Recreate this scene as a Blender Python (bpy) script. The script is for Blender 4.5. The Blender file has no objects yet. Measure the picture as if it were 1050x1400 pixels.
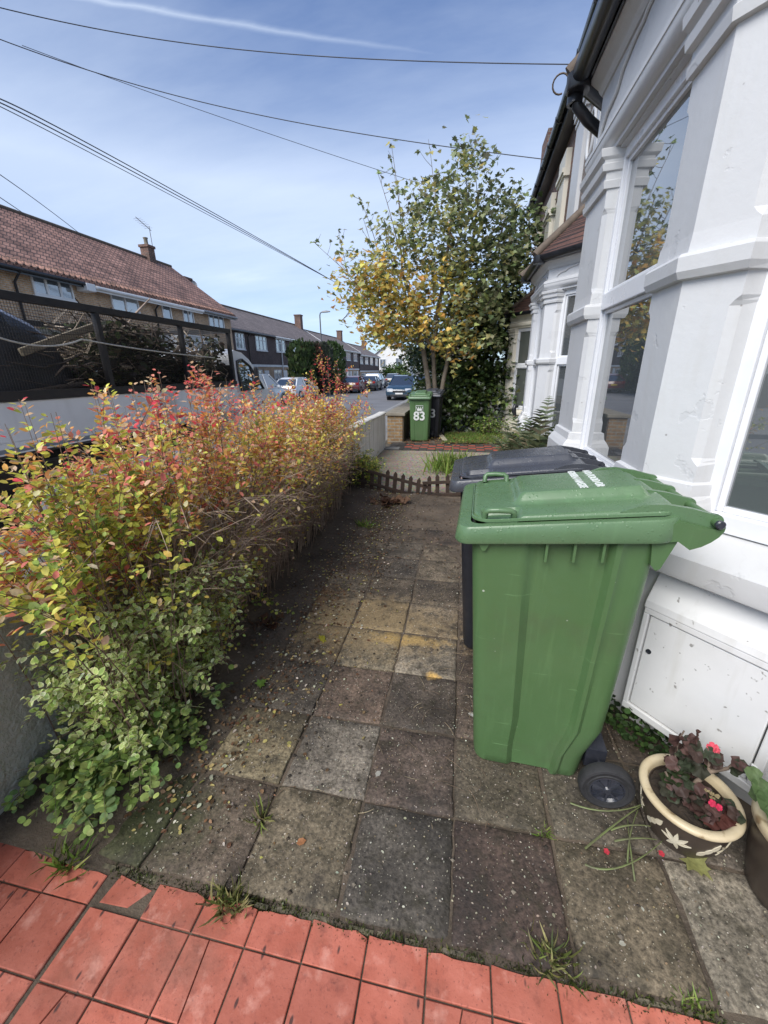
import bpy, bmesh, math, random
import numpy as np
from mathutils import Vector, Matrix, noise as mnoise
PI = math.pi
R = math.radians
rng = random.Random(11)
nrng = np.random.default_rng(5)
scene = bpy.context.scene
col = bpy.data.collections.new('scene_objects'); scene.collection.children.link(col)

# ------------------------------------------------------------------ camera (solved from the photo's vanishing lines)
CAM_H = 1.6
FPX, PITCH, YAW, ROLL = 543.63, R(19.55), R(11.06), R(-0.63)
_cy, _sy = math.cos(YAW), math.sin(YAW)
_f = Vector((-_sy*math.cos(PITCH), _cy*math.cos(PITCH), -math.sin(PITCH)))
_r = Vector((_cy, _sy, 0)); _u = _r.cross(_f)
CR = _r*math.cos(ROLL) + _u*math.sin(ROLL)
CU = _u*math.cos(ROLL) - _r*math.sin(ROLL)
CF = _f
cam_d = bpy.data.cameras.new('camera'); cam = bpy.data.objects.new('camera', cam_d); scene.collection.objects.link(cam)
cam_d.sensor_fit = 'HORIZONTAL'; cam_d.sensor_width = 36; cam_d.lens = FPX/1050*36
cam_d.clip_start = 0.02; cam_d.clip_end = 3000
cam.matrix_world = Matrix(((CR.x, CU.x, -CF.x, 0), (CR.y, CU.y, -CF.y, 0), (CR.z, CU.z, -CF.z, CAM_H), (0, 0, 0, 1)))
scene.camera = cam

def ray(u, v):
    return CR*((u-525)/FPX) - CU*((v-700)/FPX) + CF
def gp(u, v, z=0.0):                     # surveyed point at height z
    d = ray(u, v); t = (z-CAM_H)/d.z; return Vector((d.x*t, d.y*t, z))
def ax(u, v, X):
    d = ray(u, v); t = X/d.x; return Vector((X, d.y*t, CAM_H+d.z*t))
def ay(u, v, Y):
    d = ray(u, v); t = Y/d.y; return Vector((d.x*t, Y, CAM_H+d.z*t))

# ------------------------------------------------------------------ object helpers
def tag(o, label=None, cat=None, group=None, kind=None):
    if label: o['label'] = label
    if cat: o['category'] = cat
    if group: o['group'] = group
    if kind: o['kind'] = kind
    return o
def thing(name, label, cat, loc=(0, 0, 0), rz=0.0, group=None):
    o = bpy.data.objects.new(name, None); o.empty_display_size = .1
    col.objects.link(o); o.location = loc; o.rotation_euler = (0, 0, rz)
    return tag(o, label, cat, group)
def copy_tree(o, parent=None):
    c = o.copy(); col.objects.link(c)
    if parent: c.parent = parent
    for ch in list(o.children): copy_tree(ch, c)
    return c

def ss(a, b, x):
    t = min(1, max(0, (x-a)/(b-a))); return t*t*(3-2*t)
def lerp(a, b, t): return a+(b-a)*t

class MB:
    def __init__(s): s.v = []; s.f = []; s.m = []; s.c = []; s.usec = False
    def add(s, vs, fs, m=0, c=None):
        o = len(s.v); s.v.extend([tuple(p) for p in vs])
        for f in fs: s.f.append(tuple(i+o for i in f)); s.m.append(m)
        if c is not None: s.usec = True
        s.c.extend([c if c is not None else (1, 1, 1)]*len(vs))
        return s
    def box(s, x0, x1, y0, y1, z0, z1, m=0, c=None):
        vs = [(x0,y0,z0),(x1,y0,z0),(x1,y1,z0),(x0,y1,z0),(x0,y0,z1),(x1,y0,z1),(x1,y1,z1),(x0,y1,z1)]
        return s.add(vs, [(3,2,1,0),(4,5,6,7),(0,1,5,4),(1,2,6,5),(2,3,7,6),(3,0,4,7)], m, c)
    def obox(s, ctr, ex, ey, ez, m=0, c=None):       # half-extent vectors
        ctr, ex, ey, ez = Vector(ctr), Vector(ex), Vector(ey), Vector(ez); vs = []
        for k in (-1, 1):
            for a, b in ((-1,-1),(1,-1),(1,1),(-1,1)): vs.append(ctr+ex*a+ey*b+ez*k)
        return s.add(vs, [(3,2,1,0),(4,5,6,7),(0,1,5,4),(1,2,6,5),(2,3,7,6),(3,0,4,7)], m, c)
    def bar(s, a, b, w, h=None, m=0, c=None, up=(0,0,1)):
        a, b = Vector(a), Vector(b); h = h or w; d = (b-a); L = d.length; d.normalize()
        sd = d.cross(Vector(up))
        if sd.length < 1e-4: sd = d.cross(Vector((1,0,0)))
        sd.normalize(); u = sd.cross(d)
        return s.obox((a+b)/2, d*L/2, sd*w/2, u*h/2, m, c)
    def tube(s, pts, rad, n=6, m=0, c=None, cap=True):
        pts = [Vector(p) for p in pts]; k = len(pts)
        rr = rad if isinstance(rad, (list, tuple)) else [rad]*k
        vs = []; ref = None
        for i, p in enumerate(pts):
            d = (pts[min(i+1, k-1)]-pts[max(i-1, 0)])
            if d.length < 1e-9: d = Vector((0,0,1))
            d.normalize()
            if ref is None:
                ref = d.cross(Vector((0,0,1)))
                if ref.length < .05: ref = d.cross(Vector((1,0,0)))
            ref = ref - d*ref.dot(d)
            if ref.length < 1e-6: ref = d.orthogonal()
            ref.normalize(); b = d.cross(ref)
            for j in range(n):
                a = 2*PI*j/n; vs.append(p+(ref*math.cos(a)+b*math.sin(a))*rr[i])
        fs = [(i*n+j, i*n+(j+1) % n, (i+1)*n+(j+1) % n, (i+1)*n+j) for i in range(k-1) for j in range(n)]
        if cap: fs += [tuple(range(n-1, -1, -1)), tuple((k-1)*n+j for j in range(n))]
        return s.add(vs, fs, m, c)
    def loft(s, loops, m=0, cap0=True, cap1=True, c=None, closed=True):
        n = len(loops[0]); vs = [p for l in loops for p in l]; fs = []
        for i in range(len(loops)-1):
            for j in range(n if closed else n-1):
                fs.append((i*n+j, i*n+(j+1) % n, (i+1)*n+(j+1) % n, (i+1)*n+j))
        if cap0: fs.append(tuple(range(n-1, -1, -1)))
        if cap1: fs.append(tuple((len(loops)-1)*n+j for j in range(n)))
        return s.add(vs, fs, m, c)
    def prism(s, poly, z0, z1, m=0, c=None):
        return s.loft([[(p[0], p[1], z0) for p in poly], [(p[0], p[1], z1) for p in poly]], m, c=c)
    def xprism(s, poly, a0, a1, axis, m=0, c=None):   # poly in the two other axes; axis 0: (y,z)  1: (x,z)
        def P(p, a): return (a, p[0], p[1]) if axis == 0 else (p[0], a, p[1])
        return s.loft([[P(p, a0) for p in poly], [P(p, a1) for p in poly]], m, c=c)
    def lathe(s, prof, ctr=(0,0,0), n=32, axis=2, m=0, c=None, cap0=False, cap1=False):
        loops = []
        for r_, h in prof:
            l = []
            for j in range(n):
                a = 2*PI*j/n; x, y = r_*math.cos(a), r_*math.sin(a)
                p = (x, y, h) if axis == 2 else ((h, x, y) if axis == 0 else (y, h, x))
                l.append((p[0]+ctr[0], p[1]+ctr[1], p[2]+ctr[2]))
            loops.append(l)
        return s.loft(loops, m, cap0, cap1, c)
    def grid(s, fn, nu, nv, m=0, c=None):
        vs = [fn(i/nu, j/nv) for j in range(nv+1) for i in range(nu+1)]
        fs = [(j*(nu+1)+i, j*(nu+1)+i+1, (j+1)*(nu+1)+i+1, (j+1)*(nu+1)+i) for j in range(nv) for i in range(nu)]
        return s.add(vs, fs, m, c)
    def build(s, name, mats, parent=None, smooth=None, bevel=0, fixn=True):
        me = bpy.data.meshes.new(name); me.from_pydata(s.v, [], s.f)
        if not isinstance(mats, (list, tuple)): mats = [mats]
        for q in mats: me.materials.append(q)
        if len(mats) > 1: me.polygons.foreach_set('material_index', s.m)
        if s.usec:
            at = me.color_attributes.new('tint', 'FLOAT_COLOR', 'POINT')
            a = np.ones((len(s.v), 4), np.float32); a[:, :3] = np.array(s.c, np.float32); at.data.foreach_set('color', a.ravel())
        if fixn:
            bm = bmesh.new(); bm.from_mesh(me); bmesh.ops.recalc_face_normals(bm, faces=bm.faces); bm.to_mesh(me); bm.free()
        me.update()
        if smooth is not None:
            me.shade_smooth(); me.set_sharp_from_angle(angle=R(smooth))
        o = bpy.data.objects.new(name, me); col.objects.link(o)
        if parent: o.parent = parent
        if bevel:
            b = o.modifiers.new('bevel', 'BEVEL'); b.width = bevel; b.segments = 2; b.limit_method = 'ANGLE'; b.angle_limit = R(40)
        return o

def struct(name, mb, m, **k):
    o = mb.build(name, m, **k); o['kind'] = 'structure'; return o

def off_path(path, d):                                 # mitred offset of an open 2-D polyline, + = left of travel
    n = len(path); out = []
    P = [Vector((p[0], p[1])) for p in path]
    for i in range(n):
        ds = []
        if i > 0: ds.append((P[i]-P[i-1]).normalized())
        if i < n-1: ds.append((P[i+1]-P[i]).normalized())
        ns = [Vector((-q.y, q.x)) for q in ds]
        if len(ns) == 1: out.append(P[i]+ns[0]*d)
        else:
            b = (ns[0]+ns[1]).normalized(); out.append(P[i]+b*(d/max(.3, b.dot(ns[0]))))
    return out
def sweep(mb, path, prof, m=0, closed=True, c=None):           # prof: list of (d, z); path 2-D
    loops = []
    offs = {}
    for i in range(len(path)):
        l = []
        for d, z in prof:
            if d not in offs: offs[d] = off_path(path, d)
            p = offs[d][i]; l.append((p.x, p.y, z))
        loops.append(l)
    mb.loft(loops, m, cap0=closed, cap1=closed, closed=closed, c=c)

# ------------------------------------------------------------------ leaves in bulk
def T_oval():
    v = np.array([(0,0,0),(.30,.30,.07),(.27,.70,.06),(0,1,-.05),(-.27,.70,.06),(-.30,.30,.07)], float)
    return v, [(0,1,2,3),(0,3,4,5)]
def T_round():
    v = [(0,0,0)]+[(math.sin(a)*.5, .5-math.cos(a)*.5, .05*math.cos(3*a)) for a in [R(40*k) for k in range(1, 9)]]
    return np.array(v, float), [tuple(range(0, 5)), tuple([0]+list(range(5, 9))), (0, 4, 5)]
def T_maple():
    r = [(0,0),(.16,.08),(.46,-.02),(.34,.2),(.56,.42),(.30,.46),(.22,.60),(.26,.74),(.10,.70),(0,1)]
    z = [0,.02,.08,.06,.10,.04,.03,.05,.02,-.06]
    v = [(a, b, c) for (a, b), c in zip(r, z)] + [(-a, b, c) for (a, b), c in zip(r[1:-1], z[1:-1])]
    return np.array(v, float), [tuple(range(10)), tuple([0, 9]+list(range(17, 9, -1)))]
def T_blade(w=.05):
    v = [(-w,0,0),(w,0,0),(-w*.8,.4,.05),(w*.8,.4,.05),(-w*.5,.75,.0),(w*.5,.75,.0),(0,1,-.14)]
    return np.array(v, float), [(0,1,3,2),(2,3,5,4),(4,5,6)]
def T_varieg():
    o = [(0,0,0),(.20,.12,.05),(.31,.38,.08),(.26,.70,.06),(0,1,-.05),(-.26,.70,.06),(-.31,.38,.08),(-.20,.12,.05)]
    i = [(x*.55, .45+(y-.45)*.62, z*.6-.004) for x, y, z in o]
    f = [(k, (k+1) % 8, 8+(k+1) % 8, 8+k) for k in range(8)]+[(8,9,10,11,12),(8,12,13,14,15)]
    return np.array(o+i, float), f
VC_VAR = np.array([(1.0,1.0,1.0)]*8+[(.62,.76,.50)]*8)          # cream margin round a green centre
def leaves(name, tmpl, P, D, N, S, C, m, parent=None, wid=None, vc=None):
    tv, tf = tmpl; P = np.asarray(P, float); D = np.asarray(D, float); N = np.asarray(N, float)
    S = np.asarray(S, float); C = np.asarray(C, float); n = len(P)
    D /= np.linalg.norm(D, axis=1)[:, None]+1e-9
    X = np.cross(D, N); X /= np.linalg.norm(X, axis=1)[:, None]+1e-9
    Z = np.cross(X, D)
    W = np.ones(n) if wid is None else np.asarray(wid, float)
    V = P[:, None, :] + S[:, None, None]*(tv[None, :, 0:1]*X[:, None, :]*W[:, None, None]+tv[None, :, 1:2]*D[:, None, :]+tv[None, :, 2:3]*Z[:, None, :])
    k = len(tv); V = V.reshape(-1, 3)
    me = bpy.data.meshes.new(name); me.vertices.add(len(V)); me.vertices.foreach_set('co', V.astype(np.float32).ravel())
    lens = np.array([len(f) for f in tf]); fl = np.concatenate([np.array(f) for f in tf])
    loops = (fl[None, :]+(np.arange(n)*k)[:, None]).ravel()
    tot = np.tile(lens, n); start = np.concatenate([[0], np.cumsum(tot)[:-1]])
    me.loops.add(len(loops)); me.loops.foreach_set('vertex_index', loops.astype(np.int32))
    me.polygons.add(len(tot)); me.polygons.foreach_set('loop_start', start.astype(np.int32))
    me.materials.append(m)
    at = me.color_attributes.new('tint', 'FLOAT_COLOR', 'POINT')
    a = np.ones((n*k, 4), np.float32); a[:, :3] = np.repeat(C, k, axis=0)
    if vc is not None: a[:, :3] *= np.tile(vc, (n, 1))
    at.data.foreach_set('color', a.ravel())
    me.update(calc_edges=True); me.validate()
    o = bpy.data.objects.new(name, me); col.objects.link(o)
    if parent: o.parent = parent
    return o
def rnd_dirs(n, up=0.0):
    d = nrng.normal(size=(n, 3)); d[:, 2] += up
    return d/np.linalg.norm(d, axis=1)[:, None]
def palette(n, cols, wts, jit=.25):
    cols = np.array(cols, float); w = np.array(wts, float); w /= w.sum()
    c = cols[nrng.choice(len(cols), n, p=w)]
    return np.clip(c*(1+jit*nrng.normal(size=(n, 1)))*(1+.08*nrng.normal(size=(n, 3))), .004, .9)

# ------------------------------------------------------------------ materials
def _nt(name):
    m = bpy.data.materials.new(name); m.use_nodes = True; t = m.node_tree
    b = t.nodes['Principled BSDF']; return m, t, b
def N(t, typ, **kw):
    n = t.nodes.new(typ)
    for k, v in kw.items():
        if k.startswith('_'): setattr(n, k[1:], v)
        else:
            key = int(k[1:]) if k[0] == 'i' and k[1:].isdigit() else k
            n.inputs[key].default_value = v
    return n
def c4(c): return (c[0], c[1], c[2], 1)
def ramp(t, src, stops, interp='LINEAR'):
    r = t.nodes.new('ShaderNodeValToRGB'); r.color_ramp.interpolation = interp
    e = r.color_ramp.elements
    while len(e) < len(stops): e.new(.5)
    for q, (p, c) in zip(e, stops):
        q.position = p; q.color = c4(c) if isinstance(c, (tuple, list)) else (c, c, c, 1)
    t.links.new(src, r.inputs[0]); return r.outputs[0]
def mixc(t, fac, a, b, blend='MIX'):
    n = t.nodes.new('ShaderNodeMix'); n.data_type = 'RGBA'; n.blend_type = blend
    for sock, val in ((0, fac), (6, a), (7, b)):
        if hasattr(val, 'links') or hasattr(val, 'is_output'): t.links.new(val, n.inputs[sock])
        else: n.inputs[sock].default_value = val if sock == 0 else c4(val)
    return n.outputs[2]
def math_(t, op, a, b=0.0, c=0.0):
    n = t.nodes.new('ShaderNodeMath'); n.operation = op
    for i, val in enumerate((a, b, c)):
        if hasattr(val, 'is_output'): t.links.new(val, n.inputs[i])
        else: n.inputs[i].default_value = val
    return n.outputs[0]
def noise(t, vec, scale, detail=4, rough=.55):
    n = N(t, 'ShaderNodeTexNoise', Scale=scale, Detail=detail, Roughness=rough)
    t.links.new(vec, n.inputs['Vector']); return n.outputs['Fac']
def objco(t): return t.nodes.new('ShaderNodeTexCoord').outputs['Object']
def geoco(t): return t.nodes.new('ShaderNodeNewGeometry').outputs['Position']
def bump(t, b, h, strength=.4, dist=.01):
    n = N(t, 'ShaderNodeBump', Strength=strength, Distance=dist); t.links.new(h, n.inputs['Height'])
    t.links.new(n.outputs[0], b.inputs['Normal'])

def mat(name, c1, c2=None, rough=.6, scale=6, bmp=0, bscale=60, bdist=.004, spec=.5, metal=0, spots=None, coat=0, attr=False, streak=None):
    m, t, b = _nt(name); co = objco(t)
    b.inputs['Roughness'].default_value = rough; b.inputs['Metallic'].default_value = metal
    b.inputs['Specular IOR Level'].default_value = spec; b.inputs['Coat Weight'].default_value = coat
    c2 = c2 or tuple(x*.8 for x in c1)
    n1 = noise(t, co, scale, 5)
    base = mixc(t, ramp(t, n1, [(.35, 0.0), (.68, 1.0)]), c1, c2)
    if attr:
        a = t.nodes.new('ShaderNodeAttribute'); a.attribute_name = 'tint'
        base = mixc(t, 1.0, base, a.outputs['Color'], 'MULTIPLY')
    if streak:
        mp = N(t, 'ShaderNodeMapping'); mp.inputs['Scale'].default_value = streak[0]; t.links.new(co, mp.inputs['Vector'])
        s = noise(t, mp.outputs[0], 1.0, 4)
        base = mixc(t, ramp(t, s, [(streak[2], 0.0), (streak[3], 1.0)]), base, streak[1])
    if spots:
        for sc, lo, hi, cc in spots:
            s = noise(t, co, sc, 2, .5); base = mixc(t, ramp(t, s, [(lo, 0.0), (hi, 1.0)]), base, cc)
    t.links.new(base, b.inputs['Base Color'])
    rr = math_(t, 'MULTIPLY_ADD', n1, .25*rough, rough*.88); t.links.new(rr, b.inputs['Roughness'])
    if bmp: bump(t, b, noise(t, co, bscale, 6, .65), bmp, bdist)
    return m

def leaf_mat(name, trans=.3, rough=.45, spec=.35):
    m, t, b = _nt(name)
    a = t.nodes.new('ShaderNodeAttribute'); a.attribute_name = 'tint'
    n1 = noise(t, objco(t), 60, 2)
    cc = mixc(t, 1.0, a.outputs['Color'], ramp(t, n1, [(.3, .75), (.7, 1.15)]), 'MULTIPLY')
    t.links.new(cc, b.inputs['Base Color']); b.inputs['Roughness'].default_value = rough; b.inputs['Specular IOR Level'].default_value = spec
    tr = t.nodes.new('ShaderNodeBsdfTranslucent'); t.links.new(cc, tr.inputs['Color'])
    mx = t.nodes.new('ShaderNodeMixShader'); mx.inputs[0].default_value = trans
    t.links.new(b.outputs[0], mx.inputs[1]); t.links.new(tr.outputs[0], mx.inputs[2])
    t.links.new(mx.outputs[0], t.nodes['Material Output'].inputs['Surface'])
    return m
def wall_uv(t, kx=1.0):
    s = t.nodes.new('ShaderNodeSeparateXYZ'); t.links.new(geoco(t), s.inputs[0])
    h = math_(t, 'ADD', s.outputs[0], s.outputs[1]); cb = t.nodes.new('ShaderNodeCombineXYZ')
    t.links.new(h, cb.inputs[0]); t.links.new(math_(t, 'MULTIPLY', s.outputs[2], kx), cb.inputs[1]); return cb.outputs[0]
def brick_mat(name, a, b_, mortar, w=.225, h=.075, ms=.012, rough=.85, kx=1.0, bmp=.5, dirt=.5, dist=.01):
    m, t, b = _nt(name); v = wall_uv(t, kx)
    n = N(t, 'ShaderNodeTexBrick', Color1=c4(a), Color2=c4(b_), Mortar=c4(mortar), Scale=1.0)
    n.inputs['Mortar Size'].default_value = ms; n.inputs['Brick Width'].default_value = w; n.inputs['Row Height'].default_value = h
    n.inputs['Bias'].default_value = 0.0; t.links.new(v, n.inputs['Vector'])
    g = geoco(t); n1 = noise(t, g, 1.3, 5); n2 = noise(t, g, 14, 3)
    cc = mixc(t, 1.0, n.outputs['Color'], ramp(t, n1, [(.3, 1-dirt*.6), (.7, 1+dirt*.3)]), 'MULTIPLY')
    cc = mixc(t, 1.0, cc, ramp(t, n2, [(.3, .75), (.7, 1.2)]), 'MULTIPLY')
    t.links.new(cc, b.inputs['Base Color']); b.inputs['Roughness'].default_value = rough
    bump(t, b, math_(t, 'SUBTRACT', 1.0, n.outputs['Fac']), bmp, dist)
    return m
def glass_mat(name, base=(.012, .016, .018), rough=.015, spec=.9):
    m, t, b = _nt(name); b.inputs['Base Color'].default_value = c4(base); b.inputs['Roughness'].default_value = rough
    b.inputs['Specular IOR Level'].default_value = spec; b.inputs['IOR'].default_value = 1.9; b.inputs['Coat Weight'].default_value = 1.0; b.inputs['Coat Roughness'].default_value = rough
    n1 = noise(t, objco(t), 2.2, 2); bump(t, b, n1, .06, .01)
    return m

# ------------------------------------------------------------------ sky and light
SUN_EL, SUN_AZ = R(46), R(207)                 # azimuth clockwise from +Y: behind the camera, over the street
w = bpy.data.worlds.new('World'); scene.world = w; w.use_nodes = True
t = w.node_tree; bg = t.nodes['Background']
sky = t.nodes.new('ShaderNodeTexSky'); sky.sky_type = 'NISHITA'; sky.sun_disc = False
sky.sun_elevation = SUN_EL; sky.sun_rotation = SUN_AZ; sky.air_density = 1.0; sky.dust_density = .6; sky.ozone_density = 2.5
tc = t.nodes.new('ShaderNodeTexCoord'); dvec = tc.outputs['Generated']
sep = t.nodes.new('ShaderNodeSeparateXYZ'); t.links.new(dvec, sep.inputs[0])
zz = math_(t, 'ADD', math_(t, 'MAXIMUM', sep.outputs[2], 0.0), .18)
cb = t.nodes.new('ShaderNodeCombineXYZ')
t.links.new(math_(t, 'DIVIDE', sep.outputs[0], zz), cb.inputs[0]); t.links.new(math_(t, 'DIVIDE', sep.outputs[1], zz), cb.inputs[1])
mp = N(t, 'ShaderNodeMapping'); mp.inputs['Rotation'].default_value = (0, 0, R(22)); mp.inputs['Scale'].default_value = (.55, 1.5, 1); mp.inputs['Location'].default_value = (.35, .2, 0)
t.links.new(cb.outputs[0], mp.inputs['Vector'])
cl1 = noise(t, mp.outputs[0], .8, 6, .55); cl2 = noise(t, mp.outputs[0], 2.6, 6, .62)
cl = math_(t, 'ADD', math_(t, 'MULTIPLY', cl1, .72), math_(t, 'MULTIPLY', cl2, .28))
mask = ramp(t, cl, [(.42, 0.0), (.62, .25), (.80, .7)])
hor = ramp(t, sep.outputs[2], [(0.0, .28), (.16, .38), (.33, .56), (.43, .22), (.54, .03), (.85, 0.0)])      # haze and a thin cloud bank low in the sky
mask = math_(t, 'MAXIMUM', mask, 0.0)
mask = math_(t, 'ADD', math_(t, 'MULTIPLY', mask, math_(t, 'SUBTRACT', 1.0, hor)), hor)
# aircraft trail: a thin band along a great circle
d1, d2 = ray(110, 0).normalized(), ray(640, 80).normalized(); gn = d1.cross(d2).normalized()
dn = t.nodes.new('ShaderNodeVectorMath'); dn.operation = 'DOT_PRODUCT'; t.links.new(dvec, dn.inputs[0]); dn.inputs[1].default_value = gn
da = t.nodes.new('ShaderNodeVectorMath'); da.operation = 'DOT_PRODUCT'; t.links.new(dvec, da.inputs[0]); da.inputs[1].default_value = (d2-d1).normalized()
tr_w = math_(t, 'ABSOLUTE', math_(t, 'ADD', dn.outputs['Value'], math_(t, 'MULTIPLY', math_(t, 'SUBTRACT', cl2, .5), .02)))
tr = ramp(t, tr_w, [(0.0, .34), (.002, .22), (.0055, 0.0)])
a0, a1 = d1.dot((d2-d1).normalized()), d2.dot((d2-d1).normalized())
al = ramp(t, math_(t, 'DIVIDE', math_(t, 'SUBTRACT', da.outputs['Value'], a0), a1-a0), [(0.0, 1.0), (.5, .8), (1.0, 0.0)])
mask = math_(t, 'MAXIMUM', mask, math_(t, 'ADD', math_(t, 'MULTIPLY', tr, al), math_(t, 'MULTIPLY', mask, .75)))
mask = math_(t, 'MINIMUM', mask, 1.0)
skyc = mixc(t, 1.0, sky.outputs[0], (.47, .61, .83), 'MULTIPLY')
cc = mixc(t, mask, skyc, (5.3, 5.95, 6.8))
t.links.new(cc, bg.inputs['Color']); bg.inputs['Strength'].default_value = .1
sl = bpy.data.lights.new('sun', 'SUN'); sl.energy = 2.4; sl.angle = R(40); sl.color = (1, .96, .90)
so = bpy.data.objects.new('sun', sl); col.objects.link(so)
sd = Vector((math.sin(SUN_AZ)*math.cos(SUN_EL), math.cos(SUN_AZ)*math.cos(SUN_EL), math.sin(SUN_EL)))
so.rotation_euler = (-sd).to_track_quat('-Z', 'Y').to_euler()
scene.view_settings.view_transform = 'Standard'; scene.view_settings.look = 'None'
scene.view_settings.exposure = 0.96; scene.view_settings.gamma = 1.0
scene.cycles.use_denoising = True
scene.cycles.max_bounces = 6; scene.cycles.transparent_max_bounces = 8

ROAD_Z, PAVE_Z = -.35, -.23
# ------------------------------------------------------------------ ground materials
M = {}
M['earth'] = mat('earth', (.10, .085, .06), (.06, .055, .04), .95, 2.0, .5, 30, .02)
M['asphalt'] = mat('asphalt', (.17, .17, .175), (.13, .13, .135), .85, .6, .35, 160, .004)
M['pavement'] = mat('pavement', (.24, .235, .22), (.17, .165, .155), .85, .9, .3, 90, .004)
M['kerb'] = mat('kerb', (.27, .265, .25), (.2, .2, .19), .8, 4, .3, 60)

def soil_mat():
    m, t, b = _nt('garden_soil'); g = geoco(t)
    n1 = noise(t, g, 3.0, 6); n2 = noise(t, g, 45, 6, .7)
    cc = mixc(t, ramp(t, n1, [(.35, 0.0), (.65, 1.0)]), (.052, .039, .027), (.135, .102, .072))
    cc = mixc(t, ramp(t, n2, [(.5, 0.0), (.72, 1.0)]), cc, (.13, .105, .075))
    b.inputs['Roughness'].default_value = .95; t.links.new(cc, b.inputs['Base Color'])
    bump(t, b, n2, .9, .012); return m
M['soil'] = soil_mat()
def gravel_mat():
    m, t, b = _nt('gravel_earth'); g = geoco(t)
    v = N(t, 'ShaderNodeTexVoronoi', Scale=38); t.links.new(g, v.inputs['Vector'])
    n1 = noise(t, g, 1.6, 5)
    cc = mixc(t, ramp(t, n1, [(.35, 0.0), (.65, 1.0)]), (.20, .165, .115), (.30, .265, .20))
    cc = mixc(t, .55, cc, v.outputs['Color'], 'OVERLAY')
    b.inputs['Roughness'].default_value = .92; t.links.new(mixc(t, .35, cc, (.27, .23, .165)), b.inputs['Base Color'])
    bump(t, b, v.outputs['Distance'], .7, .01); return m
M['gravel'] = gravel_mat()

def slab_mat():
    m, t, b = _nt('concrete_slab'); g = geoco(t)
    a = t.nodes.new('ShaderNodeAttribute'); a.attribute_name = 'tint'
    n1 = noise(t, g, 5.5, 7, .62); n2 = noise(t, g, 70, 5, .7); n3 = noise(t, g, 17, 5, .6)
    cc = mixc(t, 1.0, a.outputs['Color'], ramp(t, n1, [(.28, .38), (.5, .92), (.72, 1.65)]), 'MULTIPLY')
    cc = mixc(t, 1.0, cc, ramp(t, n2, [(.32, .32), (.68, 1.75)]), 'MULTIPLY')
    cc = mixc(t, 1.0, cc, (1.22, 1.09, .94), 'MULTIPLY')
    cc = mixc(t, ramp(t, n3, [(.48, 0.0), (.70, .75)]), cc, (.034, .029, .016))            # algae
    n5 = noise(t, g, 1.7, 6, .6); n6 = noise(t, g, 11, 6, .7)
    cc = mixc(t, ramp(t, math_(t, 'ADD', math_(t, 'MULTIPLY', n5, .6), math_(t, 'MULTIPLY', n6, .4)), [(.47, 0.0), (.58, .70)]), cc, (.022, .019, .017))   # old grime across the slabs
    # pale grit showing through
    v = N(t, 'ShaderNodeTexVoronoi', Scale=110); t.links.new(g, v.inputs['Vector'])
    sp = ramp(t, v.outputs['Distance'], [(.10, 1.0), (.20, 0.0)])
    sepc = t.nodes.new('ShaderNodeSeparateColor'); t.links.new(v.outputs['Color'], sepc.inputs[0])
    pick = ramp(t, sepc.outputs[0], [(.66, 0.0), (.70, 1.0)])
    cc = mixc(t, math_(t, 'MULTIPLY', math_(t, 'MULTIPLY', sp, pick), .8), cc, (.50, .46, .36))
    # spilt sand stains with their own outline
    sx = t.nodes.new('ShaderNodeSeparateXYZ'); t.links.new(g, sx.inputs[0])
    for (x, y, rx, ry, c, k) in [(-.60, 2.20, .78, .40, (.30, .22, .115), .80), (-.28, 2.08, .30, .075, (.42, .28, .10), .8), (-.09, 1.79, .055, .035, (.55, .34, .10), .9), (-1.1, 2.5, .35, .2, (.16, .085, .035), .7), (-1.12, .86, .34, .22, (.045, .055, .018), .75)]:
        dx = math_(t, 'DIVIDE', math_(t, 'SUBTRACT', sx.outputs[0], x), rx); dy = math_(t, 'DIVIDE', math_(t, 'SUBTRACT', sx.outputs[1], y), ry)
        dd = math_(t, 'SQRT', math_(t, 'ADD', math_(t, 'MULTIPLY', dx, dx), math_(t, 'MULTIPLY', dy, dy)))
        dd = math_(t, 'ADD', dd, math_(t, 'MULTIPLY', math_(t, 'SUBTRACT', n3, .5), 1.8))
        f = math_(t, 'MULTIPLY', ramp(t, dd, [(.30, 1.0), (1.10, 0.0)]), k)
        cc = mixc(t, f, cc, mixc(t, 1.0, c, ramp(t, n2, [(.3, .6), (.7, 1.3)]), 'MULTIPLY'))
    b.inputs['Roughness'].default_value = .8; b.inputs['Specular IOR Level'].default_value = .4
    t.links.new(cc, b.inputs['Base Color'])
    t.links.new(ramp(t, n1, [(.3, .55), (.7, .95)]), b.inputs['Roughness'])
    bump(t, b, math_(t, 'ADD', n2, math_(t, 'MULTIPLY', n3, .8)), .75, .006); return m
M['slab'] = slab_mat()

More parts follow.
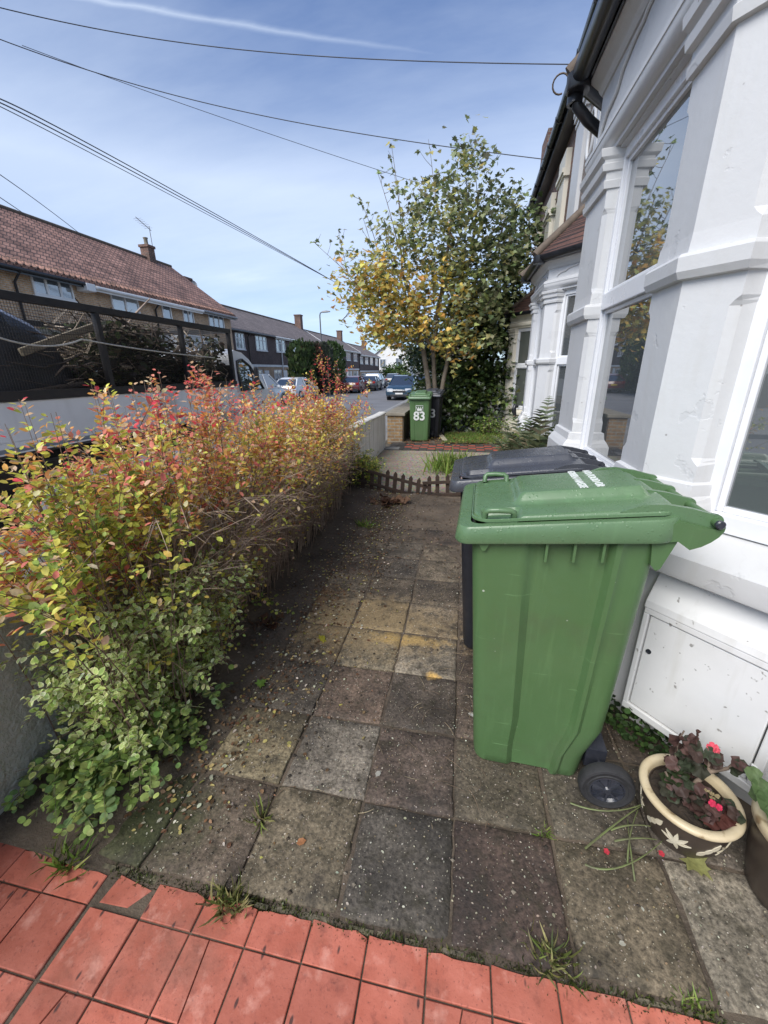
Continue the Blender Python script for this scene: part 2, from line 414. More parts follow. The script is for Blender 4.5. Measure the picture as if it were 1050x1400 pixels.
def tile_mat():
    m, t, b = _nt('painted_red_tile'); g = geoco(t)
    a = t.nodes.new('ShaderNodeAttribute'); a.attribute_name = 'tint'
    n1 = noise(t, g, 9, 6); n2 = noise(t, g, 55, 4, .6); n3 = noise(t, g, 26, 4, .6)
    cc = mixc(t, ramp(t, n1, [(.3, 0.0), (.7, 1.0)]), (.36, .090, .053), (.50, .158, .106))
    cc = mixc(t, 1.0, cc, a.outputs['Color'], 'MULTIPLY')
    cc = mixc(t, ramp(t, n3, [(.56, 0.0), (.74, .7)]), cc, (.20, .05, .035))
    n4 = noise(t, g, 3.2, 6, .65)
    cc = mixc(t, ramp(t, n4, [(.50, 0.0), (.70, .70)]), cc, (.17, .075, .05))
    n7 = noise(t, g, 120, 3, .6)
    cc = mixc(t, ramp(t, n7, [(.60, 0.0), (.70, .6)]), cc, (.14, .04, .03))
    cc = mixc(t, ramp(t, noise(t, g, 14, 5, .6), [(.56, 0.0), (.72, .45)]), cc, (.70, .36, .28))
    mp = N(t, 'ShaderNodeMapping'); mp.inputs['Scale'].default_value = (42, 17, 30); mp.inputs['Rotation'].default_value = (0, 0, .5); t.links.new(g, mp.inputs['Vector'])
    v = N(t, 'ShaderNodeTexVoronoi', Scale=1.0); t.links.new(mp.outputs[0], v.inputs['Vector'])
    sepc = t.nodes.new('ShaderNodeSeparateColor'); t.links.new(v.outputs['Color'], sepc.inputs[0])
    pick = math_(t, 'MULTIPLY', ramp(t, v.outputs['Distance'], [(.14, 1.0), (.24, 0.0)]), ramp(t, sepc.outputs[1], [(.76, 0.0), (.80, 1.0)]))
    cc = mixc(t, math_(t, 'MULTIPLY', pick, .85), cc, (.035, .02, .018))
    b.inputs['Roughness'].default_value = .62; t.links.new(cc, b.inputs['Base Color'])
    bump(t, b, math_(t, 'ADD', n2, n1), .35, .004); return m
M['red_tile'] = tile_mat()

# ------------------------------------------------------------------ terrain, road, pavements
struct('ground', MB().box(-400, 400, -60, 900, -1.2, -.42), M['earth'])
struct('road', MB().box(-11.7, -3.75, -40, 420, -.42, ROAD_Z), M['asphalt'])
struct('pavement', MB().box(-3.6, -1.86, -40, 420, -.42, PAVE_Z), M['pavement'])
struct('far_pavement', MB().box(-13.8, -11.85, -40, 420, -.42, PAVE_Z), M['pavement'])
struct('kerb', MB().box(-3.75, -3.6, -40, 420, -.42, PAVE_Z+.004).box(-11.85, -11.7, -40, 420, -.42, PAVE_Z+.004), M['kerb'])
struct('forecourt', MB().box(-22, -13.8, -30, 120, -.42, -.3), M['pavement'])
struct('subsoil', MB().box(-1.86, 6, -6, 60, -.42, -.06), M['earth'])

# garden soil sheet with an uneven surface
def soil_z(x, y):
    k = .007+.010*mnoise.noise(Vector((x*4, y*4, 0)))+.006*mnoise.noise(Vector((x*15, y*15, 3)))
    edge = ss(-.90, -1.16, x+.16*mnoise.noise(Vector((x*3, y*3, 7))))*ss(1.1, 1.5, y)*.026 + ss(-1.0, -1.5, x)*.05
    far = ss(3.6, 4.4, y)*.014
    return -.016+k+edge+far
smb = MB(); smb.grid(lambda a, b: (lerp(-1.66, 1.75, a), lerp(.66, 5.3, b), soil_z(lerp(-1.66, 1.75, a), lerp(.66, 5.3, b))), 110, 150)
struct('garden_soil', smb, M['soil'], smooth=60, fixn=False)
smb = MB(); smb.grid(lambda a, b: (lerp(-1.66, 1.75, a), lerp(5.3, 8.35, b), -.004+.012*mnoise.noise(Vector((a*12, b*10, 0)))), 60, 60)
struct('gravel_bed', smb, M['gravel'], smooth=60, fixn=False)
struct('porch_base', MB().box(-1.86, 1.6, -6, .66, -.42, -.007), M['soil'])

# concrete slabs, each slightly tilted
tones = [(.085,.072,.058), (.105,.092,.075), (.125,.115,.098), (.075,.062,.052), (.10,.082,.068), (.14,.125,.10), (.09,.083,.074)]
special = {(-3,1):(.19,.172,.118), (-2,1):(.155,.15,.138), (-2,0):(.125,.113,.086), (-3,0):(.10,.085,.072), (-1,0):(.082,.08,.076), (0,0):(.07,.052,.048), (1,0):(.095,.085,.065), (2,0):(.155,.15,.13), (-1,1):(.085,.07,.064), (-2,2):(.16,.125,.105), (-3,2):(.115,.105,.092), (-1,2):(.072,.064,.058), (-2,3):(.19,.175,.135), (-1,3):(.20,.19,.165), (-3,3):(.088,.072,.055), (-1,4):(.17,.15,.12), (-2,4):(.165,.135,.085), (-4,0):(.055,.056,.036), (0,1):(.085,.078,.062), (1,1):(.085,.08,.066), (0,3):(.062,.05,.042), (0,2):(.07,.058,.05)}
smb = MB(); SX, SY, S0 = .352, .362, .70
for r_ in range(0, 11):
    for c_ in range(-4, 5):
        x0, x1 = .05+SX*c_, .05+SX*(c_+1); y0, y1 = S0+SY*r_, S0+SY*(r_+1)
        if c_ == -4 and r_ > 2: continue
        if c_ == -3 and r_ > 8: continue
        if x1 > 1.15: continue
        g_ = .005; jx, jy = rng.uniform(-.004, .004), rng.uniform(-.004, .004)
        x0 += g_+jx; x1 += -g_+jx; y0 += g_+jy; y1 += -g_+jy
        tone = special.get((c_, r_)) or rng.choice(tones); k = rng.uniform(.82, 1.15); tone = tuple((q*.92+g_b*.08)*k for q, g_b in zip(tone, (.108, .090, .070)))
        tx, ty, tz = rng.uniform(-.010, .010), rng.uniform(-.010, .010), rng.uniform(-.003, .003)-(.006 if r_ > 6 else 0)
        if c_ == -4: ty -= .02
        n_ = 8; bv = .006
        xs = [x0, x0+bv]+[lerp(x0+bv, x1-bv, i/n_) for i in range(1, n_)]+[x1-bv, x1]
        ys = [y0, y0+bv]+[lerp(y0+bv, y1-bv, i/n_) for i in range(1, n_)]+[y1-bv, y1]
        nx, ny = len(xs), len(ys); vs = []; xm, ym = (x0+x1)/2, (y0+y1)/2
        for j, yy in enumerate(ys):
            for i, xx in enumerate(xs):
                ed = i in (0, nx-1) or j in (0, ny-1)
                wob = .006*mnoise.noise(Vector((xx*22, yy*22, 1))) if ed else 0
                z = tz+(xx-xm)*tx+(yy-ym)*ty + .0022*mnoise.noise(Vector((xx*18, yy*18, 5))) - (.006 if ed else 0)
                vs.append((xx+(wob if i in (0, nx-1) else 0), yy+(wob if j in (0, ny-1) else 0), z))
        fs = [(j*nx+i, j*nx+i+1, (j+1)*nx+i+1, (j+1)*nx+i) for j in range(ny-1) for i in range(nx-1)]
        per = [i for i in range(nx)]+[j*nx+nx-1 for j in range(1, ny)]+[(ny-1)*nx+i for i in range(nx-2, -1, -1)]+[j*nx for j in range(ny-2, 0, -1)]
        b0 = len(vs); vs += [(vs[i][0], vs[i][1], -.05) for i in per]
        fs += [(per[k], b0+k, b0+(k+1) % len(per), per[(k+1) % len(per)]) for k in range(len(per))]
        smb.add(vs, fs, 0, tone)
x = -1.30
while x < 1.1:                                            # crumbled mortar strip along the front edge of the slabs
    L = rng.uniform(.03, .11)
    if rng.random() < .72:
        y0, y1 = .672+rng.uniform(-.004, .006), .697+rng.uniform(-.004, .003); z = rng.uniform(-.010, -.003); q = .004
        top = [(x+q, y0+q, z), (x+L-q, y0+q+rng.uniform(-.004, .004), z), (x+L-q, y1-q, z), (x+q, y1-q, z)]; bot = [(x, y0, -.05), (x+L, y0, -.05), (x+L, y1, -.05), (x, y1, -.05)]
        smb.loft([bot, top], 0, False, True, rng.choice([(.13, .125, .095), (.10, .10, .07), (.16, .15, .12)]))
    x += L+.004
struct('garden_path', smb, M['slab'], smooth=50)

# red painted quarry tiles by the porch, some broken
smb = MB(); TX, TY = .178, .169
def tile(poly, z=0.0, k=1.0):
    p = [Vector((a, b)) for a, b in poly]; c_ = sum(p, Vector((0, 0)))/len(p)
    inn = [q+(c_-q).normalized()*.003 for q in p]
    t_ = (rng.uniform(-.006, .006), rng.uniform(-.006, .006)); kk = k*rng.uniform(.80, 1.12)
    zf = lambda q, d: z+d+(q.x-c_.x)*t_[0]+(q.y-c_.y)*t_[1]
    smb.loft([[(q.x, q.y, -.05) for q in p], [(q.x, q.y, zf(q, -.0025)) for q in p], [(q.x, q.y, zf(q, 0)) for q in inn]], 0, False, True, (kk, kk, kk))
for r_ in range(-4, 2):
    for c_ in range(-6, 9):
        x0, x1 = -.728+TX*c_, -.728+TX*(c_+1); y0, y1 = .583+TY*(r_-1), .583+TY*r_
        g_ = .0025
        if c_ <= -3: x0 -= .012; x1 -= .012
        if r_ == 1:
            yt = y1-.075+rng.uniform(-.004, .004)
            if c_ < -2: yt = .665+.018*(-c_-3)*.5
            if c_ == -2:                                     # broken piece and a sliver
                tile([(x0+g_+.015, y0+g_+.012), (x1-.06, y0+g_+.016), (x1-.015, yt-.02), (x0+.03, yt)], -.004)
                tile([(x1-.035, y0+.005), (x1-g_, y0+g_+.01), (x1-.004, yt-.012)], -.010); continue
            n_ = 5; top = [(lerp(x1-g_, x0+g_, i/n_), yt+rng.uniform(-.003, .003)-(.010 if i in (0, n_) and rng.random() < .2 else 0)) for i in range(n_+1)]
            tile([(x0+g_, y0+g_), (x1-g_, y0+g_)]+top, rng.uniform(-.003, .002))
        elif rng.random() < .16:
            q = rng.uniform(.3, .7)                          # cracked through
            xa, xb = lerp(x0, x1, q), lerp(x0, x1, q+rng.uniform(-.25, .25))
            tile([(x0+g_, y0+g_), (xa-.001, y0+g_), (xb-.001, y1-g_), (x0+g_, y1-g_)], 0); tile([(xa+.001, y0+g_), (x1-g_, y0+g_), (x1-g_, y1-g_), (xb+.001, y1-g_)], -.0015)
        else: tile([(x0+g_, y0+g_), (x1-g_, y0+g_), (x1-g_, y1-g_), (x0+g_, y1-g_)], rng.uniform(-.002, .003)+(.007 if c_ <= -4 and r_ == 0 else 0))
struct('tiled_path', smb, M['red_tile'], smooth=30)

# neighbour's chequered path, lawn and doorway strip
M['check_red'] = mat('red_quarry_tile', (.36, .085, .05), (.24, .06, .04), .7, 5, .2, 40)
M['check_dark'] = mat('dark_quarry_tile', (.07, .062, .055), (.045, .042, .038), .7, 5, .2, 40)
smb = MB(); a_ = .15
for i in range(-9, 17):
    for j in range(0, 6):
        x0, y0 = -.02+i*a_*1.15, 8.36+j*a_*1.02
        smb.box(x0+.004, x0+a_*1.15-.004, y0+.004, y0+a_*1.02-.004, -.03, .004+rng.uniform(-.002, .002), 0 if (i+j) % 2 and i > -8 and 0 < j < 5 else 1)
struct('chequered_path', smb, [M['check_red'], M['check_dark']])
M['turf'] = mat('turf', (.07, .11, .022), (.045, .075, .018), .95, 8, .5, 90, .01)
smb = MB(); smb.grid(lambda a, b: (lerp(-.45, 2.3, a), lerp(9.3, 10.9, b)+.12*math.sin(a*3.1), .01+.02*mnoise.noise(Vector((a*9, b*7, 0)))), 40, 30)
struct('lawn', smb, M['turf'], smooth=60, fixn=False)
smb = MB(); smb.grid(lambda a, b: (lerp(-1.66, 2.4, a), lerp(9.28, 16, b), -.015+.02*mnoise.noise(Vector((a*9, b*9, 0)))), 40, 40)
struct('soil_bed', smb, M['soil'], smooth=60, fixn=False)

# ------------------------------------------------------------------ wheelie bins
def plastic(name, c, c2, rough=.42):
    m, t, b = _nt(name); co = objco(t)
    n1 = noise(t, co, 2.2, 5); n2 = noise(t, co, 160, 3); n3 = noise(t, co, 24, 4)
    cc = mixc(t, ramp(t, n1, [(.3, 0.0), (.7, 1.0)]), c, c2)
    mp = N(t, 'ShaderNodeMapping'); mp.inputs['Scale'].default_value = (34, 34, 3); t.links.new(co, mp.inputs['Vector'])
    st = noise(t, mp.outputs[0], 1, 4)
    cc = mixc(t, math_(t, 'MULTIPLY', ramp(t, st, [(.55, 0.0), (.8, 1.0)]), .22), cc, tuple(min(1, q*1.9+.02) for q in c))
    v = N(t, 'ShaderNodeTexVoronoi', Scale=17); t.links.new(co, v.inputs['Vector'])
    sc = t.nodes.new('ShaderNodeSeparateColor'); t.links.new(v.outputs['Color'], sc.inputs[0])
    fl = math_(t, 'MULTIPLY', ramp(t, v.outputs['Distance'], [(.05, 1.0), (.085, 0.0)]), ramp(t, sc.outputs[0], [(.8, 0.0), (.83, 1.0)]))
    cc = mixc(t, math_(t, 'MULTIPLY', fl, .6), cc, (.55, .58, .5))
    mp2 = N(t, 'ShaderNodeMapping'); mp2.inputs['Scale'].default_value = (5, 5, 60); mp2.inputs['Rotation'].default_value = (.5, .35, .2); t.links.new(co, mp2.inputs['Vector'])
    scf = noise(t, mp2.outputs[0], 1, 3, .5)
    cc = mixc(t, math_(t, 'MULTIPLY', ramp(t, scf, [(.70, 0.0), (.76, 1.0)]), .30), cc, tuple(min(1, q*2.6+.05) for q in c))
    gr = noise(t, co, 3.6, 7, .68)
    cc = mixc(t, math_(t, 'MULTIPLY', ramp(t, gr, [(.52, 0.0), (.75, 1.0)]), .30), cc, (.075, .07, .05))
    t.links.new(cc, b.inputs['Base Color'])
    t.links.new(ramp(t, n3, [(.3, rough-.08), (.7, rough+.10)]), b.inputs['Roughness'])
    b.inputs['Specular IOR Level'].default_value = .45
    bump(t, b, math_(t, 'ADD', n2, math_(t, 'MULTIPLY', n3, .8)), .10, .002)
    return m
def wet_plastic(name, c, c2):
    m = plastic(name, c, c2, .30); t = m.node_tree; b = t.nodes['Principled BSDF']; co = objco(t)
    v = N(t, 'ShaderNodeTexVoronoi', Scale=85); v.inputs['Randomness'].default_value = 1; t.links.new(co, v.inputs['Vector'])
    sc = t.nodes.new('ShaderNodeSeparateColor'); t.links.new(v.outputs['Color'], sc.inputs[0])
    n_ = noise(t, co, 9, 3)
    dr = math_(t, 'MULTIPLY', ramp(t, v.outputs['Distance'], [(.22, 1.0), (.36, 0.0)]), ramp(t, math_(t, 'ADD', math_(t, 'MULTIPLY', sc.outputs[0], .6), math_(t, 'MULTIPLY', n_, .6)), [(.70, 0.0), (.76, 1.0)]))
    bump(t, b, dr, .35, .002)
    src = b.inputs['Roughness'].links[0].from_socket
    t.links.new(math_(t, 'SUBTRACT', src, math_(t, 'MULTIPLY', dr, .25)), b.inputs['Roughness'])
    return m
M['bin_green'] = plastic('green_plastic', (.066, .132, .048), (.080, .148, .060))
M['lid_green'] = wet_plastic('wet_green_plastic', (.080, .155, .068), (.105, .18, .092))
M['bin_black'] = plastic('black_plastic', (.012, .013, .017), (.018, .019, .024), .45)
M['lid_black'] = wet_plastic('wet_sheen_black_plastic', (.040, .043, .052), (.062, .066, .078))  # base colour lightened: the lid's light-grey sheen is painted in
M['rubber'] = mat('rubber', (.016, .016, .018), (.026, .026, .027), .75, 30, .25, 120)
M['hub_plastic'] = mat('hub_plastic', (.022, .025, .034), (.036, .038, .048), .22, 30, .1, 90)
M['white_print'] = mat('white_print', (.72, .74, .72), (.55, .58, .55), .6, 30)

def zb(u): return 1.042+.065*(u/.69)                     # underside of the sloping rim
def rt_(u): return zb(u)+.056+.020*(u/.69)               # its top

def side_loop(u0, u1, w0, w1, r, zf, amp, nc=6, ns=30):
    pts = []
    def flute(s):                                        # long sides: stepped panel
        return amp*(ss(.285, .315, s)*(1-ss(.80, .84, s))) - amp*.5*(ss(.79, .82, s)*(1-ss(.86, .90, s)))
    def front(s): return amp*.45*(ss(.16, .2, s)*(1-ss(.80, .84, s)))
    def seg(a, b, n, fn, nx, ny):
        for i in range(n):
            s = i/n; d = fn(s); pts.append((lerp(a[0], b[0], s)+nx*d, lerp(a[1], b[1], s)+ny*d))
    def corner(cx, cy, a0):
        for i in range(nc):
            a = a0+PI/2*i/nc; pts.append((cx+r*math.cos(a), cy+r*math.sin(a)))
    seg((u0+r, w0), (u1-r, w0), ns, flute, 0, 1); corner(u1-r, w0+r, -PI/2)
    seg((u1, w0+r), (u1, w1-r), ns, lambda s: 0, -1, 0); corner(u1-r, w1-r, 0)
    seg((u1-r, w1), (u0+r, w1), ns, lambda s: flute(1-s), 0, -1); corner(u0+r, w1-r, PI/2)
    seg((u0, w1-r), (u0, w0+r), ns, front, 1, 0); corner(u0+r, w0+r, PI)
    return [(p[0], p[1], zf(p[0])) for p in pts]
def rr_loop(u0, u1, w0, w1, rf, rb, zf, nc=8):
    pts = []
    for (cx, cy, r, a0) in ((u1-rb, w0+rb, rb, -PI/2), (u1-rb, w1-rb, rb, 0), (u0+rf, w1-rf, rf, PI/2), (u0+rf, w0+rf, rf, PI)):
        for i in range(nc+1):
            a = a0+PI/2*i/nc; pts.append((cx+r*math.cos(a), cy+r*math.sin(a)))
    return [(p[0], p[1], zf(p[0])) for p in pts]

def text_mesh(s, size, bold=.0, ext=.0012):
    cu = bpy.data.curves.new('lettering', 'FONT'); cu.body = s; cu.size = size; cu.offset = bold; cu.extrude = ext; cu.align_x = 'CENTER'
    o = bpy.data.objects.new('lettering', cu); scene.collection.objects.link(o)
    dg = bpy.context.evaluated_depsgraph_get(); me = bpy.data.meshes.new_from_object(o.evaluated_get(dg))
    bpy.data.objects.remove(o); return me
def put_text(s, size, parent, M4, m, bold=0.0, name='lettering'):
    me = text_mesh(s, size, bold, .004 if size > .1 else .0012); me.materials.clear(); me.materials.append(m)
    o = bpy.data.objects.new(name, me); col.objects.link(o); o.parent = parent; o.matrix_local = M4; return o

def lid_h(u, w):
    pl = ss(.19, .225, u)*ss(.135, .175, w)*(1-ss(.405, .445, w))*(1-ss(.59, .63, u))
    h = .022+.036*pl+.007*(1-((w-.29)/.27)**2)
    for w0 in (.062, .518):                              # hand scoops in front of the grips
        h -= .020*ss(.080, .10, u)*(1-ss(.195, .22, u))*(1-ss(.040, .052, abs(w-w0)))
    return h
def make_bin(name, label, cat, mb_, ml_, loc, rz, group, scale=1.0, lettering=True, number=None, emblem=True, grips=True):
    root = thing(name, label, cat, loc, rz, group); root.scale = (scale, scale, scale)
    b = MB(); loops = []
    for z_ in (0, .012, .05, .12, .25, .4, .55, .7, .85, 1.0):
        k = z_
        ins = .012 if z_ == 0 else (.003 if z_ == .012 else 0)
        u0, u1 = lerp(.128, .058, k)+ins, lerp(.600, .632, min(1, k*1.1))-ins
        if z_ < .2: u1 -= .045*(1-ss(.1, .2, z_))
        w0, w1 = lerp(.062, .033, k)+ins, lerp(.518, .547, k)-ins
        loops.append(side_loop(u0, u1, w0, w1, lerp(.050, .042, k), (lambda u, z_=z_: z_*(zb(u)+.01) if z_ > .5 else z_*(1.045+.01)), .020 if z_ > .03 else .015))
    b.loft(loops, 0, True, False)
    # inner liner so the body is a real shell
    for u_ in (.13, .30, .385, .47):                     # short ribs under the rim
        if u_ == .13: continue
        for w_ in (.029, .551): b.box(u_-.004, u_+.004, w_-.012, w_+.012, zb(u_)-.075, zb(u_)+.004)
    for w_, d_ in ((.032, -1), (.548, 1)):               # corner gussets
        b.xprism([(.075, zb(.08)+.003), (.125, zb(.12)+.003), (.105, zb(.1)-.035), (.095, zb(.1)-.035)], w_-.012, w_+.012, 1)
        b.xprism([(.60, zb(.6)+.004), (.672, zb(.67)+.004), (.640, zb(.64)-.10), (.628, zb(.63)-.105), (.612, zb(.6)-.085)], w_-.006, w_+.018 if d_ < 0 else w_+.006, 1)
    b.build('body', mb_, root, smooth=32)
    # rim collar
    b = MB()
    L_ = [rr_loop(.05, .64, .03, .55, .05, .05, lambda u: zb(u)), rr_loop(.006, .684, .003, .577, .045, .085, lambda u: zb(u)-.002), rr_loop(0, .69, 0, .58, .05, .09, lambda u: zb(u)+.006),
          rr_loop(.006, .688, .003, .577, .05, .09, lambda u: rt_(u)-.007), rr_loop(.012, .682, .008, .572, .048, .085, lambda u: rt_(u)), rr_loop(.05, .645, .035, .545, .04, .06, lambda u: rt_(u)+.001), rr_loop(.056, .64, .04, .54, .04, .06, lambda u: zb(u)+.03)]
    b.loft(L_, 0, False, False)
    b.build('rim', ml_ if scale < 1 else ml_, root, smooth=40)
    # lid
    b = MB(); NU, NW = 66, 60; u0, u1, w0, w1, rr = .055, .662, .032, .548, .075
    zl = rt_
    def urange(w):
        d = min(w-w0, w1-w)
        if d >= rr: return u0, u1
        k = rr-math.sqrt(max(0, rr*rr-(rr-d)**2)); return u0+k, u1-k*.6
    vs = []; 
    for j in range(NW+1):
        w_ = w0+(w1-w0)*(.5-.5*math.cos(PI*j/NW))*.35+(w1-w0)*(j/NW)*.65
        a, c_ = urange(w_)
        for i in range(NU+1):
            s = (.5-.5*math.cos(PI*i/NU))*.4+(i/NU)*.6
            u_ = a+(c_-a)*s
            d = min(u_-a, c_-u_, w_-w0, w1-w_); rd = math.sqrt(max(0, 1-(1-min(1, d/.016))**2))
            vs.append((u_, w_, zl(u_)+lid_h(u_, w_)*(.45+.55*rd)))
    fs = [(j*(NU+1)+i, j*(NU+1)+i+1, (j+1)*(NU+1)+i+1, (j+1)*(NU+1)+i) for j in range(NW) for i in range(NU)]
    per = [i for i in range(NU+1)]+[j*(NU+1)+NU for j in range(1, NW+1)]+[NW*(NU+1)+i for i in range(NU-1, -1, -1)]+[j*(NU+1) for j in range(NW-1, 0, -1)]
    o0 = len(vs); q = len(per)
    for dz, sc_ in ((-.0, 1.0), (-.002, 1.010), (-.010, 1.012), (-.010, .96)):
        for k in per:
            p = vs[k]; uc, wc = .353, .29; base = zl(p[0])+.016
            vs.append((uc+(p[0]-uc)*sc_, wc+(p[1]-wc)*sc_, base+dz))
    for k in range(q):
        k2 = (k+1) % q; fs.append((per[k], per[k2], o0+k2, o0+k))
        for l_ in range(3): fs.append((o0+l_*q+k, o0+l_*q+k2, o0+(l_+1)*q+k2, o0+(l_+1)*q+k))
    b.add(vs, fs)
    zh = 1.168
    for w_ in (.045, .212, .368, .535):                  # hinge arms
        k = 1 if w_ in (.045, .535) else 0
        top = [(.50, zl(.5)+.020), (.56, zl(.56)+.040), (.62, zl(.62)+.038), (.69, zh+.036), (.745, zh+.023)]
        rnd = [(.757+.022*math.cos(a), zh+.022*math.sin(a)) for a in [R(60-20*i) for i in range(8)]]
        bot = [(.715, zh-.022), (.690, zh-.008), (.60, zl(.6)+.002), (.5, zl(.5)+.005)]
        b.xprism((top+rnd+bot)[::-1], w_-.009, w_+.009, 1)
    for a, c_ in ((.054, .203), (.377, .526)):           # webs between the arms
        b.add([(.60, a, zl(.6)+.026), (.60, c_, zl(.6)+.026), (.690, c_, zh+.008), (.690, a, zh+.008), (.60, a, zl(.6)+.008), (.60, c_, zl(.6)+.008), (.690, c_, zh-.006), (.690, a, zh-.006)],
              [(0,1,2,3), (7,6,5,4), (3,2,6,7), (0,4,5,1)])
    lid = b.build('lid', ml_, root, smooth=32)
    for w_, d_ in (((.040, 1), (.540, -1)) if grips else ()):               # lid grips
        g_ = MB(); zz_ = zl(.14)+.014
        pts = [(.096, w_+d_*.012, zz_-.006), (.098, w_+d_*.004, zz_+.020), (.106, w_, zz_+.027), (.14, w_, zz_+.030), (.178, w_, zz_+.030), (.188, w_+d_*.004, zz_+.024), (.191, w_+d_*.014, zz_-.006)]
        g_.tube(pts, .0105, 8); g_.build('grip', ml_, lid, smooth=60)
    # body ears, hinge rod
    for w_ in (.022, .558):
        b = MB(); pl = [(.60, zb(.6)+.03), (.66, rt_(.66)-.01), (.735, zh-.016), (.762, zh-.018), (.776, zh-.008), (.775, zh-.022), (.766, zh-.040), (.750, zh-.058), (.728, zh-.075), (.70, zh-.088), (.665, zb(.66)+.0), (.60, zb(.6)-.004)]
        b.xprism(pl, w_-.008, w_+.008, 1); b.build('hinge_ear', mb_, root, smooth=30)
    b = MB(); b.tube([(.757, .012, zh), (.757, .568, zh)], .013, 14); rod = b.build('handle_bar', mb_, root, smooth=50)
    for w_ in (.008, .572):
        b = MB(); b.lathe([(0, w_-.006), (.010, w_-.006), (.013, w_-.003), (.013, w_+.006), (.006, w_+.006), (0, w_+.002)], (.757, 0, zh), 20, 1)
        b.build('end_cap', M['hub_plastic'], rod, smooth=40)
    # axle and wheels
    b = MB(); b.tube([(.620, -.03, .098), (.620, .61, .098)], .011, 12); b.box(.565, .640, .08, .50, .07, .16); b.build('axle', M['hub_plastic'], root, smooth=40)
    for w_, d_ in ((-.015, -1), (.595, 1)):
        b = MB(); prof = [(a_*.933, c_) for a_, c_ in [(.062, -.020), (.075, -.023), (.078, -.020), (.088, -.0215), (.092, -.0235), (.1, -.021), (.1045, -.013), (.105, 0), (.1045, .013), (.1, .021), (.092, .0235), (.075, .023), (.062, .02)]]
        b.lathe(prof, (.620, w_, .098), 48, 1)
        wh = b.build('wheel', M['rubber'], root, smooth=40)
        b = MB(); b.lathe([(0, d_*.027), (.012, d_*.027), (.018, d_*.020), (.052, d_*.012), (.058, d_*.022), (.064, d_*.020), (.064, -d_*.015), (0, -d_*.015)], (.620, w_, .098), 40, 1)
        for k in range(8):
            a = 2*PI*k/8; ca, sa = math.cos(a), math.sin(a)
            b.obox((.620+.033*ca, w_+d_*.018, .098+.033*sa), (.021*ca, 0, .021*sa), (0, .005, 0), (-.0035*sa, 0, .0035*ca))
        b.build('hub', M['hub_plastic'], wh, smooth=35)
    if lettering:                                        # white words moulded on the raised panel
        for s, u_ in (('NO FOOD OR', .478), ('GREEN WASTE', .424)):
            z_ = zl(u_)+lid_h(u_, .29)+.0008
            m4 = Matrix(((0, 1, 0, u_-.013), (-1, 0, 0, .292), (0, 0, 1, z_), (0, 0, 0, 1)))
            sl_ = .085/.69
            m4 = Matrix.Translation((u_, .292, z_)) @ Matrix.Rotation(-math.atan(.085/.69), 4, 'Y') @ Matrix.Rotation(-PI/2, 4, 'Z') @ Matrix.Translation((0, -.015, 0))
            put_text(s, .036, lid, m4, M['white_print'], .0006)
    if number:
        zc = .56; tilt = math.atan(.07/1.055)
        base = Matrix(((0, 0, -1, .128-.07*zc-.001), (-1, 0, 0, .29), (0, 1, 0, zc), (0, 0, 0, 1))) @ Matrix.Rotation(tilt, 4, 'X')
        put_text(number, .30, root, base @ Matrix.Translation((0, -.03, 0)), M['white_print'], .007, 'house_number')
        if emblem:
            e = MB()
            def quad(pts): e.loft([[(-.001+.0055-.0, p[0], p[1]) for p in pts], [(-.006, p[0], p[1]) for p in pts]])
            fr = [(-.088, -.085), (.088, -.085), (.088, .085), (-.088, .085)]
            for i in range(4):
                a, c_ = Vector(fr[i]), Vector(fr[(i+1) % 4]); d = (c_-a).normalized(); n_ = Vector((-d.y, d.x))*.004
                quad([a-n_-d*.004, c_-n_+d*.004, c_+n_+d*.004, a+n_-d*.004])
            quad([(-.058, -.042), (.058, -.042), (.058, -.026), (-.058, -.026)])
            quad([(-.060, -.072), (.060, -.072), (.060, -.064), (-.060, -.064)])
            quad([(-.056, -.022), (.056, -.022), (.072, .028), (.040, .004), (.026, .040), (0, .004), (-.026, .040), (-.040, .004), (-.072, .028)])
            for x in (-.072, -.026, .026, .072): quad([(x+.010*math.cos(a), .048-(.010 if abs(x) > .05 else 0)+.010*math.sin(a)) for a in [2*PI*i/10 for i in range(10)]])
            em = e.build('crown_emblem', M['white_print'], root)
            z2 = .80; em.location = (.128-.07*z2-.001, .29, z2); em.rotation_euler = (0, -tilt, 0); em.scale = (1, -1, 1)
    return root
G_NEAR = 'wheelie bins in front of the bay window'
make_bin('wheelie_bin', 'large green wheelie bin nearest the camera, lid lettered NO FOOD OR GREEN WASTE', 'wheelie bin', M['bin_green'], M['lid_green'], (-.005, 1.262, 0), R(-2.5), None)
bb = make_bin('wheelie_bin', 'black wheelie bin tucked directly behind the big green bin', 'wheelie bin', M['bin_black'], M['lid_black'], (-.05, 1.985, .005), R(-1.0), None, lettering=False, grips=False); bb.scale = (1, 1, .962)
p83 = gp(572, 603)
make_bin('wheelie_bin', 'distant green wheelie bin marked 83 under a white crown emblem', 'wheelie bin', M['bin_green'], M['lid_green'], (p83.x+.285, p83.y-.11, .005), R(90), None, .93, False, '83')
make_bin('wheelie_bin', 'black wheelie bin half hidden behind the bin marked 83', 'wheelie bin', M['bin_black'], M['lid_black'], (p83.x+.49, p83.y+.38, .005), R(86), None, .95, False, '83', False)

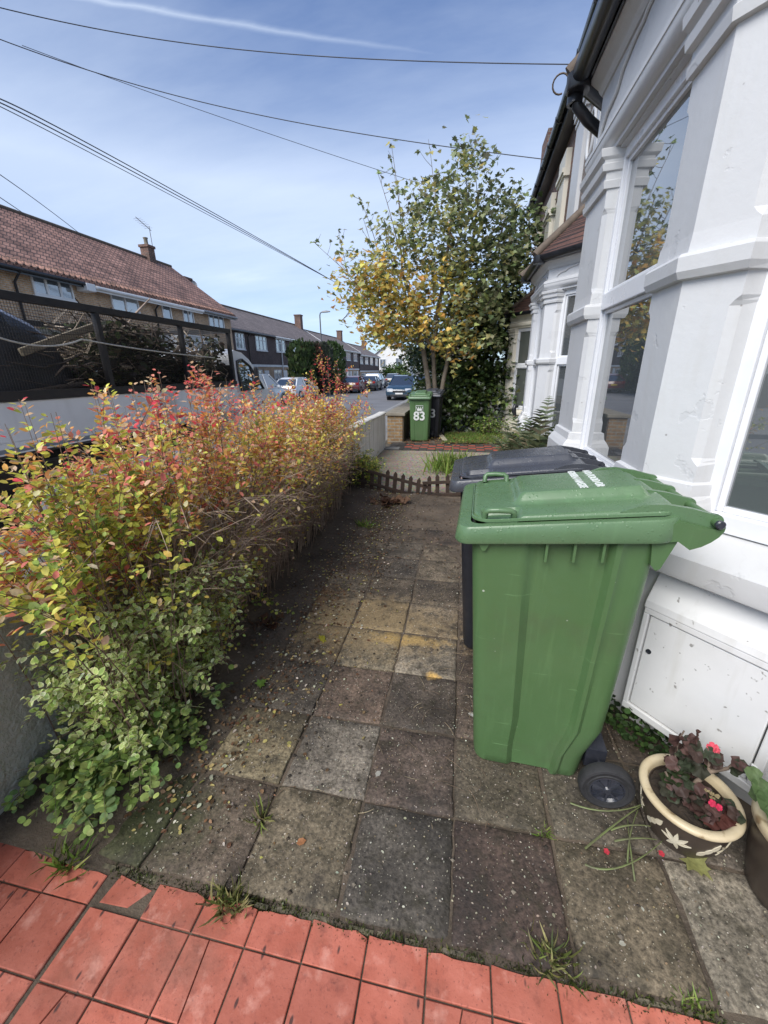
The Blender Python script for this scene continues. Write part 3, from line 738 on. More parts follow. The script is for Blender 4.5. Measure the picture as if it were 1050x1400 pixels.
# ------------------------------------------------------------------ the terrace on the right
def paint_mat(name, c, c2, dirt):
    m, t, b = _nt(name); g = geoco(t)
    n1 = noise(t, g, 1.7, 5); n2 = noise(t, g, 26, 6, .65); n3 = noise(t, g, 7, 6, .6); n4 = noise(t, g, 5.5, 3, .5)
    cc = mixc(t, ramp(t, n1, [(.3, 0.0), (.7, 1.0)]), c, c2)
    mp = N(t, 'ShaderNodeMapping'); mp.inputs['Scale'].default_value = (16, 16, 2.2); t.links.new(g, mp.inputs['Vector'])
    st = noise(t, mp.outputs[0], 1, 5)
    cc = mixc(t, math_(t, 'MULTIPLY', ramp(t, st, [(.53, 0.0), (.78, 1.0)]), .30), cc, dirt)
    v = N(t, 'ShaderNodeTexVoronoi', Scale=20); t.links.new(g, v.inputs['Vector'])
    sc = t.nodes.new('ShaderNodeSeparateColor'); t.links.new(v.outputs['Color'], sc.inputs[0])
    dots = math_(t, 'MULTIPLY', ramp(t, v.outputs['Distance'], [(.05, 1.0), (.10, 0.0)]), ramp(t, sc.outputs[0], [(.86, 0.0), (.88, 1.0)]))
    cc = mixc(t, math_(t, 'MULTIPLY', dots, .7), cc, (.16, .14, .12))
    # flaked patches
    fl = ramp(t, math_(t, 'ADD', math_(t, 'MULTIPLY', n3, .6), math_(t, 'MULTIPLY', n4, .4)), [(.585, 0.0), (.605, 1.0)])
    cc = mixc(t, math_(t, 'MULTIPLY', fl, .5), cc, tuple(q*.86 for q in c))
    vc = N(t, 'ShaderNodeTexVoronoi', Scale=3.2); vc.feature = 'DISTANCE_TO_EDGE'
    wv = t.nodes.new('ShaderNodeVectorMath'); wv.operation = 'ADD'; t.links.new(g, wv.inputs[0])
    nn = N(t, 'ShaderNodeTexNoise', Scale=6.0, Detail=4); t.links.new(g, nn.inputs['Vector'])
    sc_ = t.nodes.new('ShaderNodeVectorMath'); sc_.operation = 'SCALE'; sc_.inputs['Scale'].default_value = .35; t.links.new(nn.outputs['Color'], sc_.inputs[0]); t.links.new(sc_.outputs[0], wv.inputs[1]); t.links.new(wv.outputs[0], vc.inputs['Vector'])
    crack = math_(t, 'MULTIPLY', ramp(t, vc.outputs['Distance'], [(.001, 1.0), (.004, 0.0)]), ramp(t, n1, [(.58, 0.0), (.66, 1.0)]))
    cc = mixc(t, math_(t, 'MULTIPLY', crack, .35), cc, (.22, .21, .19))
    t.links.new(cc, b.inputs['Base Color']); b.inputs['Roughness'].default_value = .45
    h = math_(t, 'SUBTRACT', math_(t, 'ADD', math_(t, 'MULTIPLY', n2, .28), math_(t, 'MULTIPLY', n3, .22)), math_(t, 'ADD', math_(t, 'MULTIPLY', fl, .22), math_(t, 'MULTIPLY', crack, .15)))
    bump(t, b, h, .45, .010); return m
M['white_paint'] = paint_mat('white_masonry_paint', (.575, .58, .58), (.545, .545, .54), (.47, .455, .41))
M['white_paint2'] = paint_mat('cool_white_paint', (.61, .615, .625), (.57, .575, .58), (.44, .435, .40))
M['cream_paint'] = paint_mat('cream_paint', (.70, .655, .55), (.64, .60, .50), (.45, .41, .33))
M['upvc'] = mat('white_frame', (.73, .74, .76), (.68, .69, .71), .28, 9, .03, 60)
M['meter_white'] = mat('cupboard_white', (.70, .70, .69), (.64, .64, .63), .4, 5, .12, 30, spots=[(30, .70, .74, (.30, .29, .27))], streak=((14, 14, 2), (.55, .54, .50), .55, .85))
M['pane'] = glass_mat('window_glass', (.085, .095, .10), .012, 1.0)
M['pane_pale'] = glass_mat('curtained_glass', (.10, .11, .10))
M['black_pvc'] = mat('black_gutter', (.012, .013, .016), (.022, .023, .027), .3, 12, .06, 50)
M['dark_gap'] = mat('dark_gap', (.03, .03, .03), None, .9)
M['pebble'] = mat('pebbledash', (.26, .215, .19), (.16, .13, .115), .95, 70, 1.0, 110, .02, spots=[(130, .55, .62, (.42, .38, .34))])
M['dark_brick'] = brick_mat('dark_brick', (.20, .085, .055), (.13, .06, .04), (.18, .16, .14))
M['yellow_brick'] = brick_mat('yellow_brick', (.36, .24, .12), (.25, .15, .08), (.26, .23, .19))
M['plain_tile'] = brick_mat('clay_plain_tiles', (.11, .05, .036), (.075, .036, .028), (.018, .012, .01), .17, .085, .009, .75, 1.25, .9, .6, .02)
M['slate'] = brick_mat('roof_slate', (.10, .095, .10), (.07, .068, .072), (.03, .03, .03), .3, .2, .006, .7)
M['ridge'] = mat('ridge_tile', (.13, .10, .075), (.09, .07, .055), .85, 12, .4, 50)

CA, SA = math.cos(R(49.5)), math.sin(R(49.5))
def wallx(y): return 1.50+.025*y
def bay(root, X, Y0, Y1, z, pw, paint, frame, glass, top_wall=True, hw=True):
    """canted bay: front face X from Y0 to Y1, canted sides; z: dict of levels; pw: (near pier, far pier) widths on the front"""
    def hit(y, s):                                       # length of the canted side to the main wall
        for k in range(400):
            L = k*.01
            if X+CA*L >= wallx(y+s*SA*L)-.002: return L
        return 3
    L0, L1 = hit(Y0, -1), hit(Y1, 1)
    A = (X+CA*L0, Y0-SA*L0); B_ = (X, Y0); C_ = (X, Y1); D_ = (X+CA*L1, Y1+SA*L1)
    path = [D_, C_, B_, A]                               # travelling so that the left side is outdoors
    # check which side is outdoors
    t_ = off_path([C_, B_], .1)[0]
    sg = 1 if t_.x < X else -1
    def P(d): return d*sg
    b = MB()
    sweep(b, path, [(P(0.0), -.3), (P(0.0), z['ledge0']+.01), (P(-.12), z['ledge0']+.01), (P(-.12), -.3)])
    bw = b.build('bay_wall', paint, root)
    zt = z['cap1']; b = MB()
    sweep(b, path, [(P(-.12), zt), (P(-.005), zt), (P(-.005), z['eave']), (P(-.12), z['eave'])])
    b.build('frieze', paint, root)
    # sill ledge
    b = MB(); l0, l1, sl = z['ledge0'], z['ledge1'], z['sill']; ld = z.get('ld', .1)
    sweep(b, path, [(P(-.10), l0), (P(ld*.75), l0), (P(ld*.95), l0+.012), (P(ld), l0+.03), (P(ld), l1-.008), (P(ld-.008), l1), (P(.0), sl-.015), (P(-.10), sl)])
    b.build('sill_ledge', paint, bw, smooth=30)
    # head moulding: cove, then beads higher on the frieze
    b = MB(); cv = [(P(-.10), zt-.012), (P(-.03), zt-.012), (P(-.03), zt+.008), (P(-.012), zt+.010)]
    for i in range(7):
        a = PI/2*i/6; cv.append((P(-.012+.055*math.sin(a)), zt+.020+.065*(1-math.cos(a))))
    cv += [(P(.048), zt+.088), (P(.048), zt+.112), (P(.006), zt+.140), (P(-.10), zt+.140)]
    sweep(b, path, cv); b.build('head_moulding', paint, bw, smooth=28)
    ev = z['eave']; b = MB()
    sweep(b, path, [(P(-.05), ev-.09), (P(.006), ev-.09), (P(.018), ev-.075), (P(.03), ev-.05), (P(.055), ev-.03), (P(.075), ev-.008), (P(.075), ev+.004), (P(-.05), ev+.004)])
    b.build('cornice', paint, bw, smooth=28)
    # scroll line raised on the frieze
    def scroll(O, T, Nn, W_):
        b = MB()
        zc, hh = zt+.16, (ev-.10)-(zt+.16)
        prof = [(0.03, .0), (.05, .22), (.10, .40), (.17, .46), (.20, .50), (.24, .72), (.34, .86), (.40, .88), (.43, .95), (.5, .97), (.57, .95), (.60, .88), (.66, .86), (.76, .72), (.80, .50), (.83, .46), (.90, .40), (.95, .22), (.97, 0)]
        pts = [Vector((O[0], O[1], 0))+Vector((T[0], T[1], 0))*(W_*s)+Vector((Nn[0], Nn[1], 0))*.004+Vector((0, 0, zc+hh*q)) for s, q in prof]
        b.tube(pts, .009, 6); b.build('scroll_line', paint, bw, smooth=40)
    scroll((X, Y0+.05), (0, 1), (-1, 0), (Y1-Y0)-.1)
    scroll((X+CA*.12, Y0-SA*.12), (CA, -SA), (-SA, -CA), L0*.75)
    # piers: plan polygons with a depth offset d and a corner chamfer c
    def pier(yc, side, wf, wc):
        s_ = -1 if side == 'near' else 1
        O = Vector((X, yc)); T = Vector((CA, s_*SA)); F = Vector((0, -s_)); nc = Vector((-SA, s_*CA)); nf = Vector((-1, 0))
        def plan(d, c):
            bis = (nc+nf); bis /= bis.dot(nf)
            e = .35*d
            pts = [O+F*(wf+.02+e)+nf*(-.09), O+F*(wf+e)+nf*(d-c*.8), O+F*(wf-c*1.0+e)+nf*d, O+bis*d, O+T*(wc-c*1.0+e)+nc*d, O+T*(wc+e)+nc*(d-c*.8), O+T*(wc+.045+e)+nc*(-.09), O+bis*(-.14)]
            return [(p.x, p.y) for p in pts]
        b = MB(); lv = []
        f0, f1 = z['foot0'], z['foot1']; b0, b1 = z['band0'], z['band1']; c0, c1 = z['cap0'], z['cap1']; C = .028
        lv += [(f0-.03, .060, 0), (f0+(f1-f0)*.45, .060, 0), (f0+(f1-f0)*.60, .045, 0), (f0+(f1-f0)*.75, .025, 0), (f1, .018, 0), (f1+.008, 0, 0), (f1+.07, 0, .0), (f1+.085, 0, C*.6), (f1+.10, 0, C)]
        lv += [(b0-.10, 0, C), (b0-.085, 0, C*.6), (b0-.07, 0, 0), (b0, 0, 0), (b0+.004, .022, 0), (b0+(b1-b0)*.3, .034, 0), (b0+(b1-b0)*.8, .036, 0), (b1-.006, .028, 0), (b1, 0.004, 0), (b1+.06, 0, 0), (b1+.075, 0, C*.6), (b1+.09, 0, C)]
        lv += [(c0-.12, 0, C), (c0-.105, 0, C*.6), (c0-.09, 0, 0), (c0, 0, 0)]
        h = c1-c0
        lv += [(c0+.003, .020, 0), (c0+.2*h, .026, 0), (c0+.24*h, .016, 0), (c0+.42*h, .016, 0), (c0+.45*h, .040, 0), (c0+.62*h, .046, 0), (c0+.65*h, .034, 0), (c0+.72*h, .036, 0), (c0+.80*h, .058, 0), (c0+.98*h, .064, 0), (c1, .060, 0)]
        loops = [[(p[0], p[1], zz_) for p in plan(d, c)] for zz_, d, c in lv]
        b.loft(loops); b.build('pier', paint, bw)
    wc = z.get('wc', .19)
    pier(Y0, 'near', pw[0], wc); pier(Y1, 'far', pw[1], wc)
    # windows
    def window(O, T, Nn, W_, label_glass, lights=1, tip=None):
        O = Vector(O); T = Vector(T); Nn = Vector(Nn); rec = -.06
        def q(b, s0, s1, z0, z1, d0, d1): b.obox((*(O+T*(s0+s1)/2+Nn*(d0+d1)/2), (z0+z1)/2), (*(T*(s1-s0)/2), 0), (*(Nn*(d1-d0)/2), 0), (0, 0, (z1-z0)/2))
        zs, ze, zm = z['sill']+.0, z['cap1'], (z['band0']+z['band1'])/2+z.get('tr', .03)
        b = MB(); fw = .065; D0, D1 = rec-.06, rec
        q(b, 0, fw, zs, ze, D0, D1); q(b, W_-fw, W_, zs, ze, D0, D1)
        q(b, fw, W_-fw, ze-fw, ze, D0, D1); q(b, fw, W_-fw, zs, zs+.07, D0, D1+.012)
        q(b, fw, W_-fw, zm-.045, zm+.045, D0, D1+.006)
        for (a0, a1) in ((zs+.07, zm-.045), (zm+.045, ze-fw)):   # glazing beads
            q(b, fw, fw+.022, a0, a1, D0, D1-.018); q(b, W_-fw-.022, W_-fw, a0, a1, D0, D1-.018); q(b, fw+.022, W_-fw-.022, a1-.022, a1, D0, D1-.018); q(b, fw+.022, W_-fw-.022, a0, a0+.022, D0, D1-.018)
        fr = b.build('window', frame, root, bevel=.004)
        b = MB()
        for (a0, a1) in ((zs+.07, zm-.045), (zm+.045, ze-fw)): q(b, fw+.02, W_-fw-.02, a0+.02, a1-.02, D0+.012, D0+.024)
        b.build('pane', glass, fr)
        return fr
    yy0, yy1 = Y0+pw[0]-.02, Y1-pw[1]+.02
    f0 = window((X, yy0), (0, 1), (-1, 0), yy1-yy0, glass)
    wo = wc+.0
    window((X+CA*wo, Y0-SA*wo), (CA, -SA), (-SA, -CA), max(.4, L0-wo-.16), glass)
    window((X+CA*wo, Y1+SA*wo), (CA, SA), (-SA, CA), max(.4, L1-wo-.16), glass)
    # gutter round the bay and a tiled hip roof
    b = MB(); gp_ = [(P(.085), ev+.02)]
    for i in range(9):
        a = PI*i/8; gp_.append((P(.14-.055*math.cos(a)), ev+.045-.06*math.sin(a)))
    gp_ += [(P(.195), ev+.055), (P(.185), ev+.055), (P(.18), ev+.04), (P(.10), ev+.04), (P(.095), ev+.055), (P(.085), ev+.055)]
    sweep(b, path, gp_[1:])
    sweep(b, path, [(P(.0), ev+.004), (P(.09), ev+.004), (P(.09), ev+.075), (P(.0), ev+.075)])
    for i in (1, 2):                                     # corner joints
        p = off_path(path, P(.14))[i]; b.lathe([(0, ev-.028), (.072, ev-.028), (.076, ev-.02), (.076, ev+.058), (0, ev+.058)], (p.x, p.y, 0), 14)
    g = b.build('bay_gutter', M['black_pvc'], root, smooth=40)
    rt = z['rooftop']; o_ = off_path(path, P(.17)); b = MB()
    D0, C0, B0, A0 = [Vector((p.x, p.y, ev+.065)) for p in o_]
    rb = Vector((wallx(Y0)+.05, Y0+.18*(Y1-Y0), rt)); rc = Vector((wallx(Y1)+.05, Y1-.18*(Y1-Y0), rt))
    A2, D2 = Vector((A0.x+.10, A0.y-.04, ev+.065)), Vector((D0.x+.10, D0.y+.04, ev+.065))
    for tri in ((B0, C0, rc, rb), (A2, A0, B0, rb), (C0, D0, D2, rc)):
        n_ = Vector((0, 0, -.03)); b.loft([[p for p in tri], [p+n_ for p in tri]])
    rf = b.build('bay_roof', M['plain_tile'], root)
    for e0, e1 in ((B0, rb), (C0, rc)):
        b = MB(); b.tube([e0+Vector((-.03, 0, .0)), e0.lerp(e1, .5)+Vector((0, 0, .012)), e1], .052, 8)
        cu = [e0+Vector((-.03, 0, .02))+Vector((-.035*math.sin(a)-.02, 0, .035-.035*math.cos(a))) for a in [R(30*i) for i in range(10)]]
        if X > .9: b.tube(cu, .006, 6)
        b.build('hip_tile', M['ridge'], rf, smooth=50)
    return dict(path=path, P=P, A=A, B=B_, C=C_, D=D_, root=root, wall=bw)

def house(name, label, y0, y1, paint):
    return thing(name, label, 'house', ((wallx((y0+y1)/2)+1.5), (y0+y1)/2, 0), 0, None)
def rel(root, mbuild):                                   # keep world coordinates under a moved Empty
    mbuild.matrix_parent_inverse = Matrix.Translation(root.location).inverted(); return mbuild

EAVE = 6.05
def shell(root, y0, y1, wall_m, segs):
    """main wall with party ends, roof and eaves gutter"""
    b = MB(); x0, x1 = wallx(y0), wallx(y1)
    b.prism([(x0, y0), (x1, y1), (x1+8, y1), (x0+8, y0)], -.3, EAVE); b.build('wall', wall_m, root)
    for nm, m, ya, yb, z0, z1, d in segs:
        b = MB(); b.prism([(wallx(ya)-d, ya), (wallx(yb)-d, yb), (wallx(yb)+.02, yb), (wallx(ya)+.02, ya)], z0, z1); b.build(nm, m, root)
    b = MB(); e0, e1 = wallx(y0)-.19, wallx(y1)-.19
    b.loft([[(e0-.05, y0, EAVE), (x0+4, y0, EAVE+3.0), (x0+8.2, y0, EAVE), (x0+8, y0, EAVE-.1), (x0+4, y0, EAVE+2.8), (e0, y0, EAVE-.1)], [(e1-.05, y1, EAVE), (x1+4, y1, EAVE+3.0), (x1+8.2, y1, EAVE), (x1+8, y1, EAVE-.1), (x1+4, y1, EAVE+2.8), (e1, y1, EAVE-.1)]])
    b.build('roof', M['slate'], root)
    b = MB()
    b.prism([(e0-.02, y0), (e1-.02, y1), (e1+.03, y1), (e0+.03, y0)], EAVE-.24, EAVE-.02)        # fascia
    b.prism([(e0+.03, y0), (e1+.03, y1), (wallx(y1), y1), (wallx(y0), y0)], EAVE-.235, EAVE-.2)  # soffit
    lp = []
    for (e, y) in ((e0, y0), (e1, y1)):
        lp.append([(e-.085+.065*math.cos(a), y, EAVE-.06-.075*math.sin(a)) for a in [PI*i/8 for i in range(9)]])
    b.loft(lp)
    n_ = int((y1-y0)/.95)
    for k in range(n_): # brackets
        y = y0+.4+k*.95; e = wallx(y)-.19; b.box(e-.155, e-.01, y-.012, y+.012, EAVE-.14, EAVE-.045)
    b.build('eaves_gutter', M['black_pvc'], root, smooth=40)

# own house
h1 = thing('terraced_house', 'white painted house filling the right edge, its bay window over a white meter cupboard', 'house')
LV_OWN = dict(ledge0=.815, ledge1=.925, sill=1.005, foot0=1.0, foot1=1.175, band0=1.895, band1=1.985, cap0=2.585, cap1=2.775, eave=3.31, rooftop=4.25, wc=.19, tr=.045)
shell(h1, -3, 4.9, M['white_paint'], [])
BY = bay(h1, .76, 1.816, 3.45, LV_OWN, (.255, .43), M['white_paint'], M['upvc'], M['pane'])
# gutter outlet and bent pipe at the far end of the bay
b = MB(); ex, ey, ez = .615, 3.53, 3.33
b.tube([(ex, ey+.02, ez+.02), (ex+.02, ey+.02, ez-.10), (ex+.10, ey+.04, ez-.17), (ex+.24, ey+.10, ez-.24), (ex+.34, ey+.16, ez-.30)], .034, 12)
b.lathe([(.03, -.09), (.048, -.09), (.048, -.03), (.055, -.03), (.055, .03), (0, .03)], (ex, ey+.02, ez), 16)
b.build('downpipe', M['black_pvc'], h1, smooth=40)
b = MB(); b.tube([Vector((ex-.05, ey+.05, ez+.06))+Vector((-.045+.045*math.cos(a), .012*a, .045*math.sin(a))) for a in [R(25*i) for i in range(13)]], .006, 6); b.build('wire_hook', M['ridge'], h1, smooth=60)
# meter cupboard against the canted side
O = Vector((.76, 1.816, 0)); Tn = Vector((CA, -SA, 0)); Nn = Vector((-SA, -CA, 0)); UZ = Vector((0, 0, 1))
def cb_(b, s0, s1, z0, z1, d0, d1): b.obox(O+Tn*(s0+s1)/2+Nn*(d0+d1)/2+UZ*(z0+z1)/2, Tn*(s1-s0)/2, Nn*(d1-d0)/2, UZ*(z1-z0)/2)
def PT(s, d, z): return O+Tn*s+Nn*d+UZ*z
b = MB(); s0, s1 = .160, .655
cb_(b, s0, s1, .10, .135, -.0, .072); cb_(b, s0, s0+.022, .135, .612, 0, .072); cb_(b, s1-.03, s1, .135, .612, 0, .072); cb_(b, s0, s1, .612, .640, 0, .072)
# sloping hood
b.loft([[PT(s, 0, .640), PT(s, .075, .640), PT(s, .070, .672), PT(s, .0, .80)] for s in (s0-.003, s1+.004)])
mc = b.build('meter_cupboard', M['meter_white'], h1, bevel=.004)
b = MB(); cb_(b, s0+.026, s1-.036, .140, .606, .03, .064); b.build('door', M['meter_white'], mc, bevel=.005)
b = MB(); cb_(b, s0+.0215, s1-.0295, .1345, .6125, .01, .03); b.build('dark_gap', M['dark_gap'], mc)
for zc in (.20, .54): b = MB(); cb_(b, s1-.034, s1-.016, zc-.03, zc+.03, .066, .076); b.build('hinge', M['meter_white'], mc, bevel=.002)
b = MB(); c0 = PT(s0+.052, .064, .44)
ring = lambda r_, d: [c0+Nn*d+Tn*(r_*math.cos(2*PI*i/16))+UZ*(r_*math.sin(2*PI*i/16)) for i in range(16)]
b.loft([ring(.011, 0), ring(.011, .004), ring(.007, .004), ring(.006, .001)]); b.build('lock', M['hub_plastic'], mc, smooth=40)

# white neighbour
h2 = thing('terraced_house', 'white neighbouring house behind the bins, pebbledash panel above its tiled bay roof', 'house')
Zu = 3.2
shell(h2, 4.9, 9.45, M['white_paint2'], [('pebbledash_panel', M['pebble'], 7.62, 8.36, Zu, EAVE-.24, .012), ('pilaster', M['white_paint2'], 7.42, 7.60, Zu, EAVE-.24, .05), ('pilaster', M['white_paint2'], 8.38, 9.05, Zu, 5.45, .07), ('brick_strip', M['dark_brick'], 9.20, 9.448, Zu, EAVE-.24, .014)])
for y0_, y1_ in ((8.34, 9.09),):
    b = MB()
    for z0_, z1_, d in ((5.45, 5.50, .09), (5.50, 5.53, .075), (5.53, 5.60, .12), (5.60, 5.68, .14)): b.prism([(wallx(y0_)-d, y0_), (wallx(y1_)-d, y1_), (wallx(y1_)+.02, y1_), (wallx(y0_)+.02, y0_)], z0_, z1_)
    b.build('pilaster_cap', M['white_paint2'], h2)
b = MB(); b.tube([(wallx(7.99)-.02, 7.99+.17*math.cos(a), 4.92+.30*math.sin(a)) for a in [2*PI*i/24 for i in range(25)]], .028, 8); b.build('oval_ornament', M['white_paint2'], h2, smooth=50)
LV2 = dict(ledge0=.60, ledge1=.68, sill=.74, foot0=.74, foot1=.92, band0=1.66, band1=1.74, cap0=2.41, cap1=2.555, eave=2.90, rooftop=3.80, wc=.19, tr=.0, ld=.07)
bay(h2, 1.0, 6.2, 7.30, LV2, (.17, .17), M['white_paint2'], M['upvc'], M['pane'])
# cream house
h3 = thing('terraced_house', 'cream painted house with brick upper wall at the far end of the terrace', 'house')
shell(h3, 9.45, 14.6, M['dark_brick'], [('pilaster', M['cream_paint'], 9.75, 10.35, Zu, 5.05, .08), ('pilaster', M['cream_paint'], 11.2, 11.9, Zu, 4.85, .08), ('pilaster', M['cream_paint'], 13.2, 13.6, Zu, 4.9, .08), ('sash_window', M['pane_pale'], 10.42, 11.15, 3.7, 5.0, .006)])
for y0_, y1_, zc in ((9.70, 10.40, 5.05), (11.15, 11.95, 4.85), (13.15, 13.65, 4.9)):
    b = MB()
    for z0_, z1_, d in ((zc, zc+.05, .11), (zc+.05, zc+.12, .14), (zc+.12, zc+.42, .10)): b.prism([(wallx(y0_)-d, y0_), (wallx(y1_)-d, y1_), (wallx(y1_)+.02, y1_), (wallx(y0_)+.02, y0_)], z0_, z1_)
    b.build('pilaster_cap', M['cream_paint'], h3)
LV3 = dict(ledge0=.46, ledge1=.54, sill=.60, foot0=.60, foot1=.88, band0=1.64, band1=1.72, cap0=2.43, cap1=2.58, eave=2.86, rooftop=3.62, wc=.19, tr=.0, ld=.07)
bay(h3, 1.09, 11.66, 12.60, LV3, (.16, .16), M['cream_paint'], M['upvc'], M['pane_pale'])
b = MB(); q_ = ax(706, 562, 1.16); b.tube([q_+Vector((.03, .0, .10)), q_+Vector((-.04, -.01, .11)), q_+Vector((-.06, -.02, .03)), q_+Vector((-.03, -.02, -.10)), q_+Vector((-.04, -.02, -.20))], [.03, .05, .055, .04, .02], 8); b.build('wall_bracket', M['black_pvc'], h3, smooth=60)
b = MB(); x = wallx(13.9)+3.0; b.box(wallx(14)-.1, wallx(14)+.9, 13.3, 14.2, EAVE-.1, EAVE+1.3); b.build('chimney', M['dark_brick'], h3)

# ------------------------------------------------------------------ garden walls, edging fence, plank
def wall_mat():
    m, t, b = _nt('weathered_render'); g = geoco(t); n1 = noise(t, g, 2.2, 6, .6); n2 = noise(t, g, 30, 6, .65)
    mp = N(t, 'ShaderNodeMapping'); mp.inputs['Scale'].default_value = (11, 11, .9); t.links.new(g, mp.inputs['Vector']); st = noise(t, mp.outputs[0], 1, 5)
    cc = mixc(t, ramp(t, n1, [(.35, 0.0), (.65, 1.0)]), (.90, .89, .85), (.80, .79, .74))
    cc = mixc(t, ramp(t, st, [(.42, 0.0), (.7, .75)]), cc, (.50, .49, .42))
    sx = t.nodes.new('ShaderNodeSeparateXYZ'); t.links.new(g, sx.inputs[0])
    near = ramp(t, math_(t, 'ADD', math_(t, 'DIVIDE', sx.outputs[1], 9.0), math_(t, 'MULTIPLY', n1, .12)), [(.22, 1.0), (.42, 0.0)])   # older unpainted render at this end
    cc = mixc(t, near, cc, mixc(t, n2, (.30, .31, .275), (.46, .47, .43)))
    t.links.new(cc, b.inputs['Base Color']); b.inputs['Roughness'].default_value = .85
    bump(t, b, math_(t, 'ADD', math_(t, 'MULTIPLY', n2, .7), math_(t, 'ADD', n1, noise(t, g, 7, 6, .65))), .95, .03); return m
M['wall_render'] = wall_mat()
M['wall_cap'] = mat('wall_cap_paint', (.68, .67, .63), (.55, .54, .49), .7, 4, .4, 40, spots=[(9, .6, .72, (.33, .33, .27))])
M['garden_brick'] = brick_mat('garden_brick', (.30, .19, .085), (.21, .125, .06), (.24, .21, .16))
M['cement'] = mat('brown_cement', (.165, .125, .085), (.12, .09, .062), .9, 5, .5, 60, streak=((9, 9, 1.2), (.09, .07, .05), .5, .75))
M['coping'] = mat('stone_coping', (.25, .225, .175), (.18, .16, .125), .85, 6, .4, 50)
r_ = thing('garden_wall', 'low rendered front wall with white top running behind the autumn shrubs', 'wall', (-1.70, 4.5, 0))
b = MB(); n_ = 60
lo, hi = [], []
def wz(y): return .735+.012*math.sin(y*2.1)
L_ = []
for i in range(n_+1):
    y = lerp(-.6, 8.6, i/n_); w0 = .010*mnoise.noise(Vector((y*3, 0, 0)))
    L_.append([(-.07, y-4.5, -.4), (.07+w0, y-4.5, -.4), (.07+w0*.4, y-4.5, wz(y)), (-.07, y-4.5, wz(y))])
b.loft(L_); wl = b.build('wall_body', M['wall_render'], r_, smooth=40)
b = MB(); L_ = []
for i in range(n_+1):
    y = lerp(-.6, 8.62, i/n_); z = wz(y)+.002
    L_.append([(-.085, y-4.5, z), (.085, y-4.5, z), (.085, y-4.5, z+.03), (.06, y-4.5, z+.045), (-.06, y-4.5, z+.045), (-.085, y-4.5, z+.03)])
b.loft(L_); b.build('wall_top', M['wall_cap'], r_, smooth=30)

bw = thing('brick_wall', 'low brown brick boundary wall with stone coping beside the bin marked 83', 'wall', (-1.55, 10.8, 0))
b = MB(); b.box(-.19, .17, -1.36, 1.6, -.4, .60); b.build('brickwork', M['garden_brick'], bw)
b = MB(); b.box(.172, .19, -1.34, 1.6, -.05, .60); b.build('cement_face', M['cement'], bw)
b = MB(); b.box(-.23, .235, -1.41, 1.62, .602, .672); b.build('coping', M['coping'], bw, bevel=.012)

M['fence_wood'] = mat('stained_fence_wood', (.052, .032, .022), (.032, .021, .015), .85, 14, .4, 60)
YF = 5.2
def fence(name, label, rails, pales, yo=0.0):
    c_ = ay(*rails[0][0], YF); f = thing(name, label, 'fence', (c_.x, YF, 0), 0, None)
    Pm = lambda p, dy=0: Vector(ay(p[0], p[1], YF))-f.location+Vector((0, dy, 0))
    for a, b_ in rails:
        m_ = MB(); m_.bar(Pm(a, -.022), Pm(b_, -.022+yo), .020, .042); m_.build('rail', M['fence_wood'], f, bevel=.003)
    for (a, b_) in pales:
        m_ = MB(); p, q = Pm(a), Pm(b_); d = (p-q).normalized(); s = Vector((d.z, 0, -d.x))*.026; th = Vector((0, .008, 0))
        poly = [q-s-d*.05, q+s-d*.05, p+s-d*.02, p+d*.018, p-s-d*.02]
        m_.loft([[v-th for v in poly], [v+th for v in poly]]); m_.build('paling', M['fence_wood'], f)
fence('picket_edging', 'sagging left panel of brown picket edging, tipped among the leaves', [((468, 634), (588, 667.5)), ((462, 648), (586, 683))],
      [((472, 632), (471, 660)), ((485, 637), (484, 664)), ((497, 641), (496, 668)), ((509, 645), (508, 671)), ((519.5, 647), (518, 670)), ((530.5, 643.5), (528.5, 672)), ((541, 646.5), (538.5, 675.5)), ((551.5, 649), (549.5, 678)), ((562, 652), (559, 681)), ((573, 655), (570, 683)), ((582, 662), (576, 682.5))], .03)
fence('picket_edging', 'upright right panel of brown picket edging ending behind the black bin', [((578, 660), (668, 656)), ((584, 677), (672, 673))],
      [((587, 652), (587, 684)), ((598, 650), (598, 684)), ((612, 650), (612, 683)), ((626, 650), (626, 682)), ((640, 649), (640, 681)), ((654, 648), (654, 680))])
M['plank'] = mat('pale_plank', (.42, .37, .28), (.33, .29, .21), .8, 10, .3, 50)
b = MB(); pc = gp(606, 598)
b.obox((pc.x, 9.95, .03), (.055, .012, 0), (-.08, .42, 0), (0, 0, .014)); tag(b.build('plank', M['plank'], None, bevel=.004), 'short pale plank lying between the black bin and the small lawn', 'plank')
b = MB(); b.box(-1.62, -1.30, 8.38, 8.62, -.02, .022); tag(b.build('paving_slab', M['pavement'], None, bevel=.006), 'small pale slab lying at the foot of the white wall end', 'slab')

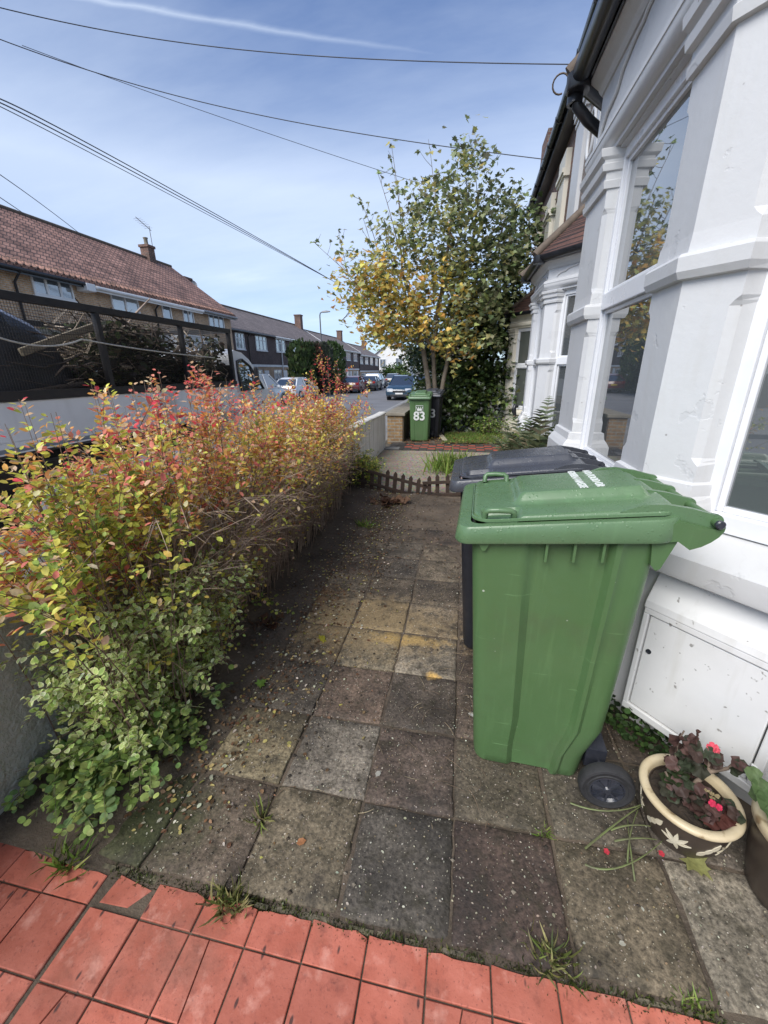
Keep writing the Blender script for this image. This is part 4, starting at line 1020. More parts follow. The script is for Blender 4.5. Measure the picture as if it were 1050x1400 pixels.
# ------------------------------------------------------------------ flower pots and what grows in them
M['pot_dark'] = mat('glazed_dark_pot', (.055, .040, .030), (.035, .027, .022), .38, 9, .12, 60)
M['pot_rim'] = mat('glazed_cream_rim', (.56, .47, .31), (.46, .37, .22), .42, 12, .15, 60, spots=[(24, .58, .70, (.24, .17, .09))])
M['pot_motif'] = mat('cream_motif', (.60, .55, .42), (.50, .44, .31), .5, 25, .1, 60)
M['compost'] = mat('compost', (.028, .021, .015), (.05, .036, .024), .95, 25, .9, 60, .012)
def pot(label, loc, h, rb, rt, thick, motif, rz=0):
    r_ = thing('flower_pot', label, 'flower pot', loc, rz, 'glazed pots beside the meter cupboard')
    def rad(z): k = z/h; return lerp(rb, rt-.012, k**.75)+.012*math.sin(k*PI)
    b = MB(); pr = [(0, .002), (rb*.7, .002), (rb, 0), (rb+.004, .006)]+[(rad(h*k/14), h*k/14) for k in range(1, 13)]+[(rad(h*12/14)-thick, h*12/14), (rb*.9, h*.3)]
    b.lathe(pr, n=56); b.build('pot_body', M['pot_dark'], r_, smooth=40)
    b = MB(); z0 = h*.845
    b.lathe([(rad(z0)-.004, z0), (rt-.002, z0+.004), (rt+.006, z0+.012), (rt+.008, h-.010), (rt+.004, h-.002), (rt-.004, h), (rt-thick, h-.001), (rt-thick-.006, h-.008), (rt-thick-.010, z0-.02), (rad(z0)-.02, z0-.02)], n=64); b.build('pot_rim', M['pot_rim'], r_, smooth=50)
    b = MB(); b.grid(lambda a, c: ((rt-thick-.004)*c*math.cos(2*PI*a), (rt-thick-.004)*c*math.sin(2*PI*a), h*.80+.012*mnoise.noise(Vector((9*c*math.cos(2*PI*a), 9*c*math.sin(2*PI*a), 2)))), 36, 8); b.build('compost', M['compost'], r_, fixn=False)
    if motif:
        b = MB()
        def S(a, z, d=.0025): rr_ = rad(z)+d; return (rr_*math.cos(a), rr_*math.sin(a), z)
        def petal(a0, z0_, ang, L, W):                   # leaf shape laid on the curved side
            n_ = 8; pts = []
            for k in range(n_+1):
                s = k/n_; wd = W*math.sin(PI*s**.8)
                pts.append((s*L, wd/2))
            for k in range(n_-1, 0, -1):
                s = k/n_; pts.append((s*L, -W*math.sin(PI*s**.8)/2))
            R0 = rad(z0_); ca, sa = math.cos(ang), math.sin(ang)
            q = [S(a0+(x*ca-y*sa)/R0, z0_+x*sa+y*ca) for x, y in pts]; q2 = [S(a0+(x*ca-y*sa)/R0, z0_+x*sa+y*ca, -.003) for x, y in pts]
            b.loft([q2, q])
        for a0 in [2*PI*k/5 for k in range(5)]:
            zc = h*.40
            for ang, L, W in ((R(20), .045, .013), (R(55), .050, .014), (R(90), .052, .013), (R(130), .048, .013), (R(165), .042, .012), (R(230), .035, .014), (R(290), .036, .013)): petal(a0, zc, ang, L, W)
            for k in range(3): petal(a0+PI/5+k*.13-.12, h*(.30+.10*k), R(60), .040, .020)
        b.build('leaf_motif', M['pot_motif'], r_)
    return r_
P1 = Vector((.860, 1.175, 0)); P2 = Vector((1.115, 1.015, 0))
pot('dark flower pot with cream rim and painted cream leaf motif, next to the bin wheel', P1, .19, .098, .146, .017, True, R(20))
pot('taller dark flower pot with cream rim cut off by the right edge of the photo', P2, .30, .11, .150, .018, False)
M['leaf'] = leaf_mat('leaf', .42, .5, .25); M['leaf_gloss'] = leaf_mat('glossy_leaf', .18, .32, .5); M['petal'] = leaf_mat('petal', .35, .5, .2)
M['stem_wood'] = mat('woody_stem', (.20, .15, .11), (.13, .095, .07), .8, 20, .3, 90)
M['stem_green'] = mat('green_stem', (.14, .17, .06), (.10, .10, .05), .6, 20)
def curl_leaf_mesh(b, c, d, n, s, col_, ruffle=.25, nn=14):  # rounded, lobed pelargonium leaf with ruffled edge
    d = Vector(d).normalized(); n = Vector(n); x = d.cross(n).normalized(); n = x.cross(d); ph = rng.uniform(0, 6)
    vs = [Vector(c)]
    for rr_ in (.5, 1.0):
        for k in range(nn):
            a = 2*PI*k/nn; rad_ = s*rr_*(1+.10*math.cos(5*a))*(.55 if k == 0 and rr_ == 1 else 1)
            vs.append(Vector(c)+d*(s*.55-rad_*math.cos(a))+x*(rad_*math.sin(a))+n*(s*ruffle*rr_**2*math.sin(4*a+ph)*.5+s*.12*rr_))
    fs = [(0, 1+k, 1+(k+1) % nn) for k in range(nn)]+[(1+k, 1+nn+k, 1+nn+(k+1) % nn, 1+(k+1) % nn) for k in range(nn)]
    b.add(vs, fs, 0, col_)
def flower_mesh(b, c, s, col_, nrm=(0, -.5, 1)):
    nrm = Vector(nrm).normalized(); x = nrm.orthogonal().normalized(); y = nrm.cross(x)
    for k in range(5):
        a = 2*PI*k/5+.3; d = (x*math.cos(a)+y*math.sin(a)); sd = nrm.cross(d); kk = rng.uniform(.85, 1.15)
        vs = [Vector(c), Vector(c)+d*s*.55+sd*s*.46+nrm*s*.12, Vector(c)+d*s*.98+sd*s*.42+nrm*s*.10, Vector(c)+d*s*1.08+nrm*s*.05, Vector(c)+d*s*.98-sd*s*.42+nrm*s*.12, Vector(c)+d*s*.55-sd*s*.46+nrm*s*.12]
        b.add(vs, [(0, 1, 2, 3), (0, 3, 4, 5)], 0, tuple(q*kk for q in col_))
# wilting geranium in the motif pot
g1 = thing('geranium', 'half wilted geranium with dark crinkled leaves and a pink flower in the motif pot', 'plant', (P1.x, P1.y, .15))
b = MB(); st = [(0, 0, 0), (.01, .01, .05), (.03, .02, .085), (.06, .035, .105), (.095, .045, .11), (.125, .05, .118)]
b.tube(st, [.010, .0095, .009, .008, .007, .006], 8)
stems = [[(-.01, .0, 0), (-.03, .03, .06), (-.045, .05, .13), (-.035, .075, .19), (-.02, .085, .225)], [(.06, .035, .105), (.062, .05, .14), (.065, .06, .175)], [(.0, -.02, 0), (.02, -.05, .04), (.04, -.075, .05)], [(0, .01, .0), (-.06, .01, .05), (-.08, .02, .09)], [(.125, .05, .118), (.14, .055, .14), (.15, .06, .16)]]
for s_ in stems: b.tube(s_, [.005-.0006*i for i in range(len(s_))], 6)
b.build('stem', M['stem_wood'], g1, smooth=60)
b = MB(); dk = [(.065, .065, .045), (.085, .055, .045), (.11, .06, .052), (.07, .085, .05), (.14, .08, .068), (.06, .075, .045)]
spots_ = [(-.055+.08*rng.random(), .02+.08*rng.random(), .06+.15*rng.random()) for _ in range(38)]+[(-.01+.11*rng.random(), -.085+.09*rng.random(), .015+.055*rng.random()) for _ in range(40)]+[(.05+.03*rng.random(), .04+.03*rng.random(), .13+.05*rng.random()) for _ in range(7)]+[(.13+.035*rng.random(), .045+.03*rng.random(), .11+.055*rng.random()) for _ in range(8)]+[(-.08+.07*rng.random(), -.02+.06*rng.random(), .02+.07*rng.random()) for _ in range(14)]
for p in spots_: curl_leaf_mesh(b, p, (rng.uniform(-1, 1), rng.uniform(-1, .5), rng.uniform(-.7, .5)), (rng.uniform(-.6, .6), rng.uniform(-.9, .2), 1), rng.uniform(.016, .029), rng.choice(dk), .55)
for p in [(-.05, .02, .075), (-.06, .03, .06), (-.03, .03, .09), (-.045, .04, .11)]: curl_leaf_mesh(b, p, (-.5, -1, .1), (-.3, -.5, 1), .028, (.045, .065, .028), .3)
for p in [(.05, -.085, .035), (.07, -.07, .04), (.015, -.085, .03), (.085, -.06, .045)]: curl_leaf_mesh(b, p, (.4, -1, -.2), (.2, -.6, 1), .022, (.13, .05, .04), .4)
b.build('foliage', M['leaf'], g1, smooth=70, fixn=False)
b = MB(); flower_mesh(b, (.066, .062, .190), .017, (.75, .10, .14), (-.3, -1, .6)); flower_mesh(b, (.078, .055, .182), .013, (.70, .12, .16), (.4, -1, .3)); flower_mesh(b, (.028, -.062, .078), .011, (.65, .04, .10), (0, -1, .8)); flower_mesh(b, (.045, -.070, .074), .010, (.65, .04, .10), (0, -1, .8)); 
b.build('flower', M['petal'], g1, fixn=False)
b = MB()
for p in [(.035, -.01, .075), (.050, -.018, .072), (.044, -.03, .068), (.062, -.02, .066), (.040, -.022, .08)]: curl_leaf_mesh(b, p, (rng.uniform(-1, 1), -1, .2), (0, -.3, 1), .009, (.45, .36, .20), .7, 8)
b.build('dry_husk', M['leaf'], g1, fixn=False)
g2 = thing('geranium', 'green rounded-leaf geranium with red stalks in the taller pot', 'plant', (P2.x, P2.y, .26))
b = MB(); L2 = []
for k in range(20):
    a = rng.uniform(0, 2*PI); rr_ = rng.uniform(.03, .13); h_ = rng.uniform(.02, .13)
    tip = Vector((rr_*math.cos(a), rr_*math.sin(a), h_)); b.tube([(0, 0, 0), tip*.5+Vector((0, 0, .03)), tip], .0028, 5); L2.append((tip, a))
for k in range(6):
    L2.append((Vector((-.09-.01*k % 3, -.01+.03*k-.06, .04+.018*k)), PI))
b.build('stem', M['stem_green'], g2, smooth=60)
b = MB()
for tip, a in L2: curl_leaf_mesh(b, tip, (math.cos(a), math.sin(a), .1), (.3*math.cos(a), .3*math.sin(a)-.5, 1), rng.uniform(.026, .040), rng.choice([(.10, .16, .06), (.13, .19, .08), (.085, .14, .05)]), .22)
b.build('foliage', M['leaf'], g2, smooth=70, fixn=False)
b = MB()
for e in [(-.045, .05, .235), (-.02, .06, .25), (.0, .06, .24), (-.06, .07, .22), (-.03, .09, .26)]: b.tube([(-.0, .0, .05), Vector(e)*.6+Vector((.01, .0, .02)), e], .0022, 5)
b.build('flower_stalk', mat('red_stalk', (.38, .10, .08), (.28, .10, .07), .6, 20), g2, smooth=60)
b = MB()
for e in [(-.045, .05, .235), (-.02, .06, .25), (.0, .06, .24), (-.06, .07, .22), (-.01, .055, .245)]: flower_mesh(b, e, .011, (.62, .08, .12), (0, -1, .5))
b.build('flower', M['petal'], g2, fixn=False)

# ------------------------------------------------------------------ shrubs along the front wall
M['twig'] = mat('brown_twig', (.22, .15, .105), (.14, .095, .07), .8, 12)
M['twig_grey'] = mat('grey_twig', (.42, .32, .24), (.28, .205, .15), .8, 12)
RED, CORAL, ORANGE, YEL, LIME, GREEN, DGRN, PEACH = (.70, .09, .11), (.84, .27, .20), (.82, .42, .12), (.84, .66, .15), (.62, .64, .12), (.26, .36, .08), (.09, .15, .04), (.84, .58, .36)
def bez(a, b_, c_, n):
    return [a*(1-s)**2+b_*(2*s*(1-s))+c_*s**2 for s in [i/n for i in range(n+1)]]
def shrub(name, label, cat, ctr, shoots, colfn, lsize, tmpl, leafm, twigm=None, per=26, leafstart=.45, group=None, twig_r=.0028, side=.45, jitter=.02, vc=None):
    """shoots: list of (base, control, tip) Vectors in world space"""
    root = thing(name, label, cat, ctr, 0, group); o = root.location; b = MB(); P, D, Nn, S, C = [], [], [], [], []
    def put(pts, k, rr_):
        for q in range(k):
            s = rng.random()**.8; i = min(len(pts)-2, int(s*(len(pts)-1))); f = s*(len(pts)-1)-i
            p = pts[i].lerp(pts[i+1], f); d = (pts[i+1]-pts[i]).normalized()
            sd = Vector((rng.gauss(0, 1), rng.gauss(0, 1), rng.gauss(0, .6))); sd = (sd-d*sd.dot(d)).normalized()
            c = colfn(p, s)
            if c is None: continue
            P.append(p-o+sd*rng.uniform(0, jitter)); D.append((sd+d*.55+Vector((0, 0, rng.uniform(-.35, .25))))); Nn.append(Vector((rng.gauss(0, .35), rng.gauss(0, .35), 1))); S.append(rng.uniform(*lsize)*(1.0 if s < .85 else .7)); C.append(c)
    for base, ctl, tip in shoots:
        pts = bez(base, ctl, tip, 6); n_ = len(pts)
        b.tube([p-o for p in pts], [twig_r*(1.25-.95*i/(n_-1)) for i in range(n_)], 4, cap=False)
        i0 = int(leafstart*(n_-1)); put(pts[i0:], per, twig_r)
        for _ in range(int(side*6+rng.random())):
            i = rng.randrange(max(1, i0-1), n_-1); p = pts[i]; d = (pts[i+1]-pts[i]).normalized()
            e = p+(d+Vector((rng.gauss(0, .7), rng.gauss(0, .7), rng.gauss(.05, .45)))).normalized()*rng.uniform(.10, .24)
            tw = bez(p, (p+e)/2+Vector((0, 0, rng.uniform(-.01, .03))), e, 3); b.tube([q-o for q in tw], [twig_r*.6, twig_r*.5, twig_r*.4, twig_r*.3], 3, cap=False); put(tw, int(per*.35), twig_r)
    b.build('stems', twigm or M['twig'], root, smooth=80, fixn=False)
    if P: leaves('foliage', tmpl, P, D, Nn, S, np.clip(np.array(C), .004, .9), leafm, root, vc=vc)
    return root
def jit(c, k=.22):
    f = math.exp(rng.gauss(0, k)); return (c[0]*f*rng.uniform(.92, 1.08), c[1]*f*rng.uniform(.88, 1.12), c[2]*f)
def pick(cols, w):
    return jit(rng.choices(cols, w)[0])
def xlim(z, y): return -1.37+.44*ss(.12, 1.15, z)-.06*ss(2.8, 4.2, y)
def fan(n, xr, yr, htop, spread=.35, lean=(0, 0), hmin=.6, zb_=0.0):
    out = []
    for _ in range(n):
        bx, by = rng.uniform(*xr), rng.uniform(*yr); base = Vector((bx, by, zb_))
        h = htop(bx, by)*rng.uniform(hmin, 1.0)*(.94+.22*mnoise.noise(Vector((by*2.3, bx*3, 4))))
        dx, dy = rng.gauss(lean[0], spread), rng.gauss(lean[1], spread)
        tip = Vector((bx+dx*h, by+dy*h, h)); tip.x = max(-2.0, min(xlim(h, by), tip.x))
        ctl = Vector((bx+dx*h*.25, by+dy*h*.25, h*.75)); out.append((base, ctl, tip))
    return out
TO, TR = T_oval(), T_round()
# tall sprays that stand clear of each shrub
def sprays(ya, yb):
    sh = []
    for (u, v, Y) in [(270, 497, 1.95), (255, 512, 2.0), (285, 512, 2.05), (205, 510, 1.75), (200, 520, 1.72), (310, 515, 2.3), (125, 520, 1.45), (150, 530, 1.4), (30, 545, 1.1), (75, 560, 1.15), (12, 575, 1.05), (440, 470, 4.6), (428, 500, 4.2), (465, 505, 4.8), (460, 492, 4.9), (180, 525, 1.6), (232, 525, 1.9), (290, 530, 2.4), (340, 520, 2.7), (372, 522, 3.1), (398, 520, 3.6), (265, 505, 1.97), (215, 505, 1.78), (448, 480, 4.55)]:
        if not ya <= Y < yb: continue
        for k in range(2):
            tip = ay(u+rng.uniform(-6, 6), v+rng.uniform(0, 10), Y); base = Vector((max(-1.7, min(-1.15, tip.x+.05)), max(ya+.1, Y-.05), .3)); sh.append((base, base.lerp(tip, .6)+Vector((0, 0, .05)), tip))
    return sh
# 1 left-hand yellow-green shrub
def c1_(p, s):
    k = p.z
    if k < .66 and p.y < 1.3: return None
    if k > 1.22: return pick([RED, CORAL, ORANGE, PEACH, LIME], [.9, 1.8, 2, 2, 4.5])
    if p.x < -1.45 and k < 1.05: return pick([PEACH, CORAL, ORANGE, LIME], [2, 2.4, 2, 2])
    if k > .85: return pick([LIME, GREEN, YEL, PEACH, CORAL], [4, 3, 2, 1.2, .8])
    return pick([GREEN, LIME, YEL, PEACH], [2, 4, 2.5, 1]) if rng.random() < .4 else None
def top1(x, y): return 1.42-.20*ss(-1.0, -.65, x)
shrub('autumn_shrub', 'yellow-green shrub with dark red tips at the left edge, over the bare wall', 'shrub', (-1.35, 1.05, 0), fan(95, (-1.85, -1.20), (1.0, 1.7), top1, .20, (-.05, -.20), .75)+sprays(1.0, 1.5), c1_, (.025, .039), TO, M['leaf'], per=46, leafstart=.35, group='autumn shrubs along the front wall')
# 2 pink-red shrub
def c2_(p, s):
    k = p.z
    if k > 1.32: return pick([RED, CORAL, ORANGE, PEACH], [2, 3.4, 2, 2.5])
    if k > .88: return pick([CORAL, PEACH, ORANGE, YEL, LIME, GREEN], [3, 2.6, 2.4, 2.6, 1.6, .5])
    return pick([LIME, GREEN, YEL, PEACH, CORAL], [3, 3, 2, .6, .4]) if rng.random() < .13 else None
shrub('autumn_shrub', 'coral and pink topped shrub in front of the truck side', 'shrub', (-1.30, 2.0, 0), fan(140, (-1.85, -1.30), (1.45, 2.65), lambda x, y: 1.55-.42*ss(-1.25, -.95, x), .19, (.03, 0), .72)+sprays(1.5, 2.6), c2_, (.026, .039), TO, M['leaf'], per=40, leafstart=.42, group='autumn shrubs along the front wall')
# 3 the big orange-yellow one
def c3_(p, s):
    k = p.z
    if k > 1.30: return pick([CORAL, ORANGE, YEL, PEACH, RED], [2, 3, 3, 2.2, 1])
    if k > .75: return pick([YEL, ORANGE, PEACH, CORAL, LIME], [4.5, 3.4, 2.4, 1.2, .8])
    return pick([YEL, LIME, ORANGE, GREEN], [4, 2, 2, 1]) if rng.random() < (.5 if p.y > 3.3 else .16) else None
shrub('autumn_shrub', 'broad orange and yellow shrub filling the middle of the front wall', 'shrub', (-1.25, 3.4, 0), fan(190, (-1.85, -1.30), (2.5, 4.4), lambda x, y: 1.54-.30*ss(-1.3, -1.0, x), .18, (.06, 0), .68)+sprays(2.6, 4.0), c3_, (.027, .040), TO, M['leaf'], per=44, leafstart=.38, group='autumn shrubs along the front wall')
# 4 far reddish end
def c4_(p, s):
    k = p.z
    if k > 1.0: return pick([RED, CORAL, ORANGE, YEL], [3, 2.5, 1.5, 1.3])
    return pick([YEL, ORANGE, CORAL, LIME, GREEN], [3, 2, 1.5, 2, 1.5]) if rng.random() < .8 else None
shrub('autumn_shrub', 'looser red-leaved shrub where the white wall shows through at its far end', 'shrub', (-1.28, 5.1, 0), fan(110, (-1.82, -1.40), (4.3, 5.5), lambda x, y: 1.50-.16*(y-4.3)-.3*ss(-1.4, -1.1, x), .15, (.0, .02))+sprays(4.0, 6.0), c4_, (.025, .036), TO, M['leaf'], per=36, leafstart=.45, group='autumn shrubs along the front wall')
# 5 bare twiggy mass facing the path
sh = []
for _ in range(760):
    y = rng.uniform(1.5, 4.3); bx = rng.uniform(-1.58, -1.36); base = Vector((bx, y, rng.uniform(0, .1)))
    h = rng.uniform(.30, 1.10); dx = rng.uniform(-.05, .62)*(1 if y < 2.6 else .85); tip = Vector((min(xlim(h, y)+.03, bx+dx), y+rng.gauss(-.03, .22), h)); sh.append((base, Vector((bx+(tip.x-bx)*.25, y+(tip.y-y)*.2, h*rng.uniform(.65, 1.25))), tip))
shrub('twiggy_shrub', 'bare brown twiggy shrub facing the path below the coloured leaves', 'shrub', (-1.1, 2.6, 0), sh, lambda p, s: pick([YEL, LIME, PEACH, CORAL], [4, 3, 1, .6]) if rng.random() < .09 else None, (.026, .038), TO, M['leaf'], M['twig_grey'], per=11, leafstart=.55, side=.9, twig_r=.0024)
# 6 variegated shrub near the camera
CREAM, VGRN, VLIME = (.88, .88, .50), (.62, .72, .26), (.82, .88, .38)
sh = []
for _ in range(100):
    bx, y = rng.uniform(-1.55, -1.25), rng.uniform(1.02, 1.62); h = rng.uniform(.18, .80)*(1.0-.25*ss(1.2, 1.75, y)); a = rng.uniform(-2.3, 1.2)
    rr_ = rng.uniform(.05, .34); tip = Vector((max(-1.75 if h > .72 else -1.58, min(-1.14+.14*ss(.2, .6, h), bx+rr_*math.cos(a))), y+rr_*math.sin(a)*.9, h)); sh.append((Vector((bx, y, .03)), Vector((bx, y, h*.9)), tip))
shrub('variegated_shrub', 'cream-edged variegated euonymus spilling towards the near end of the path', 'shrub', (-1.2, 1.3, 0), sh, lambda p, s: pick([CREAM, VLIME, VGRN], [3.6, 3.4, 1.4]), (.021, .033), T_varieg(), M['leaf'], vc=VC_VAR, per=32, leafstart=.4, side=.8)
# 7 low creeper on the ground, round leaves
sh = []
for _ in range(42):
    bx, y = rng.uniform(-1.55, -1.28), rng.uniform(.90, 1.35); a = rng.uniform(-1.9, .5); L = rng.uniform(.12, .42)
    tip = Vector((max(-1.57, min(-1.02, bx+L*math.cos(a)*.9)), max(.74, y+L*math.sin(a)), rng.uniform(.03, .10))); sh.append((Vector((bx, y, .05)), Vector(((bx+tip.x)/2, (y+tip.y)/2, rng.uniform(.12, .30))), tip))
CRP = [(.25, .36, .11), (.36, .48, .14), (.18, .27, .11), (.46, .54, .18)]
shrub('creeper', 'low bright green creeper with round paired leaves trailing onto the mossy slab', 'creeper', (-1.3, 1.0, 0), sh, lambda p, s: pick(CRP, [3, 3, 2, 2]), (.022, .036), TR, M['leaf'], M['stem_green'], per=34, leafstart=.15, side=.35, twig_r=.0036, jitter=.008)
sh = []
for _ in range(46):
    bx, y = rng.uniform(-1.52, -1.32), rng.uniform(1.35, 2.3); a = rng.uniform(-1.6, .9); L = rng.uniform(.1, .34)
    tip = Vector((min(-1.14, bx+L*math.cos(a)), y+L*math.sin(a), rng.uniform(.05, .42))); sh.append((Vector((bx, y, .02)), Vector((bx, y, tip.z+.12)), tip))
shrub('small_green_shrub', 'dark green leafy undergrowth at the foot of the bare twigs', 'shrub', (-1.1, 1.9, 0), sh, lambda p, s: pick([GREEN, LIME, YEL, PEACH], [2.5, 3, 2, 1]) if rng.random() < .5 else None, (.020, .034), TR, M['leaf'], per=22, leafstart=.3, side=.5)
# 8 green shrub at the picket edging
sh = []
for _ in range(110):
    bx, y = rng.uniform(-1.58, -1.30), rng.uniform(5.25, 5.9); h = rng.uniform(.12, .46); dx = rng.uniform(-.15, .26)
    sh.append((Vector((bx, y, .02)), Vector((bx+dx*.3, y, h)), Vector((min(-.88, bx+dx), y+rng.gauss(-.08, .18), h*.9))))
shrub('small_green_shrub', 'green and yellow leafy shrub over the left end of the picket edging', 'shrub', (-1.2, 5.4, 0), sh, lambda p, s: pick([GREEN, LIME, DGRN, YEL], [4, 2.4, 2, 1.2]), (.022, .036), TO, M['leaf'], per=22, leafstart=.2, side=.8)

# ------------------------------------------------------------------ the maple behind the bins and the ivy mass beside it
M['bark'] = mat('maple_bark', (.20, .165, .125), (.13, .105, .08), .9, 9, .6, 50, .01)
def grow(name, label, cat, base, stems, blobs, ntarget, nleaf, colfn, lsize, tmpl, leafm, barkm, r0, tw=.006, droop=.35, bare=None, group=None, spread=.2):
    root = thing(name, label, cat, base, 0, group); o = root.location; nodes = []; b = MB()
    def limb(pts, ra, rb, n=7):
        k = len(pts); b.tube([p-o for p in pts], [lerp(ra, rb, i/(k-1)) for i in range(k)], n, cap=False)
        for i, p in enumerate(pts): nodes.append((p, lerp(ra, rb, i/(k-1))))
    for pts, ra, rb in stems: 
        q = []
        for i in range(len(pts)-1):
            for s in range(4): 
                a = s/4; q.append(pts[i].lerp(pts[i+1], a)+Vector((rng.gauss(0, .015), rng.gauss(0, .015), 0)))
        q.append(pts[-1]); limb(q, ra, rb, 9)
    T = []
    tot = sum(bl[2] for bl in blobs)
    for c_, rad, wgt in blobs:
        for _ in range(int(ntarget*wgt/tot)):
            d = Vector((rng.gauss(0, 1), rng.gauss(0, 1), rng.gauss(0, 1))).normalized()*(rng.random()**.42)
            T.append(Vector((c_[0]+d.x*rad[0], c_[1]+d.y*rad[1], c_[2]+d.z*rad[2])))
    T.sort(key=lambda p: min((p-n[0]).length for n in nodes))
    P, D, Nn, S, C = [], [], [], [], []
    def leaf_at(p, axis):
        c = colfn(p)
        if c is None: return
        P.append(p-o); dd = Vector((rng.gauss(0, 1), rng.gauss(0, 1), rng.gauss(-droop, .6))); D.append(dd); Nn.append(Vector((rng.gauss(0, .6), rng.gauss(-.25, .6), 1))); S.append(rng.uniform(*lsize)); C.append(c)
    for tgt in T:
        bi, bd = None, 1e9
        for p, r_ in nodes[::2] if len(nodes) > 1500 else nodes:
            d = (p-tgt).length+max(0, (p.z-tgt.z))*.8
            if d < bd: bd, bi = d, (p, r_)
        p0, r_ = bi; L = (tgt-p0).length
        if L > .12:
            mid = (p0+tgt)/2+Vector((rng.gauss(0, .06), rng.gauss(0, .06), .10*L)); k = max(3, min(7, int(L/.2)))
            pts = bez(p0, mid, tgt, k); limb(pts, min(r_*.7, tw*1.5+.007*L), tw*.45, 5)
        for _ in range(nleaf): leaf_at(tgt+Vector((rng.gauss(0, spread), rng.gauss(0, spread), rng.gauss(0, spread*.8))), None)
    for pts, ra in (bare or []):
        q = bez(pts[0], (pts[0]+pts[1])/2+Vector((rng.gauss(0, .05), 0, rng.gauss(.0, .05))), pts[1], 8); b.tube([p-o for p in q], [lerp(ra, .004, i/8) for i in range(9)], 5, cap=False)
        for i in range(3, 9):
            if rng.random() < .85:
                e = q[i]+Vector((rng.gauss(0, .14), rng.gauss(0, .1), rng.uniform(.05, .3))); b.tube([q[i]-o, (q[i]+e)/2-o+Vector((0, 0, -.02)), e-o], [.006, .005, .003], 4, cap=False)
                if rng.random() < .55: leaf_at(e, None); leaf_at(e, None)
        for _ in range(4): leaf_at(q[-1]+Vector((rng.gauss(0, .05), 0, rng.gauss(0, .05))), None)
    b.build('trunk', barkm, root, smooth=80, fixn=False)
    leaves('crown', tmpl, P, D, Nn, S, np.clip(np.array(C), .004, .9), leafm, root)
    return root
TM = T_maple()
YT = 11.0
def at(u, v, dy=0): return ay(u, v, YT+dy)
base = Vector((-.80, YT, 0))
stems = [([base+Vector((-.10, 0, 0)), at(588, 540), at(580, 480), at(568, 440), at(552, 380), at(545, 320)], .085, .02),
         ([base+Vector((.0, .1, 0)), at(596, 545, .1), at(592, 480, .1), at(600, 420), at(612, 340), at(622, 270)], .075, .02),
         ([base+Vector((.12, .05, 0)), at(603, 545), at(612, 490), at(625, 420, .2), at(645, 350, .2), at(655, 260, .2)], .07, .02),
         ([at(580, 480), at(550, 440, -.3), at(515, 400, -.4), at(480, 385, -.5)], .035, .010),
         ([at(592, 480), at(560, 420, .4), at(535, 350, .3), at(525, 300, .3)], .035, .012),
         ([at(612, 490), at(640, 450, .3), at(680, 400, .4), at(700, 330, .4)], .04, .012)]
def b3(u, v, ru, rv, wgt, dy=0, ry=.9):
    c_ = at(u, v, dy); k = (c_-Vector((0, 0, CAM_H))).length/FPX
    return (c_, (ru*k, ry, rv*k), wgt)
OY, OR_, YG, LG, MG, DG, GG = (.74, .53, .13), (.74, .42, .11), (.64, .57, .19), (.44, .45, .17), (.27, .31, .14), (.12, .15, .07), (.30, .32, .19)
def cm(p):
    dx = (p.x+.3)/1.8; hz = (p.z-3.2)/1.5                # left and middle have turned, right and top stay green
    yl = ss(.55, -.65, dx+.28*hz)*ss(1.05, .25, hz)
    if rng.random() < yl*.80: return pick([OY, OR_, YG, LG], [4, 2, 3, 2])
    if dx > .30: return pick([DG, MG, GG, LG], [4, 3, 2, .5])
    return pick([MG, GG, LG, DG, YG], [3, 3, 2.2, 2, 1])
blobs = [b3(500, 385, 42, 38, 2.0, -.5), b3(535, 425, 48, 40, 2.6, -.3), b3(560, 350, 50, 55, 2.2), b3(620, 320, 50, 70, 3.0), b3(645, 262, 30, 50, .9), b3(610, 420, 60, 45, 3.2), b3(660, 380, 45, 60, 3.0), b3(690, 320, 36, 55, 2.2, .3), b3(585, 290, 30, 45, .6), b3(540, 450, 40, 25, 1.2, -.4), b3(635, 465, 35, 28, 1.3)]
bare = [((at(552, 350), at(535, 197)), .016), ((at(545, 340), at(517, 238)), .013), ((at(520, 360), at(492, 272)), .011), ((at(500, 395), at(431, 333)), .010), ((at(600, 300), at(588, 204)), .012), ((at(525, 380), at(497, 300)), .010), ((at(560, 330), at(543, 262)), .010), ((at(480, 400), at(464, 322)), .009), ((at(490, 420), at(466, 440)), .008), ((at(640, 280), at(635, 206)), .012), ((at(655, 290), at(648, 208)), .010)]
grow('maple_tree', 'multi-stemmed maple turning from green to orange behind the bin marked 83', 'tree', base, stems, blobs, 560, 16, cm, (.085, .15), TM, M['leaf'], M['bark'], .08, bare=bare, spread=.17)
